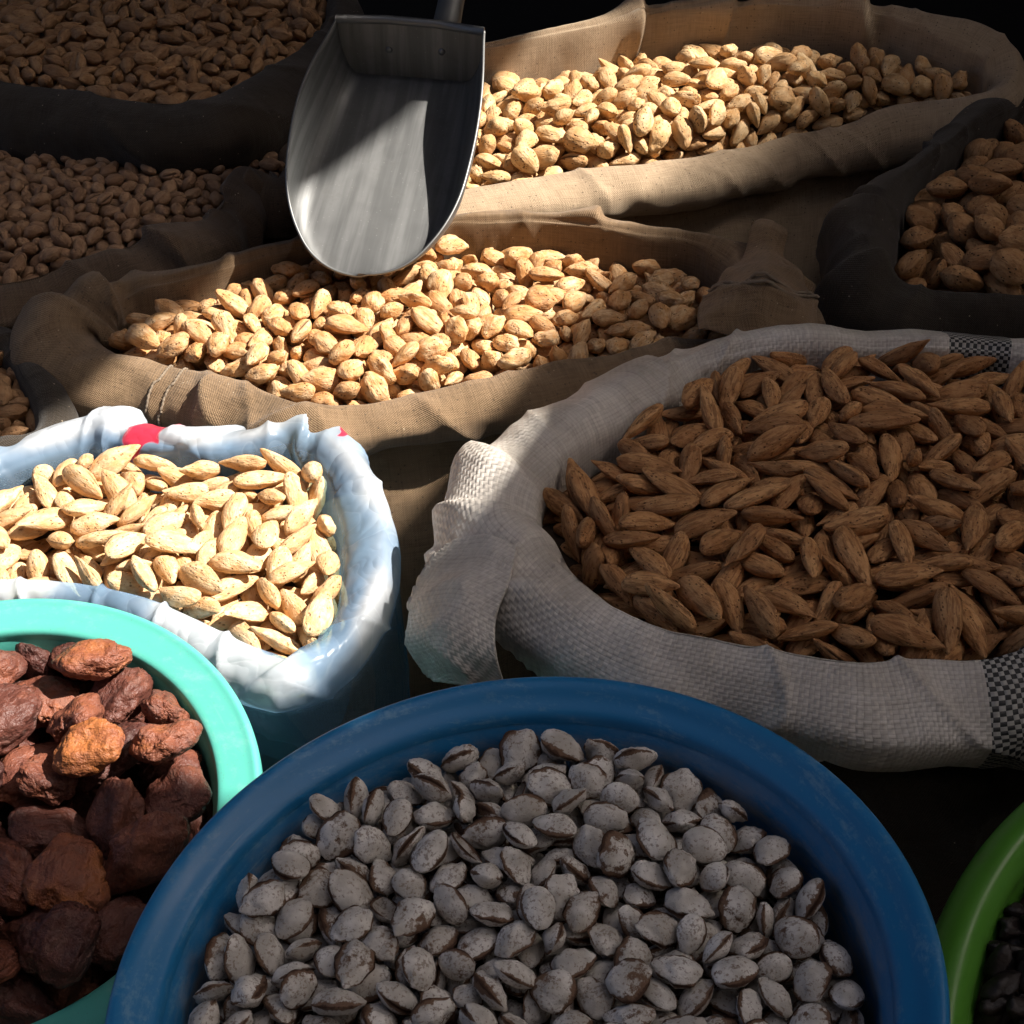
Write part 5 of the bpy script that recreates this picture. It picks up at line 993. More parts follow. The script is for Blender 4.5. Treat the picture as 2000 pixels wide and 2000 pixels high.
   3716,2717,359,89,86,-28,107,1482,980,292,-36,-16,114,114,2858,1495,229,-27,-49,71,105,3128,605,231,-13,26,46,81,3914,608,139,109,57,-26,95,4529,1567,121,50,33,77,98,3465,1992,280,-55,-70,90,105,4464,2630,301,35,-23,-92,112,2457,1082,258,-38,-10,28,115,3023,2111,345,-17,-6,-83,102,1867,2088,358,18,-34,9,93,3601,1006,183,-10,9,-73,108,
   1946,1644,273,61,32,-19,93,3390,1888,292,22,92,47,86,2877,1750,264,63,108,5,95,2994,2370,306,-106,-37,57,96,1727,2452,333,-11,35,92,99,4302,2848,282,-18,20,115,103,4683,2512,289,-100,48,-39,104,2491,290,113,58,43,-104,106,3512,592,103,31,-53,48,104,2732,1432,242,-70,-51,75,92,2228,2413,381,21,-22,-72,102,2343,1537,299,41,53,94,85,
   3277,1819,273,15,-8,104,95,3360,1285,229,-17,-83,-94,102,3361,198,151,102,-51,5,94,4752,2726,180,-32,5,-99,103,4405,1258,111,40,-8,51,106,2886,1262,260,23,-3,-57,101,1545,705,238,-17,-113,56,96,2231,2635,387,-4,21,121,108,1974,2315,317,-9,9,-88,104,4733,2446,148,-77,94,-10,111,4196,2561,247,-27,79,-93,93,2653,2055,293,42,-3,26,103,
   4169,2188,218,-3,-2,95,112,3915,282,100,-15,18,95,117,2279,356,121,20,86,86,105,2181,1678,316,-20,114,52,100,4355,2705,200,-71,-73,57,93,2200,939,171,28,-13,-3,96,2532,2557,407,-9,1,88,113,2416,1690,327,35,-2,-73,118,4416,2449,194,73,100,22,90,3152,479,146,-3,-1,79,105,3475,2653,304,15,77,99,117,2925,2669,408,-85,40,-24,94,
   1163,2207,414,22,-41,-109,102,3228,2718,280,-12,-68,75,95,1939,1205,220,64,-70,-76,89,2838,1952,297,20,-2,116,90,3593,1817,234,-9,-23,93,101,4012,2840,298,-26,-68,103,104,3259,880,188,35,20,-13,112,2843,2281,306,-3,1,111,109,2003,442,119,56,103,46,90,2070,2471,369,32,39,91,98,3636,2499,290,-15,96,-33,101,4058,1482,198,-28,21,69,92,
   1523,914,171,6,-61,-96,95,1088,2698,353,61,-36,-65,93,1385,1807,311,-41,-8,-117,109,3347,2571,250,88,57,-52,101,2026,687,145,16,125,7,92,1896,2634,383,-37,-30,95,88,3726,768,95,107,43,-53,116,3536,2127,254,17,-5,123,104,3321,93,84,-22,10,-42,94,3821,1393,167,14,4,125,99,1816,1051,202,34,107,-52,92,1673,2628,319,-32,83,-88,95,
   2540,833,164,29,-7,39,116,3115,1959,285,-2,11,-7,88,3836,1239,141,77,13,1,104,3206,2155,298,47,-35,-87,107,2451,2144,334,15,82,82,104,3947,2476,244,23,-8,-12,110,1766,1211,226,-47,115,21,114,4258,1811,195,-15,-29,61,102,2371,2465,327,33,-5,69,105,3146,1768,258,20,38,95,97,4639,2100,89,-18,19,-54,100,3780,1062,158,-8,5,-114,89,
   2839,2592,329,49,-21,-43,101,3289,645,189,-32,36,-99,103,2358,610,140,4,37,-62,109,4477,2070,173,46,7,109,108,1995,993,195,3,2,-93,108,4656,3054,281,71,85,37,113,3183,1385,234,-5,9,-126,95,2629,2703,310,-14,8,103,106,4545,2210,215,-105,56,-8,93,3745,1999,235,0,29,-54,88,3982,2309,222,-15,2,124,87,1784,2211,334,8,-29,-122,87,
   1507,2566,418,50,0,-22,93,3307,2853,309,-39,8,-66,99,4077,559,34,47,-72,91,114,3502,2327,293,-50,40,-109,101,2936,901,184,40,45,11,102,2489,1326,264,4,-31,98,112,3729,2107,162,37,-22,68,99,3370,1036,191,-9,12,17,101,3930,2670,236,21,-55,-102,96,1999,1472,203,78,-14,16,95,1244,2618,334,-37,101,67,90,2203,1540,248,-123,32,-9,84,
   1223,1934,385,-28,-28,104,94,2667,693,175,28,5,121,97,3313,1617,259,-28,-119,-2,96,3152,1528,181,12,-49,86,107,3773,530,97,27,-19,-67,99,4157,961,54,-81,-55,-37,94,3747,2603,252,11,-1,87,87,3860,900,93,15,1,-30,101,3023,650,153,21,28,122,93,3617,1959,148,35,99,69,112,2025,2690,308,2,-2,67,109,3896,1893,195,93,-85,-16,91,
   1675,1766,259,-19,-33,81,110,3054,920,235,46,40,73,80,4094,1985,204,-24,9,-45,98,2251,525,109,34,72,90,85,3561,2842,374,25,-116,-42,110,3780,1773,207,-64,58,-73,86,3050,1149,241,-73,-72,70,93,2837,751,190,-24,21,2,91,2866,2081,255,-118,16,-24,99,4062,699,41,-77,-61,-19,96,2637,1187,181,35,13,69,89,1777,2574,411,83,-22,-66,91,
   1753,1861,172,-18,-34,103,105,3106,2690,345,-31,33,108,104,4050,913,124,43,-28,-92,90,4235,856,57,-76,8,55,103,1582,1950,312,2,34,-119,97,4114,1276,109,9,-1,-122,104,2943,212,91,13,32,9,100,2082,2147,294,-20,22,-101,104,1884,602,37,42,-37,4,108,3977,1636,139,77,82,53,85,4662,3250,171,34,1,-86,116,2235,2053,303,-50,45,-56,96,
   1638,809,145,9,-97,82,105,4506,3022,327,76,98,24,110,4090,1117,146,8,-49,111,102,3760,2919,268,2,10,-39,105,2226,762,132,69,71,34,105,4610,1758,26,20,-91,-50,82,3697,1705,117,-55,52,-60,102,2686,1892,297,14,15,122,95,1811,1889,311,55,-87,-58,96,4658,2264,154,8,-40,114,93,2872,1099,220,-19,-55,108,91,1567,1578,262,95,76,35,98,
   2246,1810,270,18,-18,118,103,4270,2877,118,-70,-72,57,115,2119,1726,175,-29,-8,-13,109,3253,1279,123,44,59,87,96,4395,2953,211,30,-5,-82,111,2768,1683,181,-52,50,-66,105,3623,25,66,-36,-41,53,103,2087,820,153,74,-74,30,105,4164,2552,111,18,-1,107,109,4072,2648,232,-57,-49,71,87,3450,1777,229,13,35,71,89,3132,2389,231,35,100,25,95,
   1931,2963,314,-20,12,-109,97,1928,2133,253,-14,13,-67,95,4636,2997,89,0,81,-78,99,2867,2705,255,-31,-47,113,98,2670,3005,313,-4,5,97,110,2466,956,185,-1,68,-105,80,2654,601,33,36,-94,-76,87,1927,1783,249,30,13,22,101,1127,2990,308,15,-19,-102,109,3993,2599,126,32,26,73,102,4004,861,0,9,4,82,93,1878,2519,258,2,20,-56,109,
   4208,1956,73,-16,5,-125,108,3874,1065,38,-1,11,-71,101,2911,2205,187,-12,-29,82,89,2622,1881,187,18,20,99,103,1712,2222,200,-3,-4,119,120,1365,818,265,85,-64,-69,107,999,1497,318,-28,3,15,109,1180,688,276,-125,14,-19,105,2543,2746,476,8,-24,-118,100,4692,3252,333,-52,52,-27,103,669,1933,333,75,-81,-53,112,927,1172,309,104,55,-41,108,
   950,881,238,19,-120,35,110,4223,3238,289,70,-19,-17,98,3132,3432,419,-11,22,0,108,754,1135,350,-59,54,-90,105,3299,3234,401,-38,0,13,101,2738,2767,395,15,52,37,105,866,1022,257,-14,62,-110,108,4044,3030,363,-52,-18,75,110,3181,2890,412,-48,-117,-7,93,2275,2746,467,-36,1,-2,99,1027,2034,372,-28,-18,-123,98,2727,3155,406,-22,12,-96,113,
   3823,3573,328,33,17,18,103,3630,3375,388,-31,-20,80,110,1154,852,293,2,5,-125,97,89,2116,260,-89,13,-51,111,3220,3600,398,-12,-27,123,105,3137,3074,415,121,-35,0,102,2869,3670,428,-30,-50,102,102,2381,3570,395,119,36,-7,91,497,1845,242,-52,-42,-41,108,624,1220,311,-24,3,-115,113,3903,3455,282,-16,99,77,100,2938,3106,358,34,44,113,101,
   1135,1238,251,-27,17,48,102,2574,3656,386,-39,21,-40,94,4054,3747,306,-100,44,-31,88,1302,1141,310,58,98,44,112,3762,3251,339,-15,-20,92,115,317,2129,277,-24,3,-20,107,4356,3342,279,-26,43,35,94,263,1626,243,-24,37,108,109,2160,3235,426,-12,-25,123,104,822,2212,352,-24,-60,103,102,373,1974,246,-68,53,33,97,4398,3543,255,-44,111,-14,100,
   966,1829,291,2,-51,-110,78,2934,3546,320,-38,-4,-33,101,1227,1630,341,-17,91,-83,96,843,1635,330,38,99,-70,94,3517,3505,334,-51,56,-69,105,1284,1419,339,36,55,75,117,670,1526,271,39,-29,-89,101,160,1850,232,-45,-40,76,110,3618,3104,322,-36,2,116,113,2985,2818,359,-94,-8,5,110,2738,3587,327,61,-43,-83,104,741,2132,251,27,77,84,115,
   396,1449,163,38,58,3,115,3609,3814,353,19,43,2,95,2555,3013,435,-50,14,-3,89,2092,3620,418,-5,25,-42,120,4232,3048,237,-52,109,1,100,404,2458,259,-32,-20,19,102,1,2517,264,30,111,-54,104,171,2336,278,-20,6,-85,96,4175,3754,248,44,-55,-27,109,3421,3675,332,-61,-24,68,91,4251,3890,244,46,61,101,96,4227,3453,261,53,43,106,96,
   3287,3120,316,-64,-23,62,94,2376,3432,358,-1,45,115,92,636,1125,182,-28,3,122,115,469,1269,116,33,35,-56,101,3497,2975,336,-10,90,-40,109,2289,4026,381,113,48,-12,104,2265,3667,354,26,-11,92,101,3376,3024,299,45,75,37,92,570,2321,257,90,-26,2,105,2404,2725,344,34,4,-13,102,441,1648,222,-59,-23,104,111,3896,2995,304,-49,17,-115,99,
  ]),
  'dright': (54, [3517, 11613, 4102], [
   788,18,561,52,6,-44,97,431,85,405,-26,27,37,114,953,1406,725,107,-54,4,104,593,805,524,21,45,-4,110,606,1619,591,-8,-21,-122,104,786,667,622,13,34,50,109,287,1113,505,-117,-23,34,103,11,292,456,-32,-39,30,89,635,268,521,19,-17,-6,93,935,312,685,-18,54,-113,106,178,781,465,75,-100,25,102,1181,1840,691,-11,-18,-55,99,
   233,283,355,-20,-75,-34,87,424,454,434,-62,-105,4,92,806,97,319,21,11,105,117,1697,3134,519,113,17,-55,108,899,1781,615,-75,-88,52,119,1137,2456,554,-44,92,34,95,1187,1495,593,1,-24,34,93,840,1220,588,-3,10,-117,88,868,967,550,-31,-93,-70,97,617,1193,479,27,39,56,107,411,1468,384,-22,-25,91,120,1443,2025,733,22,-7,-3,97,
   470,941,307,29,-23,-88,110,1227,1032,623,23,2,-49,110,1390,2430,612,-33,-16,74,85,1036,2171,525,36,-40,-72,108,1068,650,662,6,-6,89,97,1,169,236,-1,-57,-41,104,708,498,411,42,-5,112,102,883,1450,455,9,-22,87,109,1267,2675,469,-12,107,-33,111,556,1837,364,27,1,55,96,77,496,282,1,-62,24,110,783,1711,385,-12,29,-112,88,
   766,2099,436,-65,-2,72,94,171,761,213,3,-38,21,100,308,95,173,-11,17,-125,107,1561,2165,566,3,-7,98,105,254,1057,100,17,-30,-92,105,336,509,229,17,-28,58,96,1525,2924,418,-9,-27,-92,107,1183,1463,367,0,-19,58,109,592,1574,210,29,-2,25,96,610,314,201,13,-20,124,104,1301,2084,537,36,33,91,94,519,1282,201,117,-30,33,103,
   1794,2768,472,24,-56,111,91,905,391,483,3,28,-96,91,1578,1825,594,-28,18,5,95,766,1037,291,-5,-17,-93,103,1044,1150,398,8,-119,-40,96,1035,860,283,28,7,45,103,1056,96,481,40,-77,-39,112,1554,2188,351,6,-4,46,102,1916,3367,432,-1,-56,-16,109,1058,1176,175,16,16,-63,97,1300,830,773,24,0,-40,100,1375,406,671,-62,50,-28,98,
   2336,2619,591,-5,-28,-114,118,1840,1415,672,-62,-54,-25,108,1267,56,526,75,-9,-99,78,1993,3040,605,110,56,21,114,1761,976,689,-4,2,74,96,1561,1527,580,-35,28,-118,114,1729,2342,734,2,-26,-98,99,1925,1972,600,-76,27,-27,103,1883,1687,585,8,-57,60,105,1465,141,460,-38,-41,38,97,2290,2055,554,-19,-112,26,99,1256,272,500,74,49,-44,87,
   1851,2267,544,27,-24,-20,102,2211,3537,489,23,109,58,95,2381,2979,484,43,119,-7,99,1643,1228,540,48,-78,47,101,1158,1,203,15,-94,-84,101,1426,329,261,-29,122,-2,108,2601,3583,315,-7,37,94,87,1760,659,585,-58,-24,106,107,1588,975,484,-55,-19,-110,115,1288,532,454,-29,27,-119,110,2191,3276,426,104,-61,31,99,1886,2560,581,-16,14,125,96,
   2464,2311,459,44,4,117,114,2110,2327,489,48,60,88,96,509,1670,0,19,20,73,114,1931,1191,573,-2,-56,0,102,275,1178,282,-22,9,79,78,2692,3003,383,59,-99,16,104,1396,868,383,29,31,114,102,1059,253,144,-40,4,-16,106,1722,351,610,105,13,6,105,2366,3615,351,5,-74,31,90,2131,1491,601,-15,-15,76,102,2645,2697,412,-24,12,41,97,
   1914,851,516,-18,-38,110,99,1663,523,360,-26,-110,53,96,2312,2779,322,-112,56,-22,108,2071,2667,436,5,22,-117,93,1688,144,282,-5,-68,-106,98,1584,589,124,11,40,95,99,1437,1831,392,-5,-5,-22,102,1480,1381,370,5,27,-59,82,491,431,21,4,25,-117,108,
  ]),
  'pist': (234, [-6302, 12135, 4128], [
   2090,580,281,-14,-117,29,120,1766,219,214,-87,-83,20,120,2371,701,254,48,-48,-89,120,2645,1152,312,61,-12,84,117,1715,1350,334,118,43,11,114,2080,285,277,-22,-32,28,100,2890,971,291,10,-48,117,119,3826,2234,324,-10,-113,57,114,1795,730,284,100,-9,18,101,2881,1399,327,-8,45,-104,110,1543,1042,293,54,-7,-5,112,2070,1447,339,-88,88,-6,112,
   2379,1663,397,64,7,24,101,1978,826,299,59,-2,-84,111,2337,1364,337,118,33,32,100,2865,1933,341,124,13,11,104,2645,991,234,14,11,-122,101,2121,852,256,-17,-59,110,99,3193,1263,250,-20,-68,105,96,1728,34,145,58,21,-101,103,1945,1676,345,-1,-31,116,108,2266,553,220,20,-25,101,102,1819,475,234,76,42,15,87,1700,1755,319,-15,-91,79,110,
   3120,1671,248,6,53,-112,98,3383,1539,258,2,-41,91,102,1397,1672,341,13,5,99,103,1633,738,272,37,-80,11,103,2223,2003,343,-40,118,-11,106,2304,982,288,-42,-21,73,98,2757,1254,287,48,-18,51,95,3074,1779,309,55,-56,-99,98,1787,1010,289,32,-1,27,103,2468,1839,365,16,-34,118,103,1826,1531,319,-16,108,-56,95,2568,666,238,-20,16,-56,103,
   1969,1333,302,-15,-77,87,101,2043,1104,267,52,23,-67,99,2145,312,159,1,54,-115,111,2659,771,220,11,-9,-77,99,1378,2318,310,-17,-61,106,107,2904,1675,302,-81,96,18,120,2400,1545,318,-8,15,10,113,1663,1147,282,-33,-114,41,115,2226,1604,337,23,22,97,105,1621,542,247,55,86,43,95,2924,1183,293,-80,43,-48,104,2500,1698,308,48,-117,-8,100,
   1526,1512,260,69,15,99,112,3047,1242,276,-18,18,-78,98,2786,1521,318,-126,3,14,108,2041,1998,319,-7,109,-57,110,3323,1801,266,50,0,-39,96,2532,1062,259,80,66,-69,99,2193,1071,276,-10,27,-123,92,1977,240,133,36,70,67,96,1381,1862,319,46,-30,113,102,2631,2030,360,-10,15,-36,96,2242,1213,295,28,60,89,102,3031,1408,274,49,-32,-4,101,
   1965,526,224,-47,-108,-32,105,1817,866,263,16,7,125,109,1923,2128,310,-6,18,12,99,2456,1149,295,-22,83,-90,86,1587,444,173,-78,0,-15,89,1493,1256,294,-26,69,-93,92,2518,1423,317,-92,-87,9,97,1824,1821,333,33,1,114,102,1515,688,258,100,-46,-45,105,1512,2395,307,101,9,-6,97,3281,1933,292,2,-97,80,93,1442,1403,293,11,26,-50,107,
   1561,1864,323,-8,55,-111,93,2271,381,224,50,78,62,91,2483,955,216,17,60,-7,101,1487,894,259,-13,-31,122,103,3262,1481,249,-15,27,83,97,1840,223,101,7,111,-32,90,2087,1699,289,-59,52,-48,112,1400,2108,311,11,-5,-61,99,2212,1419,293,101,40,32,108,2489,821,226,-25,24,120,98,1890,419,125,-7,15,-96,113,3082,1099,219,56,-48,3,101,
   2741,1713,311,-57,-16,112,103,2435,2107,301,-11,-85,54,117,1601,2263,282,-83,-67,62,109,1219,2081,308,40,-2,120,90,2626,1834,315,-26,-16,104,103,2625,1630,303,14,4,-88,96,2104,1254,271,100,65,24,97,3434,2001,305,-49,90,-64,102,2651,1458,291,-7,12,112,91,2461,607,178,-31,-1,91,106,3148,2136,315,2,-23,-109,120,2150,968,196,-25,-22,120,113,
   1961,2242,330,67,-10,12,83,3149,1870,239,-31,8,121,104,3314,2132,317,-31,-5,118,93,2013,1856,316,-18,12,43,89,2176,1809,327,62,-30,-51,100,1709,659,185,77,58,-28,95,1656,1563,311,64,-26,-101,96,1985,980,272,-32,-115,10,109,2365,1263,245,30,-34,-3,106,2005,381,216,38,-18,48,105,1210,2304,300,-4,5,43,86,1793,2234,320,10,-8,-70,94,
   1646,919,252,31,51,66,99,1400,984,337,54,60,-92,107,2608,510,205,-7,12,126,102,2152,452,164,-33,-110,-48,109,1357,1223,329,8,16,-106,99,3809,2411,320,-106,-69,3,105,3635,2328,293,-5,-1,-41,98,2992,1534,282,38,2,8,92,3348,1263,263,-100,63,-44,95,1580,1677,282,-52,-105,-47,99,3053,1984,297,5,-42,103,89,2136,2255,346,43,14,-18,94,
   1848,1420,249,-52,10,-86,95,1718,1976,333,-43,30,-49,89,1752,1247,248,27,79,-89,95,2968,1846,263,-29,43,12,101,2218,697,196,33,-68,102,104,1811,2039,310,-65,-100,33,81,1231,1597,317,8,-12,23,104,1258,2196,270,-38,81,89,101,3908,2365,228,88,77,-44,111,1120,2399,256,16,-3,31,120,3246,1078,210,15,-7,-122,102,2813,812,237,94,48,31,95,
   1739,536,162,-118,-32,17,106,2386,1438,227,-46,2,-12,117,1899,118,79,33,-107,-56,100,1454,2206,230,-82,-35,4,102,1007,2513,293,117,-8,3,106,1912,1245,252,69,94,-43,82,3268,1663,200,-67,-70,-69,88,1188,1839,296,27,19,-121,99,2394,1058,207,72,39,-97,91,2241,2161,310,89,24,67,90,1841,657,195,-60,-1,94,96,2449,423,170,-16,53,-114,112,
   1663,259,130,-20,-18,78,96,2103,2138,307,17,114,33,105,1262,1732,302,3,-12,28,91,2332,630,117,-56,-31,56,96,2535,1287,272,-8,124,-22,82,1754,2400,325,-27,63,-103,106,1600,2011,277,42,-35,-91,103,1285,1413,331,-83,51,31,100,2698,1941,271,-15,-15,124,90,1097,2180,312,52,-14,-56,93,1132,1962,275,14,-50,38,107,2708,883,178,66,-27,-33,81,
   2987,1208,166,48,25,37,104,3161,1416,220,72,83,-27,85,2751,568,166,26,77,-61,107,1456,1962,281,78,-24,7,91,1837,1158,229,-100,7,71,97,3164,1564,190,-31,5,-109,98,2904,2049,256,69,-29,-37,111,1735,394,156,66,-54,14,100,3170,2008,232,43,-21,27,99,1965,1471,249,-61,-76,-81,102,972,2396,350,-9,-42,-119,97,1919,774,159,-56,12,-39,106,
   1356,1530,265,-20,100,75,102,2029,362,61,-14,-123,29,95,1466,1753,251,-38,-28,67,93,1745,130,57,68,-9,-58,99,1404,2503,310,-26,71,-92,105,1539,380,81,101,-3,6,95,2600,2049,234,36,-34,117,108,3755,2303,209,51,38,87,105,1513,569,121,-46,1,118,102,2798,1121,231,14,51,-113,92,2267,1119,171,25,11,-107,109,3489,2229,295,-109,60,23,101,
   3336,2045,234,-14,40,-113,92,1892,2342,286,64,-14,29,107,2361,2242,243,-3,6,-4,118,1766,311,70,-19,-36,32,83,1608,1342,238,74,-95,-32,92,1707,613,34,58,83,68,115,2919,1334,212,-41,-34,97,97,3858,2148,204,23,-35,-81,114,1604,8,165,44,-50,75,96,2777,995,167,23,18,-121,106,2630,1227,193,13,37,118,98,2175,582,125,48,12,-35,103,
   2806,1811,232,-4,-44,117,116,1518,266,129,44,34,-42,105,2343,941,167,2,3,117,112,3727,2135,232,-71,-15,100,102,1721,1454,223,31,-26,-76,104,1449,684,156,-122,-10,32,93,1673,2474,239,-91,-15,21,110,3163,1186,156,-46,8,-11,100,2756,2053,258,45,-63,-29,96,3221,1768,178,38,16,15,98,2772,1357,199,-17,77,-80,114,2572,697,116,30,-26,-105,100,
   2879,1499,167,32,-12,-10,119,1726,803,166,-2,-21,121,114,3257,1521,111,42,-74,-78,102,2481,1936,266,17,-87,88,112,2261,1897,263,70,85,-53,105,1922,1602,234,100,-1,-20,99,2549,1624,205,13,-19,124,92,2409,763,134,9,-32,122,89,1462,2329,194,9,67,-106,104,2640,1099,147,-48,1,-16,106,2744,1609,214,-72,-12,-2,112,1711,1875,241,-7,2,-15,111,
   1764,937,157,-81,-2,-5,98,3220,1935,133,-31,50,100,107,3058,1500,132,-20,-1,-69,105,1876,310,4,107,-26,28,107,1908,2043,219,2,30,123,100,1483,2472,206,9,-23,26,106,2249,1529,126,67,15,-93,93,1608,710,120,-13,-26,-103,101,3329,1397,165,52,32,66,100,2501,1799,225,49,-19,-110,93,2321,2032,255,-103,64,-21,102,1881,2190,215,40,-14,97,97,
   1297,1987,247,-7,44,-115,92,1943,1764,232,-37,110,-49,107,1745,1620,234,18,24,117,101,3387,1917,190,-31,23,-97,100,2536,2178,228,51,-28,31,100,3176,1323,142,-41,-44,29,92,2131,1537,237,-43,-4,-2,108,3042,1349,166,-20,24,122,92,1745,2239,207,22,28,11,98,2675,2141,314,70,39,-97,92,1922,913,181,-9,-58,98,87,2448,1165,184,23,7,-7,89,
   1313,1654,215,5,-18,19,110,1922,648,21,44,11,21,98,1537,1253,85,36,-95,-75,110,1772,2125,238,38,-41,107,84,1407,1115,272,-44,69,-95,87,3383,1728,135,44,47,-15,99,2579,870,144,-35,-26,69,93,2093,1382,195,-51,-82,44,100,1929,610,136,-54,112,-18,94,3026,2120,215,51,-26,-94,109,2696,898,52,-1,-77,-89,100,1814,730,58,-19,22,123,97,
   1738,1476,95,3,-2,-9,107,3385,1586,140,21,35,-65,98,2264,816,153,-18,119,35,89,2818,818,125,-37,11,14,78,2938,1062,180,44,-40,109,100,2088,1918,219,11,-27,3,94,1902,1911,242,-27,-71,-101,111,1392,1297,229,-26,29,-16,90,2139,1138,186,-54,79,-50,92,3058,1725,98,80,-24,15,108,1846,1940,119,-71,23,10,101,2750,696,118,-6,42,-119,112,
   2067,699,208,55,7,88,94,2972,1724,197,-17,-11,-21,88,1526,803,169,82,10,14,98,1611,117,70,-72,-91,42,100,1296,1838,214,2,-7,-112,104,2834,1941,207,9,100,74,101,2475,1083,91,-45,21,87,103,2035,896,116,-25,-4,80,93,1752,2369,198,38,7,8,95,1612,2383,138,2,41,79,106,1599,2169,160,-2,69,100,120,2583,992,53,3,7,-89,104,
   1701,1658,106,-1,-3,107,116,1137,948,280,20,0,29,116,1260,151,188,99,17,73,111,1143,99,231,-17,-76,61,105,1077,1291,306,-7,-20,-24,116,1049,326,270,36,-81,-87,103,1378,234,184,79,-21,-70,113,1035,1590,310,71,-46,67,116,1201,403,236,88,-20,-8,103,1426,552,222,-8,-14,-40,109,710,1206,285,-17,-31,36,101,1137,685,258,-30,-13,48,101,
   497,2169,328,-53,12,9,105,961,875,291,34,49,112,100,1484,24,167,72,43,89,87,647,1547,297,-97,-18,59,99,748,2003,310,48,8,44,102,561,1429,267,35,99,62,108,653,1058,242,16,-121,-32,106,366,1863,322,-18,-31,102,95,1299,918,233,-75,23,-66,103,1081,504,274,-52,-36,72,102,709,2247,292,21,65,104,111,607,1881,310,69,-58,-63,106,
   472,2718,255,-4,47,111,106,1200,851,203,79,76,-59,98,1429,427,152,-25,11,65,102,1376,49,100,-70,76,-8,118,692,1717,282,96,-71,-42,103,953,2275,290,9,-1,22,106,808,1592,280,15,-19,-10,95,856,1815,306,116,33,-12,99,1194,564,213,44,-55,-85,99,1234,20,81,100,35,-59,109,776,1461,274,32,48,108,92,872,680,222,-16,30,100,115,
   775,751,295,-60,-38,82,97,971,1741,326,-43,87,81,103,376,1785,212,-46,-78,78,93,154,2768,195,18,-8,0,100,895,1382,258,-64,-59,31,91,986,1198,251,-56,19,9,91,135,2639,201,-45,-84,-77,93,212,2378,225,74,81,43,97,220,2188,237,-35,45,44,103,1,2432,231,-19,5,88,102,1258,1075,263,-41,-33,113,100,518,2032,292,43,6,-5,96,
   558,2386,257,6,3,126,101,542,1741,261,44,63,100,114,811,2546,310,13,-24,-61,99,1289,482,157,-77,98,11,103,1007,2016,262,47,-78,64,96,1019,1872,286,-11,6,-53,99,1012,750,228,-30,111,36,99,989,175,242,-18,-1,14,109,761,966,183,-14,80,-71,105,1294,663,185,11,-45,92,91,1188,1470,275,39,-70,98,92,879,851,190,20,0,-38,104,
   681,2638,238,11,-2,126,106,732,1334,242,61,6,4,101,1116,1123,262,-72,-55,62,104,725,2472,236,-8,-9,77,87,1007,69,158,-22,20,118,105,744,1844,249,24,35,-73,94,822,1228,204,-58,98,-52,100,1239,1259,260,20,-4,-96,114,256,1879,246,-18,28,54,107,3470,1825,243,53,-56,100,90,1514,142,152,66,-49,18,91,561,1210,216,97,5,57,104,
   386,2510,232,-4,12,-63,94,859,2093,257,24,74,-93,93,831,449,220,-31,-57,24,109,980,524,204,3,41,-7,93,602,2511,222,76,18,25,89,359,2223,241,69,13,-105,94,1079,1717,237,-20,-25,3,114,1132,225,165,-91,72,22,108,888,1099,219,-61,4,13,107,446,1556,233,-42,51,-108,89,983,2139,235,67,-36,-98,95,1001,1001,237,-34,70,-99,93,
   769,2335,220,-10,-46,117,88,354,2001,246,-7,-118,27,99,120,2486,180,1,-11,83,98,852,1737,200,0,-72,-52,102,484,2597,188,-10,-61,111,107,913,1622,193,-73,-17,16,98,410,1346,269,91,75,25,106,322,2871,179,-31,56,110,105,60,2151,227,34,-112,-38,107,753,815,183,70,-34,-41,78,1090,486,101,15,-2,72,96,1070,1,45,-78,9,-30,117,
   863,1956,258,-114,-51,-20,102,662,1471,192,-75,-44,93,93,474,1909,246,4,2,-124,98,279,1720,216,-1,-65,101,88,1204,1024,147,-3,-59,-99,105,1166,750,137,100,-45,-17,104,679,1211,140,89,30,45,114,1213,920,54,62,-41,40,98,3492,1873,97,-12,35,-115,117,819,2698,276,-36,-26,-119,101,27,2657,124,102,50,36,106,3594,2086,282,-13,97,-72,101,
   546,2252,213,-10,40,-120,112,362,2718,156,18,8,103,96,196,2000,227,-19,-7,42,92,3624,2230,207,34,63,33,103,2705,1480,198,-12,121,8,87,1883,1046,195,70,-16,49,95,1503,60,41,-87,61,-48,97,871,2423,230,21,89,74,115,981,208,123,18,8,-19,95,666,2114,244,2,-6,127,119,384,1537,126,-10,34,-107,98,2594,1381,206,-56,4,-9,107,
   2047,2279,248,-3,-4,-28,97,1322,771,138,23,10,-30,100,1112,141,41,120,-22,-16,92,2038,540,83,-10,18,102,108,1003,1742,88,-99,6,74,91,1021,286,0,-48,23,-86,108,2140,1035,66,16,-29,-114,103,
  ]),
  'lleft': (16, [-4819, 10023, 3728], [
   645,484,169,3,-6,-126,98,523,703,234,15,-21,102,105,707,255,99,-29,-23,-2,105,824,467,79,47,55,91,116,690,622,171,-8,-45,-114,81,554,363,97,34,110,-39,110,501,1102,164,-75,24,-56,105,643,756,122,-53,31,-12,104,593,915,124,56,-17,94,88,319,1288,217,13,-54,-43,107,439,954,172,11,59,88,116,671,594,54,50,-116,11,107,
   708,425,1,15,79,21,106,346,1263,76,-11,29,94,100,546,654,88,-75,55,-70,82,501,232,158,15,99,76,108,419,715,124,5,13,-109,111,312,676,221,-77,91,1,101,128,1344,247,42,17,-6,95,478,110,205,-99,-21,-42,102,0,1246,233,-23,-93,83,98,195,994,201,-60,35,-54,113,440,410,177,105,50,51,95,183,1239,147,-35,7,-91,98,
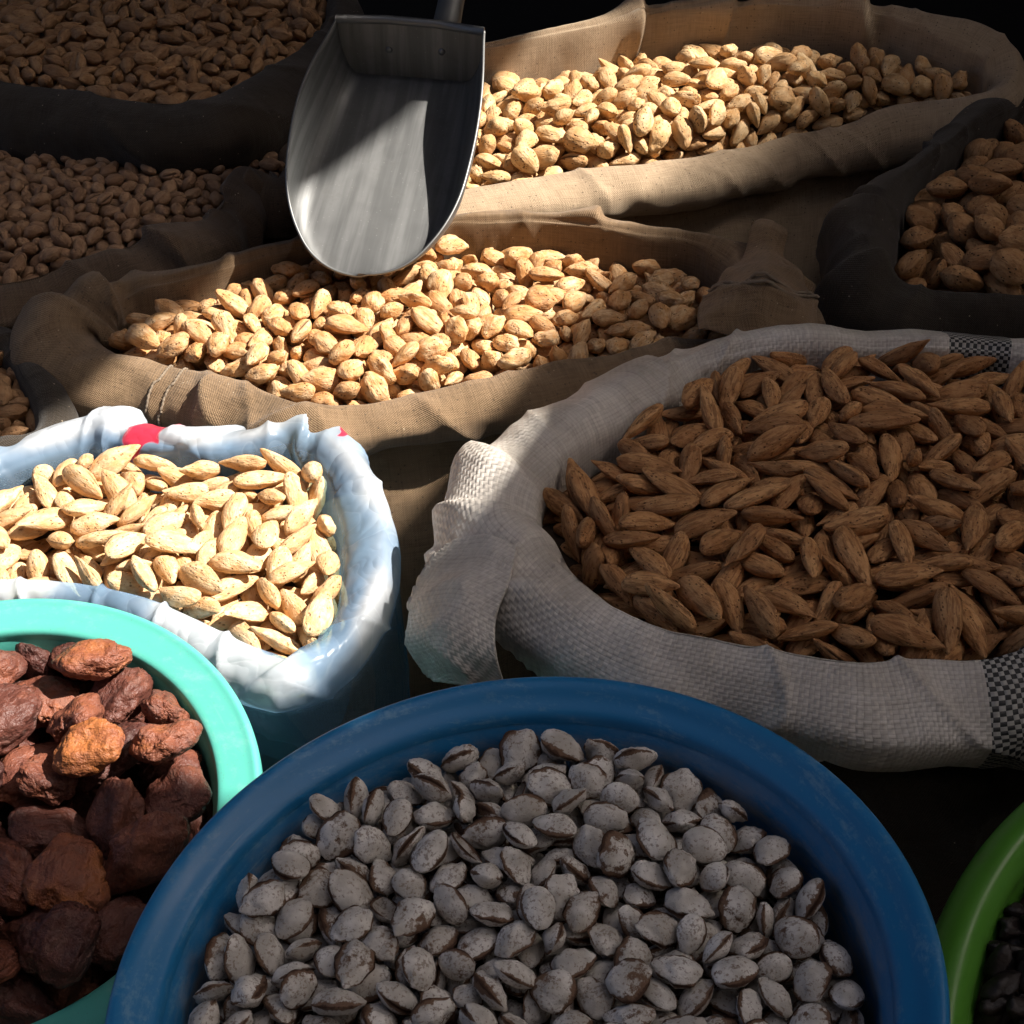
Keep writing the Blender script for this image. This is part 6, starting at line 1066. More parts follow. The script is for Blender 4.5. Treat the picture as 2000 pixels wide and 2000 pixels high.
   235,502,237,115,41,23,97,469,539,144,25,18,-64,90,289,1047,96,-55,89,-35,103,63,882,263,-25,-8,-95,102,12,1081,197,-113,-54,20,105,295,450,132,26,-14,-110,101,261,297,188,12,4,19,98,74,778,141,18,-36,36,102,114,657,225,-2,-5,124,105,67,938,119,-13,8,12,100,549,1,128,-108,-29,-8,101,10,1363,153,17,-29,122,104,
   312,170,119,46,-44,47,92,848,239,24,4,-9,-60,100,139,1119,74,-10,10,22,98,172,843,52,81,-10,47,104,
  ]),
  'white': (300, [346, 7113, 3900], [
   2143,6,473,36,6,-22,104,2421,149,475,38,-11,-94,111,871,378,452,33,-30,-61,119,2031,1129,542,1,54,-114,108,2268,553,517,3,-9,3,106,1241,222,471,65,92,53,102,1955,765,517,97,-81,-13,116,728,1389,491,-14,0,126,114,977,1088,538,15,-20,14,105,683,312,442,-5,-87,80,94,1592,1956,619,76,7,31,113,1417,328,448,27,-2,-30,100,
   2433,2269,624,-7,-5,1,115,2807,486,460,5,9,-44,96,1359,1299,626,-27,-18,14,108,1911,400,464,-13,12,54,115,1895,1866,633,-34,-20,117,104,1199,808,571,24,-23,-112,102,2458,972,508,36,-19,-48,100,1550,115,402,-1,121,-35,94,3102,2600,553,-8,-17,-125,120,1451,1159,558,-62,5,9,101,2806,1060,523,12,-3,-104,105,2580,164,393,22,10,-73,98,
   2401,1882,558,-10,23,-92,111,176,1546,449,-10,41,-61,116,558,503,460,40,-14,-17,94,1826,102,399,-20,10,107,103,1062,351,418,25,15,-75,92,3077,1567,486,-38,115,36,101,1567,552,410,26,-124,-3,110,1176,1442,560,-22,-8,43,111,1639,711,541,-35,27,-90,111,191,900,299,81,28,-92,105,466,1003,480,124,-12,11,93,804,1590,512,23,-8,123,103,
   2285,874,537,-8,24,-85,93,597,1191,465,15,17,16,96,1172,2472,595,46,16,96,107,648,1842,513,18,-6,-23,102,3126,2816,561,5,24,-124,113,2827,3390,573,-59,-28,-33,106,2617,1251,542,-31,-24,-120,116,570,774,454,63,110,-8,98,1556,1739,573,-20,-97,79,87,2629,2745,603,-27,-121,26,106,3114,1795,571,-7,-10,-117,107,2796,1543,588,111,-59,7,94,
   1301,732,472,-9,19,111,104,1844,1339,635,-39,-115,24,90,3082,1001,499,45,30,41,103,1603,2250,587,-1,124,22,96,2159,2770,633,6,-9,99,97,1087,921,502,26,18,37,101,823,695,405,7,96,-81,105,2670,352,370,24,-5,111,103,2134,2133,613,-10,1,109,99,638,2371,540,35,-41,-110,101,1349,2857,555,26,5,-102,102,351,646,363,38,1,-63,80,
   2038,1580,629,-68,-89,56,102,731,859,411,28,33,-103,94,2288,470,371,0,112,-54,111,1406,883,498,-65,-103,35,108,1708,373,405,-22,63,-90,95,2817,2815,639,-21,16,-64,100,2964,256,408,-12,-55,-113,118,2212,1403,571,-1,-7,57,94,1678,2437,583,6,22,-123,103,308,1248,446,-63,58,-36,94,81,1295,306,-54,73,-33,97,598,396,295,71,-24,-48,92,
   2820,2024,511,33,-30,-115,100,1109,2743,581,30,20,59,115,1132,2130,509,31,-113,-49,93,2910,2276,537,-66,64,-19,96,930,1837,507,32,-6,-99,94,2596,1068,512,67,-63,-9,96,3351,3282,502,111,13,15,111,1912,1512,573,-30,13,-53,111,1614,1396,588,9,-12,54,91,1336,2441,531,-78,65,-51,104,2722,748,473,-119,29,-22,90,1996,2449,579,71,-104,-16,94,
   614,1665,462,124,5,-21,102,1846,625,452,9,-114,20,95,2492,2632,545,67,-1,-28,108,1092,1648,532,4,126,-3,82,2517,679,515,6,124,-25,87,994,2233,510,-23,29,-114,97,2590,1590,492,-20,-8,89,106,20,1593,322,86,-38,-37,104,1249,95,276,17,-69,102,96,3435,2561,571,87,-92,-9,93,2829,1426,487,-7,-10,-57,95,2627,74,202,17,-44,21,113,
   3071,2300,568,78,98,1,94,159,1123,445,-66,54,-81,106,1726,0,286,-44,-26,-116,95,1786,1379,503,-5,20,67,107,1757,3191,520,-54,-114,11,108,2118,265,444,-29,-11,-72,91,2603,3148,532,-1,31,-7,93,2722,2340,483,-4,22,100,110,1602,2934,543,14,-9,37,91,1041,576,399,-3,41,-106,103,2402,1507,511,-34,-9,80,100,2167,1693,610,0,-8,-74,89,
   1900,3369,523,36,-94,77,91,2938,650,448,77,97,-17,99,2955,3209,560,72,90,16,116,1638,2711,586,-3,15,-92,88,2896,81,368,-63,-9,109,100,1901,103,264,-64,-109,4,97,2037,2829,540,37,25,74,115,419,1913,421,-28,4,-124,93,2549,2450,585,-2,-3,-17,104,3399,1866,568,7,-23,108,97,3116,2173,456,16,-49,-76,115,3666,3038,476,65,12,65,99,
   829,283,247,18,-45,-10,115,2201,928,441,-8,3,54,91,3250,2327,515,-22,5,-65,97,1793,930,452,-5,-5,88,89,980,2653,456,-4,-3,-126,89,3002,1870,458,-22,17,-79,107,1505,1057,440,13,56,110,101,2273,3091,610,-46,100,-54,104,651,2191,459,30,120,-5,95,1187,1796,513,-33,-111,48,88,2211,75,354,-107,-59,-36,102,3147,1240,485,-113,-26,37,89,
   1724,1308,384,83,-94,2,110,786,2385,453,-7,-24,88,100,1361,1885,427,52,77,65,110,348,980,337,72,-92,-17,95,3494,3127,457,-1,-1,20,97,415,1329,393,-39,91,-32,94,3046,3104,469,3,-41,7,105,1310,607,363,-22,6,50,118,2444,1372,408,-51,-16,82,120,2019,154,356,8,17,89,100,2544,2167,498,-7,9,-91,102,1614,182,253,-13,-2,52,116,
   1942,450,303,-11,0,45,109,582,2037,463,43,-12,-53,91,2982,1275,414,-2,-2,-116,120,407,1699,363,14,-41,-116,96,1846,2871,537,-5,43,-105,93,2742,1811,516,30,-121,17,81,2629,627,402,-9,13,12,86,1463,2111,496,-25,-23,121,92,2225,2480,564,87,70,13,103,3075,778,371,27,-18,-59,107,1498,2666,478,65,108,-14,102,1798,2648,552,-8,-29,47,95,
   1219,1971,468,82,-48,-81,85,2839,899,405,-51,109,-28,107,3482,2393,471,13,125,-14,110,3428,2754,446,9,1,-88,118,2436,87,292,-115,-50,15,100,2278,3309,548,-47,117,-4,89,2580,1866,535,67,73,14,87,2320,2992,501,-27,-17,5,97,1592,814,386,-10,-14,-115,111,1976,996,386,-46,-31,1,107,116,1752,394,-76,-95,-35,95,521,609,252,-5,-30,123,108,
   671,1039,378,11,-126,-10,104,1002,848,370,3,-17,120,108,3263,1544,405,-15,14,-97,91,2232,1197,420,-12,48,-90,101,839,1978,413,28,14,77,118,3129,3382,454,13,106,-65,95,1981,2007,546,-10,-17,97,111,1966,1299,466,7,-39,-113,109,252,1813,299,3,36,-121,97,2216,654,389,1,118,47,111,1262,1288,457,29,-29,-90,99,1749,1822,483,2,42,118,116,
   3346,1557,523,114,49,-15,106,3621,2702,481,15,21,72,104,1409,3229,401,48,-59,-101,111,2015,3281,414,47,15,28,95,1,1803,193,-75,-49,22,103,477,816,318,5,0,-122,96,2891,2498,487,-63,37,-8,95,2190,1825,497,25,7,-103,96,7,1677,33,91,-87,16,96,2444,325,341,-28,0,-123,109,2764,2191,374,-27,3,-20,118,1814,2270,520,4,-27,-92,104,
   987,1331,408,-54,-11,47,117,2401,3172,467,67,7,27,89,1250,260,334,26,119,27,90,479,1545,356,1,119,-42,108,199,1234,124,4,7,-40,106,1507,309,315,25,-24,-112,96,3385,2051,527,35,-15,13,97,248,1193,260,-7,23,-103,99,2169,2820,410,15,-56,-48,111,2495,3339,420,6,-30,46,99,342,719,99,52,115,8,108,2851,439,334,0,11,-90,79,
   2992,499,350,-1,-77,-30,87,3245,1862,416,0,13,60,102,153,1449,181,117,-30,-6,102,2527,926,367,14,20,-124,111,240,1023,138,7,1,-24,88,995,222,166,10,123,-18,111,2795,3314,436,-19,-45,-90,93,1511,1855,354,-53,70,-74,87,2405,788,404,-122,17,-12,90,2193,2070,476,30,-8,-28,106,2129,1564,485,-15,124,16,104,2499,1917,404,99,-67,-30,100,
   2281,2329,470,-23,-3,-83,101,887,1487,342,55,-101,-35,91,1284,3016,461,-51,63,-65,89,1117,2831,289,-34,5,85,100,845,2468,336,-76,100,-10,110,1888,2661,446,-6,15,-103,86,3425,1833,393,-31,-50,51,104,1783,3329,373,-13,59,-112,102,292,1983,243,34,-21,-120,103,1447,2439,437,-27,-17,101,97,1018,1857,387,16,-16,-108,114,1654,1636,449,4,13,-126,102,
   1136,1712,385,-71,-19,40,94,2959,351,228,5,-25,-119,106,1406,893,223,-6,120,41,113,1133,373,99,10,-25,-66,87,152,1496,29,111,60,11,105,1703,2036,459,9,-43,-117,98,2860,649,264,-16,36,-83,95,1509,1509,497,4,119,43,97,160,1641,218,-14,-20,125,95,2475,2449,440,21,6,-44,96,3225,1020,226,-29,-67,99,103,2774,1697,455,-22,17,122,89,
   1554,3032,448,-100,-6,16,99,2297,1018,306,-37,-2,45,88,2133,232,108,8,-3,-106,105,2652,1201,351,5,-5,-67,110,2976,2953,494,5,-39,117,91,1174,2199,385,2,30,-119,108,1661,1767,336,-11,-21,95,93,532,1253,324,-48,-47,61,105,420,1214,178,-11,16,-93,98,1837,783,349,6,-5,-124,95,1052,2444,393,1,14,48,105,179,1074,4,-8,-9,106,109,
   1297,162,119,-25,117,-29,90,1462,1268,421,14,-24,7,95,2074,3122,458,13,19,56,93,3387,2282,339,-32,-123,8,119,3505,2133,461,36,2,-111,87,2080,2574,445,-6,-25,-81,88,2841,2809,409,-12,16,125,96,1892,310,177,-4,-12,115,104,1230,748,233,6,-6,125,95,1681,1097,310,36,5,116,89,1227,1572,436,-9,30,-123,94,686,2143,342,7,-26,-84,100,
   1300,1010,328,13,-33,-101,102,756,1271,327,-11,20,-62,100,3165,1716,305,7,5,-49,108,1760,2952,439,3,-28,-122,92,1616,3160,361,51,-3,22,106,1077,1121,248,7,7,125,90,1687,1524,219,-40,120,2,114,3379,3243,364,12,-54,-104,89,580,969,216,3,78,-100,103,1499,278,68,7,-25,-99,105,2417,2828,483,25,-28,-114,102,3041,1588,333,-11,-32,114,101,
   2714,842,252,2,12,-79,101,1630,599,257,-18,19,-79,110,2614,2728,445,-33,-12,-34,94,3260,2127,392,4,-32,24,99,2260,2288,315,11,9,-122,103,948,1668,161,-1,-6,72,100,3194,329,512,9,99,78,103,1109,1083,410,5,29,-77,103,1100,1267,315,39,-117,31,97,3670,3161,345,38,-27,-116,100,2006,1496,344,126,2,-9,93,2119,487,193,12,22,-114,90,
   2397,173,33,-4,0,18,114,3268,868,389,1,-3,-86,110,1707,2645,395,11,15,-65,109,2697,2971,424,-1,29,-121,103,2103,249,238,101,-75,-14,85,1909,1270,321,98,79,-17,104,3111,630,232,-20,11,-48,105,718,1449,238,8,-28,123,109,3048,2586,409,-2,-3,-35,98,477,852,34,1,-14,115,109,2690,2547,220,-2,-3,-106,100,2019,2350,437,42,-32,-37,103,
   513,1693,233,-1,-18,92,97,1898,2243,374,23,51,98,102,3192,1220,157,36,122,1,106,962,401,201,-50,32,112,103,3229,2626,360,-19,-63,94,113,1332,368,264,4,-28,59,100,1546,1508,338,0,10,93,105,2355,647,127,-14,23,-68,105,2266,1606,377,-1,18,-126,92,965,688,194,20,-15,97,109,2361,318,125,-20,16,102,101,1346,387,111,-120,8,-37,108,
   533,2238,271,-83,-63,35,93,2874,3263,331,99,61,7,101,675,1738,302,-85,79,-11,96,3325,2760,304,15,-3,-60,108,2733,2857,509,6,11,-126,87,1040,1480,241,33,-20,-94,98,599,1948,242,34,-21,-5,106,637,472,121,16,82,-96,105,2190,778,288,24,15,7,98,1511,1201,281,13,22,91,102,2520,1634,224,-3,-4,-71,87,1723,119,2,-66,-107,-15,108,
   3304,1057,544,94,78,30,105,3140,1165,347,118,41,2,108,2285,1864,394,-22,0,107,100,1848,109,122,-117,34,5,90,2944,2007,321,15,126,1,94,1482,2157,329,75,-96,-29,114,2966,2914,330,-13,-36,119,106,2304,2986,349,-13,-33,117,104,2798,1856,357,-50,7,-28,107,2589,2072,326,-119,13,-12,87,2278,289,250,-28,-18,88,106,857,1769,264,-1,-1,81,100,
   3544,2302,206,-30,-2,-63,88,2713,1590,228,5,15,90,104,3146,640,513,-57,96,-42,93,3423,777,529,110,32,20,102,3445,1361,497,-22,16,103,105,3808,2935,517,-10,-7,-100,97,3204,455,420,12,69,-100,106,3393,353,412,-59,110,-15,97,3203,156,338,-37,-51,-104,97,3406,1126,430,-9,0,101,118,3778,2600,536,1,-26,-107,104,4056,3086,412,-21,57,-23,109,
   2998,119,276,14,-65,-28,101,3668,1682,398,25,4,110,119,3505,695,443,-35,-19,33,109,3342,433,286,8,10,-81,106,3533,2003,324,108,17,55,106,3541,1519,411,-38,-43,113,107,3757,2902,377,-45,-33,87,95,2674,545,269,14,9,109,111,3395,1401,330,-120,32,-25,97,3409,738,282,27,7,-102,109,2897,2343,395,-17,106,66,84,1255,2686,393,81,-93,-11,97,
   1942,2710,315,-3,-9,-103,106,605,576,378,-44,-118,-15,78,3742,2199,447,-9,0,-30,95,521,804,189,-14,11,122,101,2071,988,275,-29,-21,60,98,2734,2604,354,64,109,6,102,2342,2671,324,-13,-17,107,119,1687,370,112,39,21,117,101,2315,1625,238,-6,4,99,105,1126,2899,102,-4,-30,69,94,3219,2977,437,74,96,28,103,1150,2931,390,-18,23,66,100,
   1308,1445,347,-26,-5,123,89,3688,2618,332,-26,8,-119,108,2573,2533,332,-89,68,-36,98,2651,1531,367,2,17,106,99,1328,2528,300,-27,-13,-110,109,3730,2187,315,-9,-5,-73,107,3124,265,157,28,-20,-110,106,685,627,137,33,-28,2,101,3777,2879,227,-3,-10,-118,106,1775,1334,219,-10,9,49,101,1849,816,163,-45,-14,42,99,3096,1391,244,-2,23,123,96,
   2531,2268,250,-26,33,-71,94,585,1250,181,-50,-44,85,95,1945,2205,227,-4,1,112,95,959,349,1,-90,-88,-15,100,2246,1106,182,2,7,-125,93,
  ]),
  'bag': (169, [-4177, 7721, 3391], [
   2804,305,410,-91,-79,22,114,1684,953,509,8,21,4,109,2167,757,480,7,-8,-21,111,677,1251,509,38,-116,-22,108,1955,578,472,52,-27,-35,116,852,1700,539,66,-6,-40,112,2304,143,259,58,-39,-41,115,1035,2005,528,41,-16,35,113,2311,329,373,42,-113,-5,109,2467,43,151,2,-25,-28,114,1353,951,499,24,29,56,106,1038,1262,471,31,-5,13,99,
   2540,114,310,6,-115,41,101,2746,0,114,-98,9,78,101,2550,7,0,-121,37,-2,105,1828,450,457,-18,-18,121,98,769,718,278,66,19,7,92,2132,1081,476,17,6,78,104,1646,1716,466,-11,41,-119,93,2213,1820,489,-14,6,27,106,937,812,354,108,-51,-39,102,2591,682,474,6,-3,34,88,1104,723,386,-61,-71,-84,90,2585,1365,466,71,32,55,105,
   1980,374,365,9,-33,-37,110,2051,1400,469,22,-18,-91,116,2372,1111,485,-3,10,87,108,542,1673,482,-61,-109,10,99,2051,1988,536,3,104,-73,96,1726,1895,521,3,-73,-89,103,2160,638,356,11,7,43,101,1531,656,479,31,47,100,102,1573,1266,463,29,8,39,95,670,844,331,25,63,-68,96,2641,453,333,-11,-58,97,104,2077,274,160,9,-68,92,80,
   940,1431,510,115,48,-18,100,1420,697,370,-117,-13,34,98,1127,1086,465,116,12,13,96,1309,1463,448,105,46,33,100,2565,1133,425,-69,-44,20,94,2424,567,363,43,81,74,97,1664,574,327,-7,-24,124,108,1136,1641,499,-49,-109,-29,104,2489,1690,393,7,65,-45,110,2343,2046,450,-41,-68,-97,108,1173,1459,517,-8,-50,30,94,361,1359,467,-124,-9,-26,99,
   1356,2014,494,106,28,-17,98,1654,757,428,19,-17,-61,87,1840,438,111,96,-37,25,108,508,815,225,-79,94,18,99,1905,1604,412,9,-106,-64,96,1675,526,181,-15,-20,-32,92,2834,869,400,88,-88,-3,92,2467,830,423,-3,12,-93,93,258,1597,454,-15,-7,68,111,827,1095,439,101,-68,18,107,2564,299,313,9,59,90,96,1267,780,272,22,-9,-69,109,
   2586,1888,503,61,102,18,103,2748,152,263,43,82,76,80,2417,1482,415,122,9,20,101,2719,695,365,-60,63,-82,84,2313,1629,467,-17,18,112,92,2811,235,24,39,-2,87,94,2637,923,382,-28,-28,79,110,2760,1119,243,53,-7,103,120,2225,464,253,-18,28,-118,120,621,1196,308,-10,8,68,102,384,973,347,5,-6,-102,107,2754,1391,377,-79,-65,71,103,
   1800,1359,465,39,68,77,87,1336,1926,383,-38,-3,-64,103,1970,973,400,57,45,57,100,2630,1767,298,-35,101,-4,105,2829,308,219,88,57,62,102,1590,1950,408,34,-59,107,111,1176,1850,428,57,108,25,100,647,1931,474,11,-19,-90,105,2805,588,308,41,-23,-111,106,2281,969,378,-21,11,-92,110,1855,1046,345,72,-72,-73,108,553,1317,404,115,52,-2,110,
   1050,931,339,-35,-68,91,96,2220,1320,423,-97,72,-22,90,1518,664,210,3,-14,-123,97,1019,731,174,28,-10,7,91,809,2023,531,-46,-17,91,86,2867,877,177,73,51,90,94,732,991,286,18,28,-122,107,1475,1673,331,27,11,-104,105,753,1597,434,10,26,101,96,1879,1313,313,34,-1,-97,112,396,712,307,46,69,-80,101,1889,1765,375,29,-44,-114,103,
   319,1123,466,117,-50,2,101,1416,1393,365,24,-17,-101,103,479,1970,378,-83,3,85,106,1251,1236,404,-52,-25,-12,90,2261,257,72,70,10,80,85,1726,1225,335,35,-5,-81,99,2130,404,83,19,-6,24,115,1591,1069,433,10,4,-118,89,1779,1871,359,28,-70,-102,87,2113,1823,312,-26,40,86,97,1778,812,363,23,-7,-50,98,2089,1502,311,23,-21,31,117,
   1605,1489,365,-44,-34,70,101,2761,613,21,-9,8,-125,97,1248,1016,385,11,-34,-98,99,1445,881,366,111,38,-3,93,459,1693,370,23,10,61,98,1039,1147,327,18,14,121,94,1310,657,128,54,2,-24,78,2117,1970,380,-5,-127,7,108,2823,696,155,43,71,76,93,2247,743,233,17,21,-76,101,2428,292,202,-6,-10,-86,98,1074,2103,422,-24,16,-19,81,
   2401,1853,361,-6,-4,28,105,407,1451,376,-42,114,32,84,2427,906,281,90,87,10,113,1524,702,67,20,-20,56,101,346,1248,314,125,19,-16,107,2680,1421,191,34,106,60,90,887,1359,361,-8,-27,123,101,2613,214,26,13,27,106,96,1694,611,55,16,17,-118,92,867,1171,250,-2,3,-61,105,492,1145,215,-3,18,84,93,2697,423,34,16,-18,125,103,
   1295,1622,320,56,-37,-75,98,2621,942,216,47,116,18,113,2611,622,244,26,11,36,92,2646,311,163,6,3,61,106,2288,1587,274,6,-45,48,104,2498,1221,290,119,-29,-32,117,272,1727,317,3,20,-112,113,707,1841,301,26,1,113,108,2035,797,328,-13,-21,39,98,1470,1833,261,-11,35,-121,103,2327,1151,218,-28,28,-99,108,2470,749,163,15,-18,4,105,
   840,864,207,2,126,-7,91,1170,1943,259,4,-46,-93,96,869,2030,372,39,29,42,104,1436,1114,342,-25,-18,65,94,1343,1982,159,-22,-66,-82,95,1533,832,244,-9,75,-99,93,1325,1137,229,16,19,62,100,1390,796,91,47,-88,-77,87,537,1511,309,-10,-31,56,96,2597,1422,318,-66,-107,-9,93,1788,1545,285,7,8,58,104,1590,1648,233,-32,-45,51,94,
   1035,1634,364,120,39,-7,108,2603,1861,88,-17,-15,105,107,2070,580,228,-12,26,-94,96,1121,1086,171,-3,-26,-110,111,1652,1040,310,-106,58,-10,85,2466,1446,213,-6,-36,98,102,2458,1962,184,-41,-20,118,119,2410,326,59,-21,-22,102,95,2246,1358,285,124,24,4,101,1802,672,238,-1,-6,108,95,1893,1967,249,9,108,-66,91,319,1019,216,-15,16,-90,103,
   2441,567,99,16,123,-24,110,743,761,68,28,21,-26,102,2704,1521,75,-39,-92,64,94,661,1191,148,28,-57,-89,108,1141,1652,218,1,14,-103,102,1174,745,60,84,14,36,85,2144,1079,314,92,-71,-46,102,781,1545,282,-116,44,-7,112,2454,957,91,-1,10,-72,101,1499,1327,251,-77,-101,5,92,242,753,274,-91,10,84,88,196,967,378,-2,-46,-80,106,
   52,842,155,17,11,118,108,96,1123,413,-92,-73,12,78,33,1595,361,93,55,25,99,392,746,46,-13,-2,-5,111,306,1501,267,40,32,6,107,125,1129,186,-10,10,47,111,14,1384,477,-108,-66,-1,98,129,1524,192,22,8,114,100,0,896,20,-16,12,-68,103,908,1797,415,-6,14,126,97,1049,2014,318,35,38,44,87,1441,976,226,3,4,-114,99,
   1538,2005,208,-46,-72,-84,112,157,1297,248,-5,-13,-122,87,2042,1702,264,-37,-120,18,87,1084,1295,234,-32,9,-23,100,2246,1790,213,63,-92,-59,91,569,917,109,18,-107,-65,99,1742,1636,175,1,43,-95,96,839,1038,119,14,-7,-75,99,2669,1317,56,8,-31,123,84,102,1373,58,64,-109,-2,99,
  ]),
  'blue': (300, [-1508, 4040, 3834], [
   2929,714,587,-21,-31,111,109,2067,431,633,125,16,17,106,2650,877,604,9,48,-89,109,1005,819,606,60,-111,-7,110,672,1025,550,44,-24,113,120,1716,401,574,17,-26,66,98,579,1391,576,27,30,-106,115,729,553,588,-3,8,-98,101,664,379,521,-46,-2,-2,114,2054,1156,677,50,34,33,115,2960,462,577,21,-29,-84,102,2518,1236,671,-121,22,5,108,
   396,874,527,-49,114,14,101,2265,1268,688,19,12,101,114,469,451,541,-105,-36,31,97,1865,829,642,27,2,59,98,1076,1220,648,104,71,14,108,2591,475,623,-23,6,37,105,695,808,566,13,6,-120,99,1639,807,695,-2,9,-86,100,1055,539,566,83,-88,-30,99,2313,490,624,4,2,126,95,234,949,589,3,20,-121,97,2240,752,610,-28,17,-122,102,
   1519,681,603,-57,112,-14,103,1196,907,608,-21,-66,95,101,1904,408,519,-57,-111,-24,96,139,676,455,62,7,100,107,2404,893,613,121,-35,1,109,766,1319,569,-114,14,44,106,1131,279,574,-100,-27,4,98,2009,1415,661,40,-14,-3,103,950,417,515,-41,-22,-118,104,1236,575,557,-29,-66,104,94,2400,401,519,-30,-43,23,105,1713,1671,655,-25,30,-121,112,
   1790,1965,659,-22,25,-21,115,2443,1701,586,15,26,-85,108,1405,411,565,-58,30,-50,103,2875,1235,630,-61,111,-15,103,353,1147,625,2,9,118,100,222,486,479,-39,1,86,105,1546,1981,604,25,34,-96,109,3118,615,543,7,30,83,102,286,706,463,-10,51,-42,95,2399,699,631,-72,98,29,84,1524,478,603,12,-116,33,100,1575,1501,652,15,-75,102,106,
   2709,1085,594,2,-11,118,111,2381,1066,696,21,38,48,102,1810,589,549,120,35,5,103,2781,389,551,31,23,110,91,1408,841,611,22,-120,30,101,2226,1051,644,-24,24,-5,102,3025,930,609,45,-36,-104,99,3124,395,561,101,72,-20,94,1532,1106,658,-14,42,-51,94,889,1463,636,7,10,-99,91,1736,1376,659,-26,-123,18,98,1087,1525,573,-23,18,47,109,
   2801,568,534,8,23,-123,87,2069,271,558,-19,10,124,97,2917,1049,602,24,-5,-114,86,975,1068,560,107,-69,-2,95,1340,719,522,-17,-8,47,102,1986,721,554,11,28,62,93,1919,1259,631,38,-6,-72,95,2216,409,538,104,-68,6,99,2545,1026,660,9,-49,-65,99,27,746,388,-49,43,-89,116,1270,1260,631,-44,35,-40,101,1366,1397,583,6,65,-108,101,
   500,1070,528,-13,29,-113,97,2090,1557,674,45,-10,-11,96,1921,1688,689,3,-42,114,90,856,699,546,110,-63,11,90,1064,1702,607,21,74,98,102,1142,746,518,-14,2,63,97,2194,1871,661,104,1,9,104,1550,1321,659,9,34,107,98,2523,622,622,-28,103,-56,90,1212,1970,559,-34,56,107,109,2684,683,559,98,66,-3,103,2645,326,540,-34,44,-86,89,
   1372,1073,628,79,84,-48,102,644,1669,564,-55,60,-71,112,1981,1001,584,-34,17,-83,96,1760,945,614,-12,45,-86,102,610,639,494,-22,-5,-95,105,374,408,427,-45,9,-76,95,1,377,376,-73,1,99,120,1171,1102,572,13,-9,-117,93,750,1569,593,-73,-62,39,91,455,738,460,64,-86,67,94,834,1146,519,42,9,106,87,1375,1704,593,-75,-8,-62,97,
   2914,201,533,28,-8,-102,119,2105,597,555,-8,41,-90,101,2608,1373,605,11,-13,99,106,1819,1539,685,-46,-32,19,90,802,536,460,20,-15,32,104,2554,443,423,0,31,114,114,1717,707,591,67,83,28,89,1359,246,548,-5,63,66,117,217,871,450,12,31,-5,98,17,554,359,-72,-22,-6,87,2165,993,549,50,-112,11,94,2298,1598,635,-70,-87,60,94,
   2420,1479,578,-32,-39,-82,109,2769,1406,519,-42,9,103,109,869,941,528,-2,35,92,98,958,1333,557,96,36,44,100,492,1565,581,-8,45,-8,93,1836,1124,604,17,-110,31,89,912,1739,522,-122,-8,34,90,2017,1960,625,33,-90,72,99,1248,1538,619,-67,31,-89,93,2116,816,581,43,-23,111,79,874,295,444,-43,30,-72,113,1492,1803,617,-50,-42,-39,93,
   1669,1123,579,116,9,49,86,2716,1518,614,-39,48,31,88,2798,846,548,87,-46,-78,81,1628,406,455,-5,49,-91,84,586,890,441,-51,28,-77,110,2596,1591,559,16,-116,-28,97,1799,227,558,-42,21,74,106,1034,1878,531,-37,29,-24,107,2161,1740,640,-50,-36,-76,93,1289,441,484,-30,-4,-107,78,1595,717,489,89,-90,-6,92,373,1278,526,36,15,21,96,
   1298,1845,530,58,-57,59,92,1491,1235,558,7,2,126,109,1504,1039,533,89,88,-12,90,1398,1971,493,18,26,-96,101,1968,1782,592,-100,-58,-7,115,156,343,376,46,-31,-114,97,1328,988,526,-15,26,-10,99,434,1527,481,53,-105,-12,88,1401,1565,525,-3,68,81,111,2303,1800,574,-68,81,-61,88,419,580,457,101,48,-5,100,96,942,389,24,34,116,86,
   680,1209,483,38,45,112,104,305,1066,497,-2,-11,76,105,3055,940,453,-41,-46,91,111,1856,824,491,-20,-22,-118,105,2985,359,462,9,-11,8,97,130,1071,474,-78,-31,93,103,1226,1721,517,52,52,101,100,1959,563,462,6,-6,49,99,3151,295,426,62,-65,-68,102,2899,936,464,-15,96,-50,95,2232,1466,603,-6,-18,-66,88,2461,755,508,-7,-6,52,115,
   997,616,473,-90,-81,22,93,1541,255,480,97,-53,-17,97,2308,132,585,-119,-37,-13,108,1751,1265,508,-18,52,114,102,1627,1390,533,115,-45,27,99,601,274,415,-29,8,-29,115,1690,1802,567,-119,-33,-13,110,2066,915,470,83,95,-11,102,1602,907,589,-74,-92,5,98,541,509,399,-21,-21,24,97,1308,895,420,-39,13,23,104,1153,404,453,15,39,44,102,
   2453,187,496,19,-23,-83,116,1533,1659,581,33,-56,-78,93,1942,1574,580,-31,-10,-105,90,2226,254,476,-15,-16,-110,103,2243,704,444,-24,90,-86,97,258,419,287,-58,-1,106,100,139,484,325,5,64,-85,78,1520,391,359,5,6,-89,94,2789,284,442,-24,12,-117,90,1419,578,484,-7,-33,2,90,2540,975,523,14,10,-126,97,2163,1312,578,5,14,122,92,
   1827,1582,511,18,30,88,93,2033,1120,470,2,-30,-22,95,1847,1396,532,6,-51,-116,94,1740,1983,518,10,45,14,96,1138,1310,513,57,-113,10,119,526,1192,427,-18,43,-84,100,1127,599,408,81,53,63,90,948,845,441,-24,16,81,93,2939,1150,502,-91,-85,-2,103,766,833,450,-90,90,-7,98,331,1373,435,16,10,-92,99,1739,598,429,10,9,123,88,
   205,1215,368,-70,-1,103,108,2307,572,517,11,123,25,96,1551,565,425,-15,13,112,89,407,934,408,-9,-19,101,100,653,431,337,-124,-3,-26,86,890,1512,514,-3,4,-105,107,2813,727,438,-24,-23,-73,98,777,1794,430,11,94,-84,95,2652,143,553,-22,47,-114,103,2748,529,400,88,86,16,103,1249,590,401,-25,-51,50,89,2916,474,344,0,10,72,114,
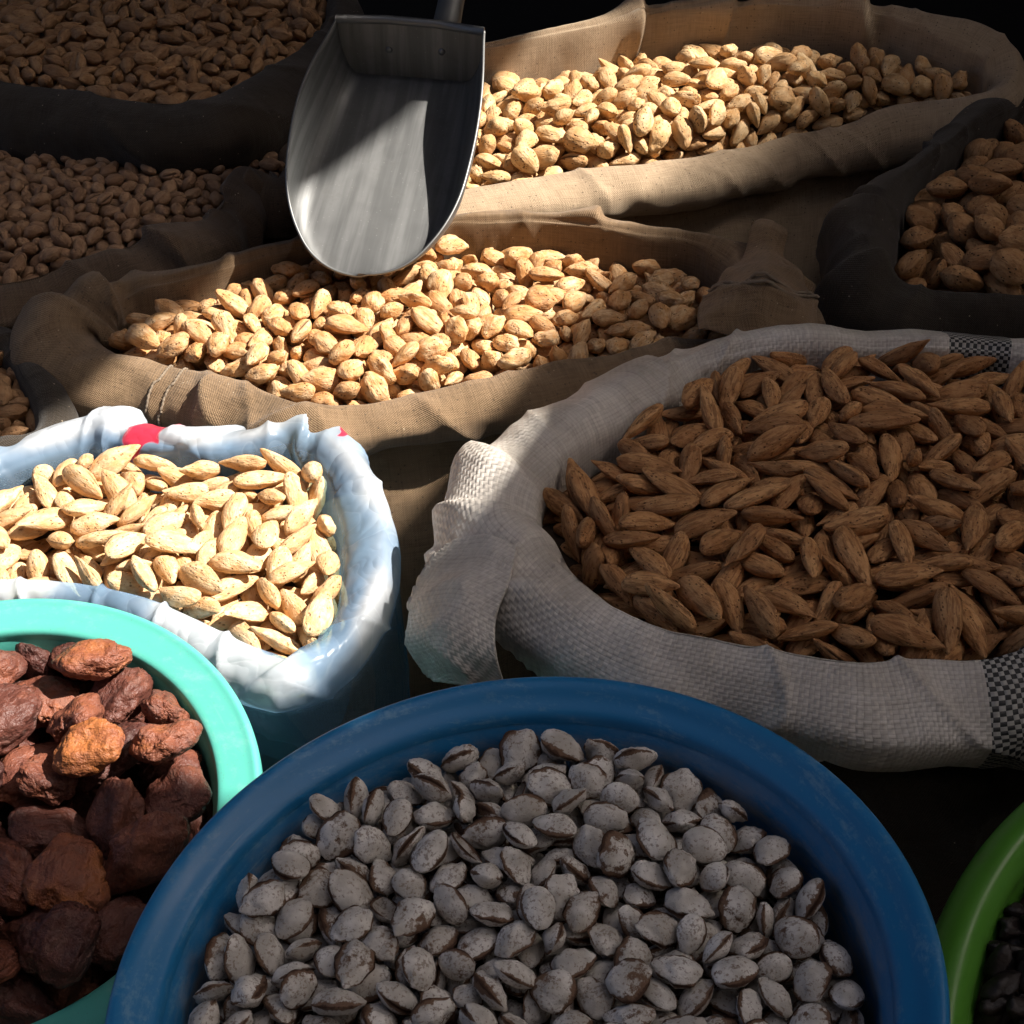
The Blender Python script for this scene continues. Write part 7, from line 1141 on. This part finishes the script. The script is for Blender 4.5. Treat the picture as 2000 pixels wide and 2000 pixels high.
   2380,1153,558,-27,-123,-16,104,1711,785,400,7,13,-104,98,522,1425,377,-12,43,99,117,1097,935,473,-29,-4,-119,96,2579,589,471,-58,12,-7,100,1761,376,414,-58,-67,32,98,2310,1037,394,-35,0,-113,93,877,1271,405,10,-43,-119,95,983,1103,412,-66,106,-23,120,973,726,343,-18,34,15,112,2949,614,443,-38,110,-50,96,2729,929,455,33,12,89,104,
   404,463,280,-38,-18,87,89,2495,751,367,-17,7,-80,102,2961,1142,347,-33,1,-80,101,2368,1336,494,-12,-7,52,101,991,517,345,-37,5,-118,105,301,580,342,126,-3,-10,93,1285,1500,460,-41,22,-37,100,1060,287,396,-50,19,-63,104,1336,387,379,-1,-17,-36,92,809,475,321,23,9,-103,87,2987,781,489,26,-21,-36,92,2775,1192,460,-12,44,-26,106,
   1146,1934,332,10,82,-17,110,1367,1205,463,-25,33,-43,101,721,1430,448,-54,-113,6,120,2062,1485,518,-1,-31,-111,104,167,620,265,-102,67,33,102,349,795,308,8,33,35,101,2131,1642,560,-24,0,-14,96,1106,1711,423,-101,-66,38,116,1816,1143,450,-41,11,-9,96,1504,1792,456,101,-69,-21,91,778,1646,470,11,-23,78,84,1995,1306,486,-28,27,99,112,
   966,1872,405,-13,-125,-8,96,1219,1111,436,12,14,112,113,1588,1387,392,-19,21,107,97,1627,658,283,55,34,31,91,1731,1505,429,-18,8,22,98,2278,869,493,2,-1,-122,101,3100,509,430,-12,-1,126,99,2883,1322,414,27,62,94,99,1383,1732,392,95,-26,-23,102,1989,129,576,45,-18,-1,88,1194,1527,347,10,21,104,98,2211,1189,482,2,-1,105,94,
   2085,393,446,21,5,93,103,2300,1645,485,2,-4,-63,93,1638,1621,491,103,-60,36,109,2648,1310,397,-21,119,-25,90,1927,1938,480,-61,31,-57,108,479,1073,279,-73,-56,83,106,2245,424,390,17,-9,-42,84,2340,579,383,-14,10,120,101,2193,1861,475,42,20,114,105,1898,733,377,-30,3,-85,98,1923,212,461,-15,-4,73,89,561,1659,405,80,-26,94,100,
   1958,1246,361,-14,-3,47,88,2721,1454,284,-13,15,80,106,2319,1256,252,91,58,9,101,1306,1363,387,-38,-26,-118,91,947,334,285,-81,-97,11,103,2830,1041,331,22,28,109,103,1518,945,444,100,70,-15,104,1460,760,403,-9,-7,-114,108,544,856,304,-27,11,-33,103,1099,802,385,-48,20,-93,92,714,641,365,-112,-60,-5,105,1772,476,273,-15,2,123,95,
   1075,1368,376,-22,-1,18,92,1615,919,342,4,-16,-105,85,998,913,325,13,-16,42,78,2570,1222,513,-9,-46,-118,86,27,578,199,-31,20,-41,99,3112,712,407,-17,-27,87,94,1935,387,378,10,9,112,100,1268,778,337,-27,-4,49,98,1161,431,303,-11,-8,81,95,901,1036,280,-5,16,-94,99,1599,1983,445,-4,1,-122,101,889,1449,358,-96,31,-61,91,
   382,644,25,-28,-37,-29,87,1521,492,252,2,-6,-34,97,317,249,401,-23,-15,-119,102,497,661,317,-121,-25,-22,106,789,1130,353,-4,-59,-48,98,925,1651,394,-5,3,96,108,1206,1247,320,-15,16,-122,105,2819,1304,187,8,-15,126,117,1781,1971,365,-46,117,-14,93,1978,1040,362,-26,16,17,87,2155,920,349,6,-17,66,103,743,1705,327,107,19,-31,99,
   2786,519,238,2,8,43,110,2329,852,373,24,-5,-115,90,2269,1346,363,-25,20,41,110,608,1234,230,85,92,-14,96,614,569,225,115,42,12,111,2533,454,268,1,5,1,112,2646,751,409,103,-57,-41,93,2432,1114,423,-8,38,89,90,2540,972,371,-21,16,39,115,1142,1395,253,0,-2,44,99,2548,1654,459,-9,2,-126,80,193,728,154,-113,51,26,108,
   3119,538,315,12,-1,-125,85,1044,1483,441,7,-43,-105,94,2145,1164,353,-10,19,81,112,2843,673,319,10,-5,126,91,1452,1414,447,26,-45,-96,91,832,820,322,-22,40,-112,84,2635,625,282,3,-90,-86,95,2712,333,327,-4,3,-127,112,286,1144,250,39,-80,-84,104,191,905,252,125,5,-10,115,741,939,334,21,50,-95,102,1166,1776,165,4,3,25,94,
   23,788,202,-53,-29,76,92,1721,983,486,2,-21,125,99,941,1322,264,74,98,-6,108,2218,1450,463,26,-41,-116,108,2068,1724,428,-10,-17,-122,110,479,1606,244,69,-60,88,89,2134,1565,383,-1,49,-110,87,2471,1310,353,-84,22,-77,112,1402,1510,295,-9,29,119,106,3107,370,283,1,5,1,94,2997,1018,182,-2,21,-22,104,1508,1032,237,-27,-18,90,104,
   1010,485,186,3,-11,-32,110,243,86,481,29,27,-55,110,67,168,430,13,-11,126,112,1279,1950,380,71,-73,-60,98,2060,750,418,-12,17,40,93,113,1083,249,43,56,27,88,1670,1422,265,3,-1,25,100,770,499,163,77,-22,25,100,2412,1782,446,-18,-105,59,92,1431,1861,340,14,47,-116,91,1587,1163,430,-116,51,-4,110,2200,1849,315,-27,-2,45,92,
   1734,1609,298,-18,4,-6,106,1497,1276,320,-8,5,-3,101,1395,1088,332,-14,-12,7,109,2428,321,370,-11,-4,-126,99,2164,1403,225,-25,-21,-96,112,1832,637,293,-37,3,-21,107,2790,1024,203,-10,1,-97,94,1283,1031,201,-6,-9,7,103,1001,1512,127,56,-42,-30,117,3084,100,515,-1,-19,-115,97,1008,140,496,4,-18,125,93,2763,29,489,-56,6,111,104,
   1228,160,477,-122,32,-10,101,530,159,346,22,26,118,94,2907,0,448,-32,-4,64,97,785,303,342,99,-58,-14,78,2623,190,421,-69,-105,3,105,3081,48,397,13,-2,46,87,744,202,293,-44,-18,-100,95,379,164,296,-15,23,33,92,1653,311,266,-3,-3,126,104,1393,581,339,-4,11,104,105,502,13,444,-34,-114,24,94,2128,49,507,-19,19,93,96,
   1907,993,497,3,38,49,80,1946,1533,404,4,-5,111,91,2641,1532,387,121,38,9,102,525,282,254,22,-48,100,98,3091,155,297,-34,-116,-5,104,1860,1387,373,21,58,53,94,418,393,155,26,-22,-55,102,39,140,290,104,-67,7,101,639,1080,363,114,3,55,98,2409,1520,401,-6,1,-44,102,2805,153,366,-14,-22,-22,90,694,370,226,5,3,16,90,
   2415,650,271,-6,-9,-33,100,2560,1412,479,2,-5,99,99,323,1389,301,-40,118,-23,97,311,264,190,-64,103,28,105,3039,959,296,10,-1,115,91,1658,508,352,-17,5,120,86,1693,71,488,64,-108,-10,117,2951,813,359,101,-76,12,92,3081,730,269,1,-7,109,111,165,931,102,33,-122,-12,117,2119,566,360,-19,38,-87,102,2128,321,290,2,1,-67,120,
   1407,324,254,-10,22,-125,105,1521,790,260,118,46,-9,112,2058,1924,373,44,-28,-44,92,366,1159,393,24,2,75,92,2619,1128,413,83,-72,22,115,2239,133,385,-39,-20,12,107,749,1328,274,51,17,99,107,2004,1639,310,3,5,-72,103,2743,870,299,21,-10,125,108,2435,899,267,29,20,94,103,1940,929,292,15,59,106,105,1859,289,287,-30,15,-107,98,
   1601,1678,157,-10,41,100,113,1139,624,239,-104,-36,-58,96,628,1634,1,9,-6,117,112,
  ]),
  'turq': (52, [-3875, 5050, 2930], [
   1405,167,886,8,49,-99,98,1767,727,932,-67,62,82,114,1370,567,953,80,-87,-44,106,1365,1315,1215,12,20,-125,99,1193,2120,1194,6,126,-9,105,1833,1146,960,16,-17,-76,102,1071,1223,1033,21,23,119,91,1518,1023,930,56,1,-92,97,1622,399,671,-20,26,-110,99,1117,999,793,15,-125,6,107,986,612,882,42,101,59,104,1794,1393,1185,-24,6,64,91,
   1337,1978,951,23,-17,-98,114,669,1657,1105,16,5,-115,114,1104,4,451,87,16,-36,104,1333,246,373,-110,49,-18,110,890,1964,959,-13,3,-66,107,1162,1656,1109,15,-50,-80,100,922,1441,845,-5,-4,-116,120,1417,1481,992,-11,-30,34,120,1182,289,651,24,42,-117,108,1685,1830,985,-67,-10,-83,91,715,2392,878,-55,56,39,93,1728,1516,807,-12,-10,-111,103,
   493,2079,1066,-30,-8,74,108,933,0,819,-34,6,59,112,1253,1337,623,-4,-13,125,104,634,1761,839,-1,18,-24,98,1804,1558,473,-50,47,-45,104,1827,1065,680,87,-92,-2,102,1416,681,719,28,-18,111,78,836,1276,428,-126,2,2,120,1016,2260,769,-32,116,-35,91,1020,2319,998,125,-18,-6,78,661,958,812,-4,-18,-85,102,1488,263,162,-22,118,10,94,
   1111,620,596,60,-14,-46,103,1750,667,529,15,-34,113,83,693,881,250,41,0,-37,100,636,2091,747,36,-8,-50,104,829,218,1014,-28,13,8,105,566,1354,697,-6,-8,82,94,1269,524,30,-99,74,21,100,1331,1579,486,12,-13,118,99,787,388,469,8,-6,-120,97,1498,530,405,101,5,-36,100,1383,900,549,27,4,-121,112,1281,2110,692,-11,-17,31,97,
   401,566,897,51,-29,-105,108,575,1626,566,-55,112,18,92,284,1463,947,14,13,84,119,981,1769,644,37,-5,-107,114,491,130,896,110,-45,8,112,622,1211,1020,-13,-43,-31,93,193,2012,1222,-55,84,-69,97,1610,1297,511,49,2,-85,95,1046,650,292,10,4,50,106,162,1055,966,41,43,-106,93,851,543,59,-121,-19,-1,90,108,1885,921,-39,8,118,86,
   306,904,683,-5,-19,-49,101,719,403,746,-9,-37,113,106,219,2236,867,24,-56,85,103,1745,867,367,-46,114,31,120,139,1398,675,-9,4,113,114,712,657,630,-121,-14,-7,78,704,933,538,-81,97,10,99,0,2188,1337,-99,-15,56,98,261,1832,697,-28,-12,123,105,251,593,460,74,-25,17,94,282,880,367,-34,50,100,99,339,1169,459,116,-5,29,96,
   1825,1141,227,21,-11,105,99,1539,1848,661,-51,20,53,109,1645,427,1,-75,-74,-54,94,1691,732,49,-9,24,-124,94,97,570,766,-15,34,-89,89,1021,1009,537,-69,-90,29,86,
  ]),
  'green': (19, [2506, 4612, 3778], [
   53,225,136,117,33,17,108,84,363,156,-17,106,-26,103,208,583,144,21,40,17,106,10,136,95,-4,-96,-81,89,159,103,97,20,39,10,119,146,456,130,-8,-120,39,106,0,159,0,-92,-46,-50,119,301,714,108,43,-85,82,109,203,278,152,-3,75,-71,90,228,372,108,-70,-48,-83,98,80,157,21,8,-31,45,99,318,590,209,-33,-31,-67,98,
   279,468,176,60,46,-102,86,151,206,20,-92,0,61,105,184,1,99,-110,44,19,92,212,547,61,63,-78,-13,112,149,405,44,74,-37,-94,118,430,882,136,42,101,-61,100,92,2,0,-32,-25,60,89,161,139,20,1,85,-41,97,461,509,180,-55,-102,-3,117,461,890,227,76,0,-78,114,825,670,197,74,-61,-82,114,1004,1174,253,90,-9,-45,118,
   728,1023,251,46,91,-62,114,680,589,193,116,-34,-3,108,599,448,164,35,-12,7,95,1018,690,187,-61,-99,51,107,885,470,178,2,-42,-114,111,721,512,149,122,11,-34,113,1010,999,251,-70,105,3,88,971,891,230,-59,26,-31,104,767,745,206,43,54,-77,108,585,853,203,95,-14,16,89,847,1105,257,77,-53,-17,94,1026,1273,267,-80,-47,79,120,
   991,845,210,99,64,-18,101,852,899,201,-57,44,-76,119,571,938,244,-49,-23,48,89,576,567,154,-59,68,-72,118,764,918,190,86,-14,-62,91,438,764,196,90,-65,61,97,606,819,94,-33,84,87,112,890,570,149,29,115,-44,95,1006,559,169,-41,-4,-19,104,947,469,152,-22,101,24,103,357,707,146,-123,-23,-24,94,1116,1347,287,-13,-95,68,95,
   476,387,123,13,69,-65,92,479,825,122,-95,7,-19,112,540,640,178,-16,-85,-34,85,737,694,178,-98,-59,-15,88,473,652,155,-17,-97,-13,102,288,397,107,-111,-48,-38,96,950,712,109,-125,-3,-24,90,612,1043,175,-13,58,-69,91,828,775,220,30,72,-86,91,939,1268,187,18,14,-122,99,870,1063,216,-58,-103,-46,93,1123,1113,226,75,-18,-59,118,
   717,910,112,40,-25,-91,106,704,802,98,-23,-104,-70,96,597,931,157,-43,15,118,97,456,465,92,97,-48,-63,116,1111,1046,144,32,-91,-44,100,1100,895,198,-85,-25,30,97,980,1144,147,-69,86,-34,100,970,1030,161,28,-90,-76,110,840,829,101,71,-20,8,115,464,571,49,-45,103,56,104,1139,1226,283,63,4,-100,118,1016,779,111,-25,52,100,107,
   473,424,115,78,-23,-46,103,758,1017,137,45,60,-94,113,323,421,80,49,36,22,91,1044,687,79,-67,51,50,105,724,694,81,-44,21,-46,93,446,721,97,14,-77,-95,114,1130,787,179,-14,-54,-81,114,1152,877,119,-81,30,22,111,1009,931,107,-29,24,-87,89,1117,585,64,-67,-58,80,119,286,585,59,-2,61,-19,103,
  ]),
}
FILL_DEPTH = {'mid': .036, 'back': .038, 'bleft': .034, 'dright': .048, 'pist': .026, 'lleft': .028, 'white': .036, 'bag': .034, 'blue': .036, 'turq': .055, 'green': .02}
def packed_rows(key):
    n1, lo, t = HEAP_DATA[key]; A = np.array(t, float).reshape(-1, 7)
    q = A[:, 3:6] / 127.0
    w_ = np.sqrt(np.maximum(1 - (q ** 2).sum(1), 0))
    return np.c_[(A[:, :3] + lo) / 1e4, w_, q, A[:, 6] / 100.0, np.arange(len(A))], n1
BIG_ORANGE = 3
place_all(list(KIND), packed_rows)
for key_, d_ in FILL_DEPTH.items(): fill(key_, d_)
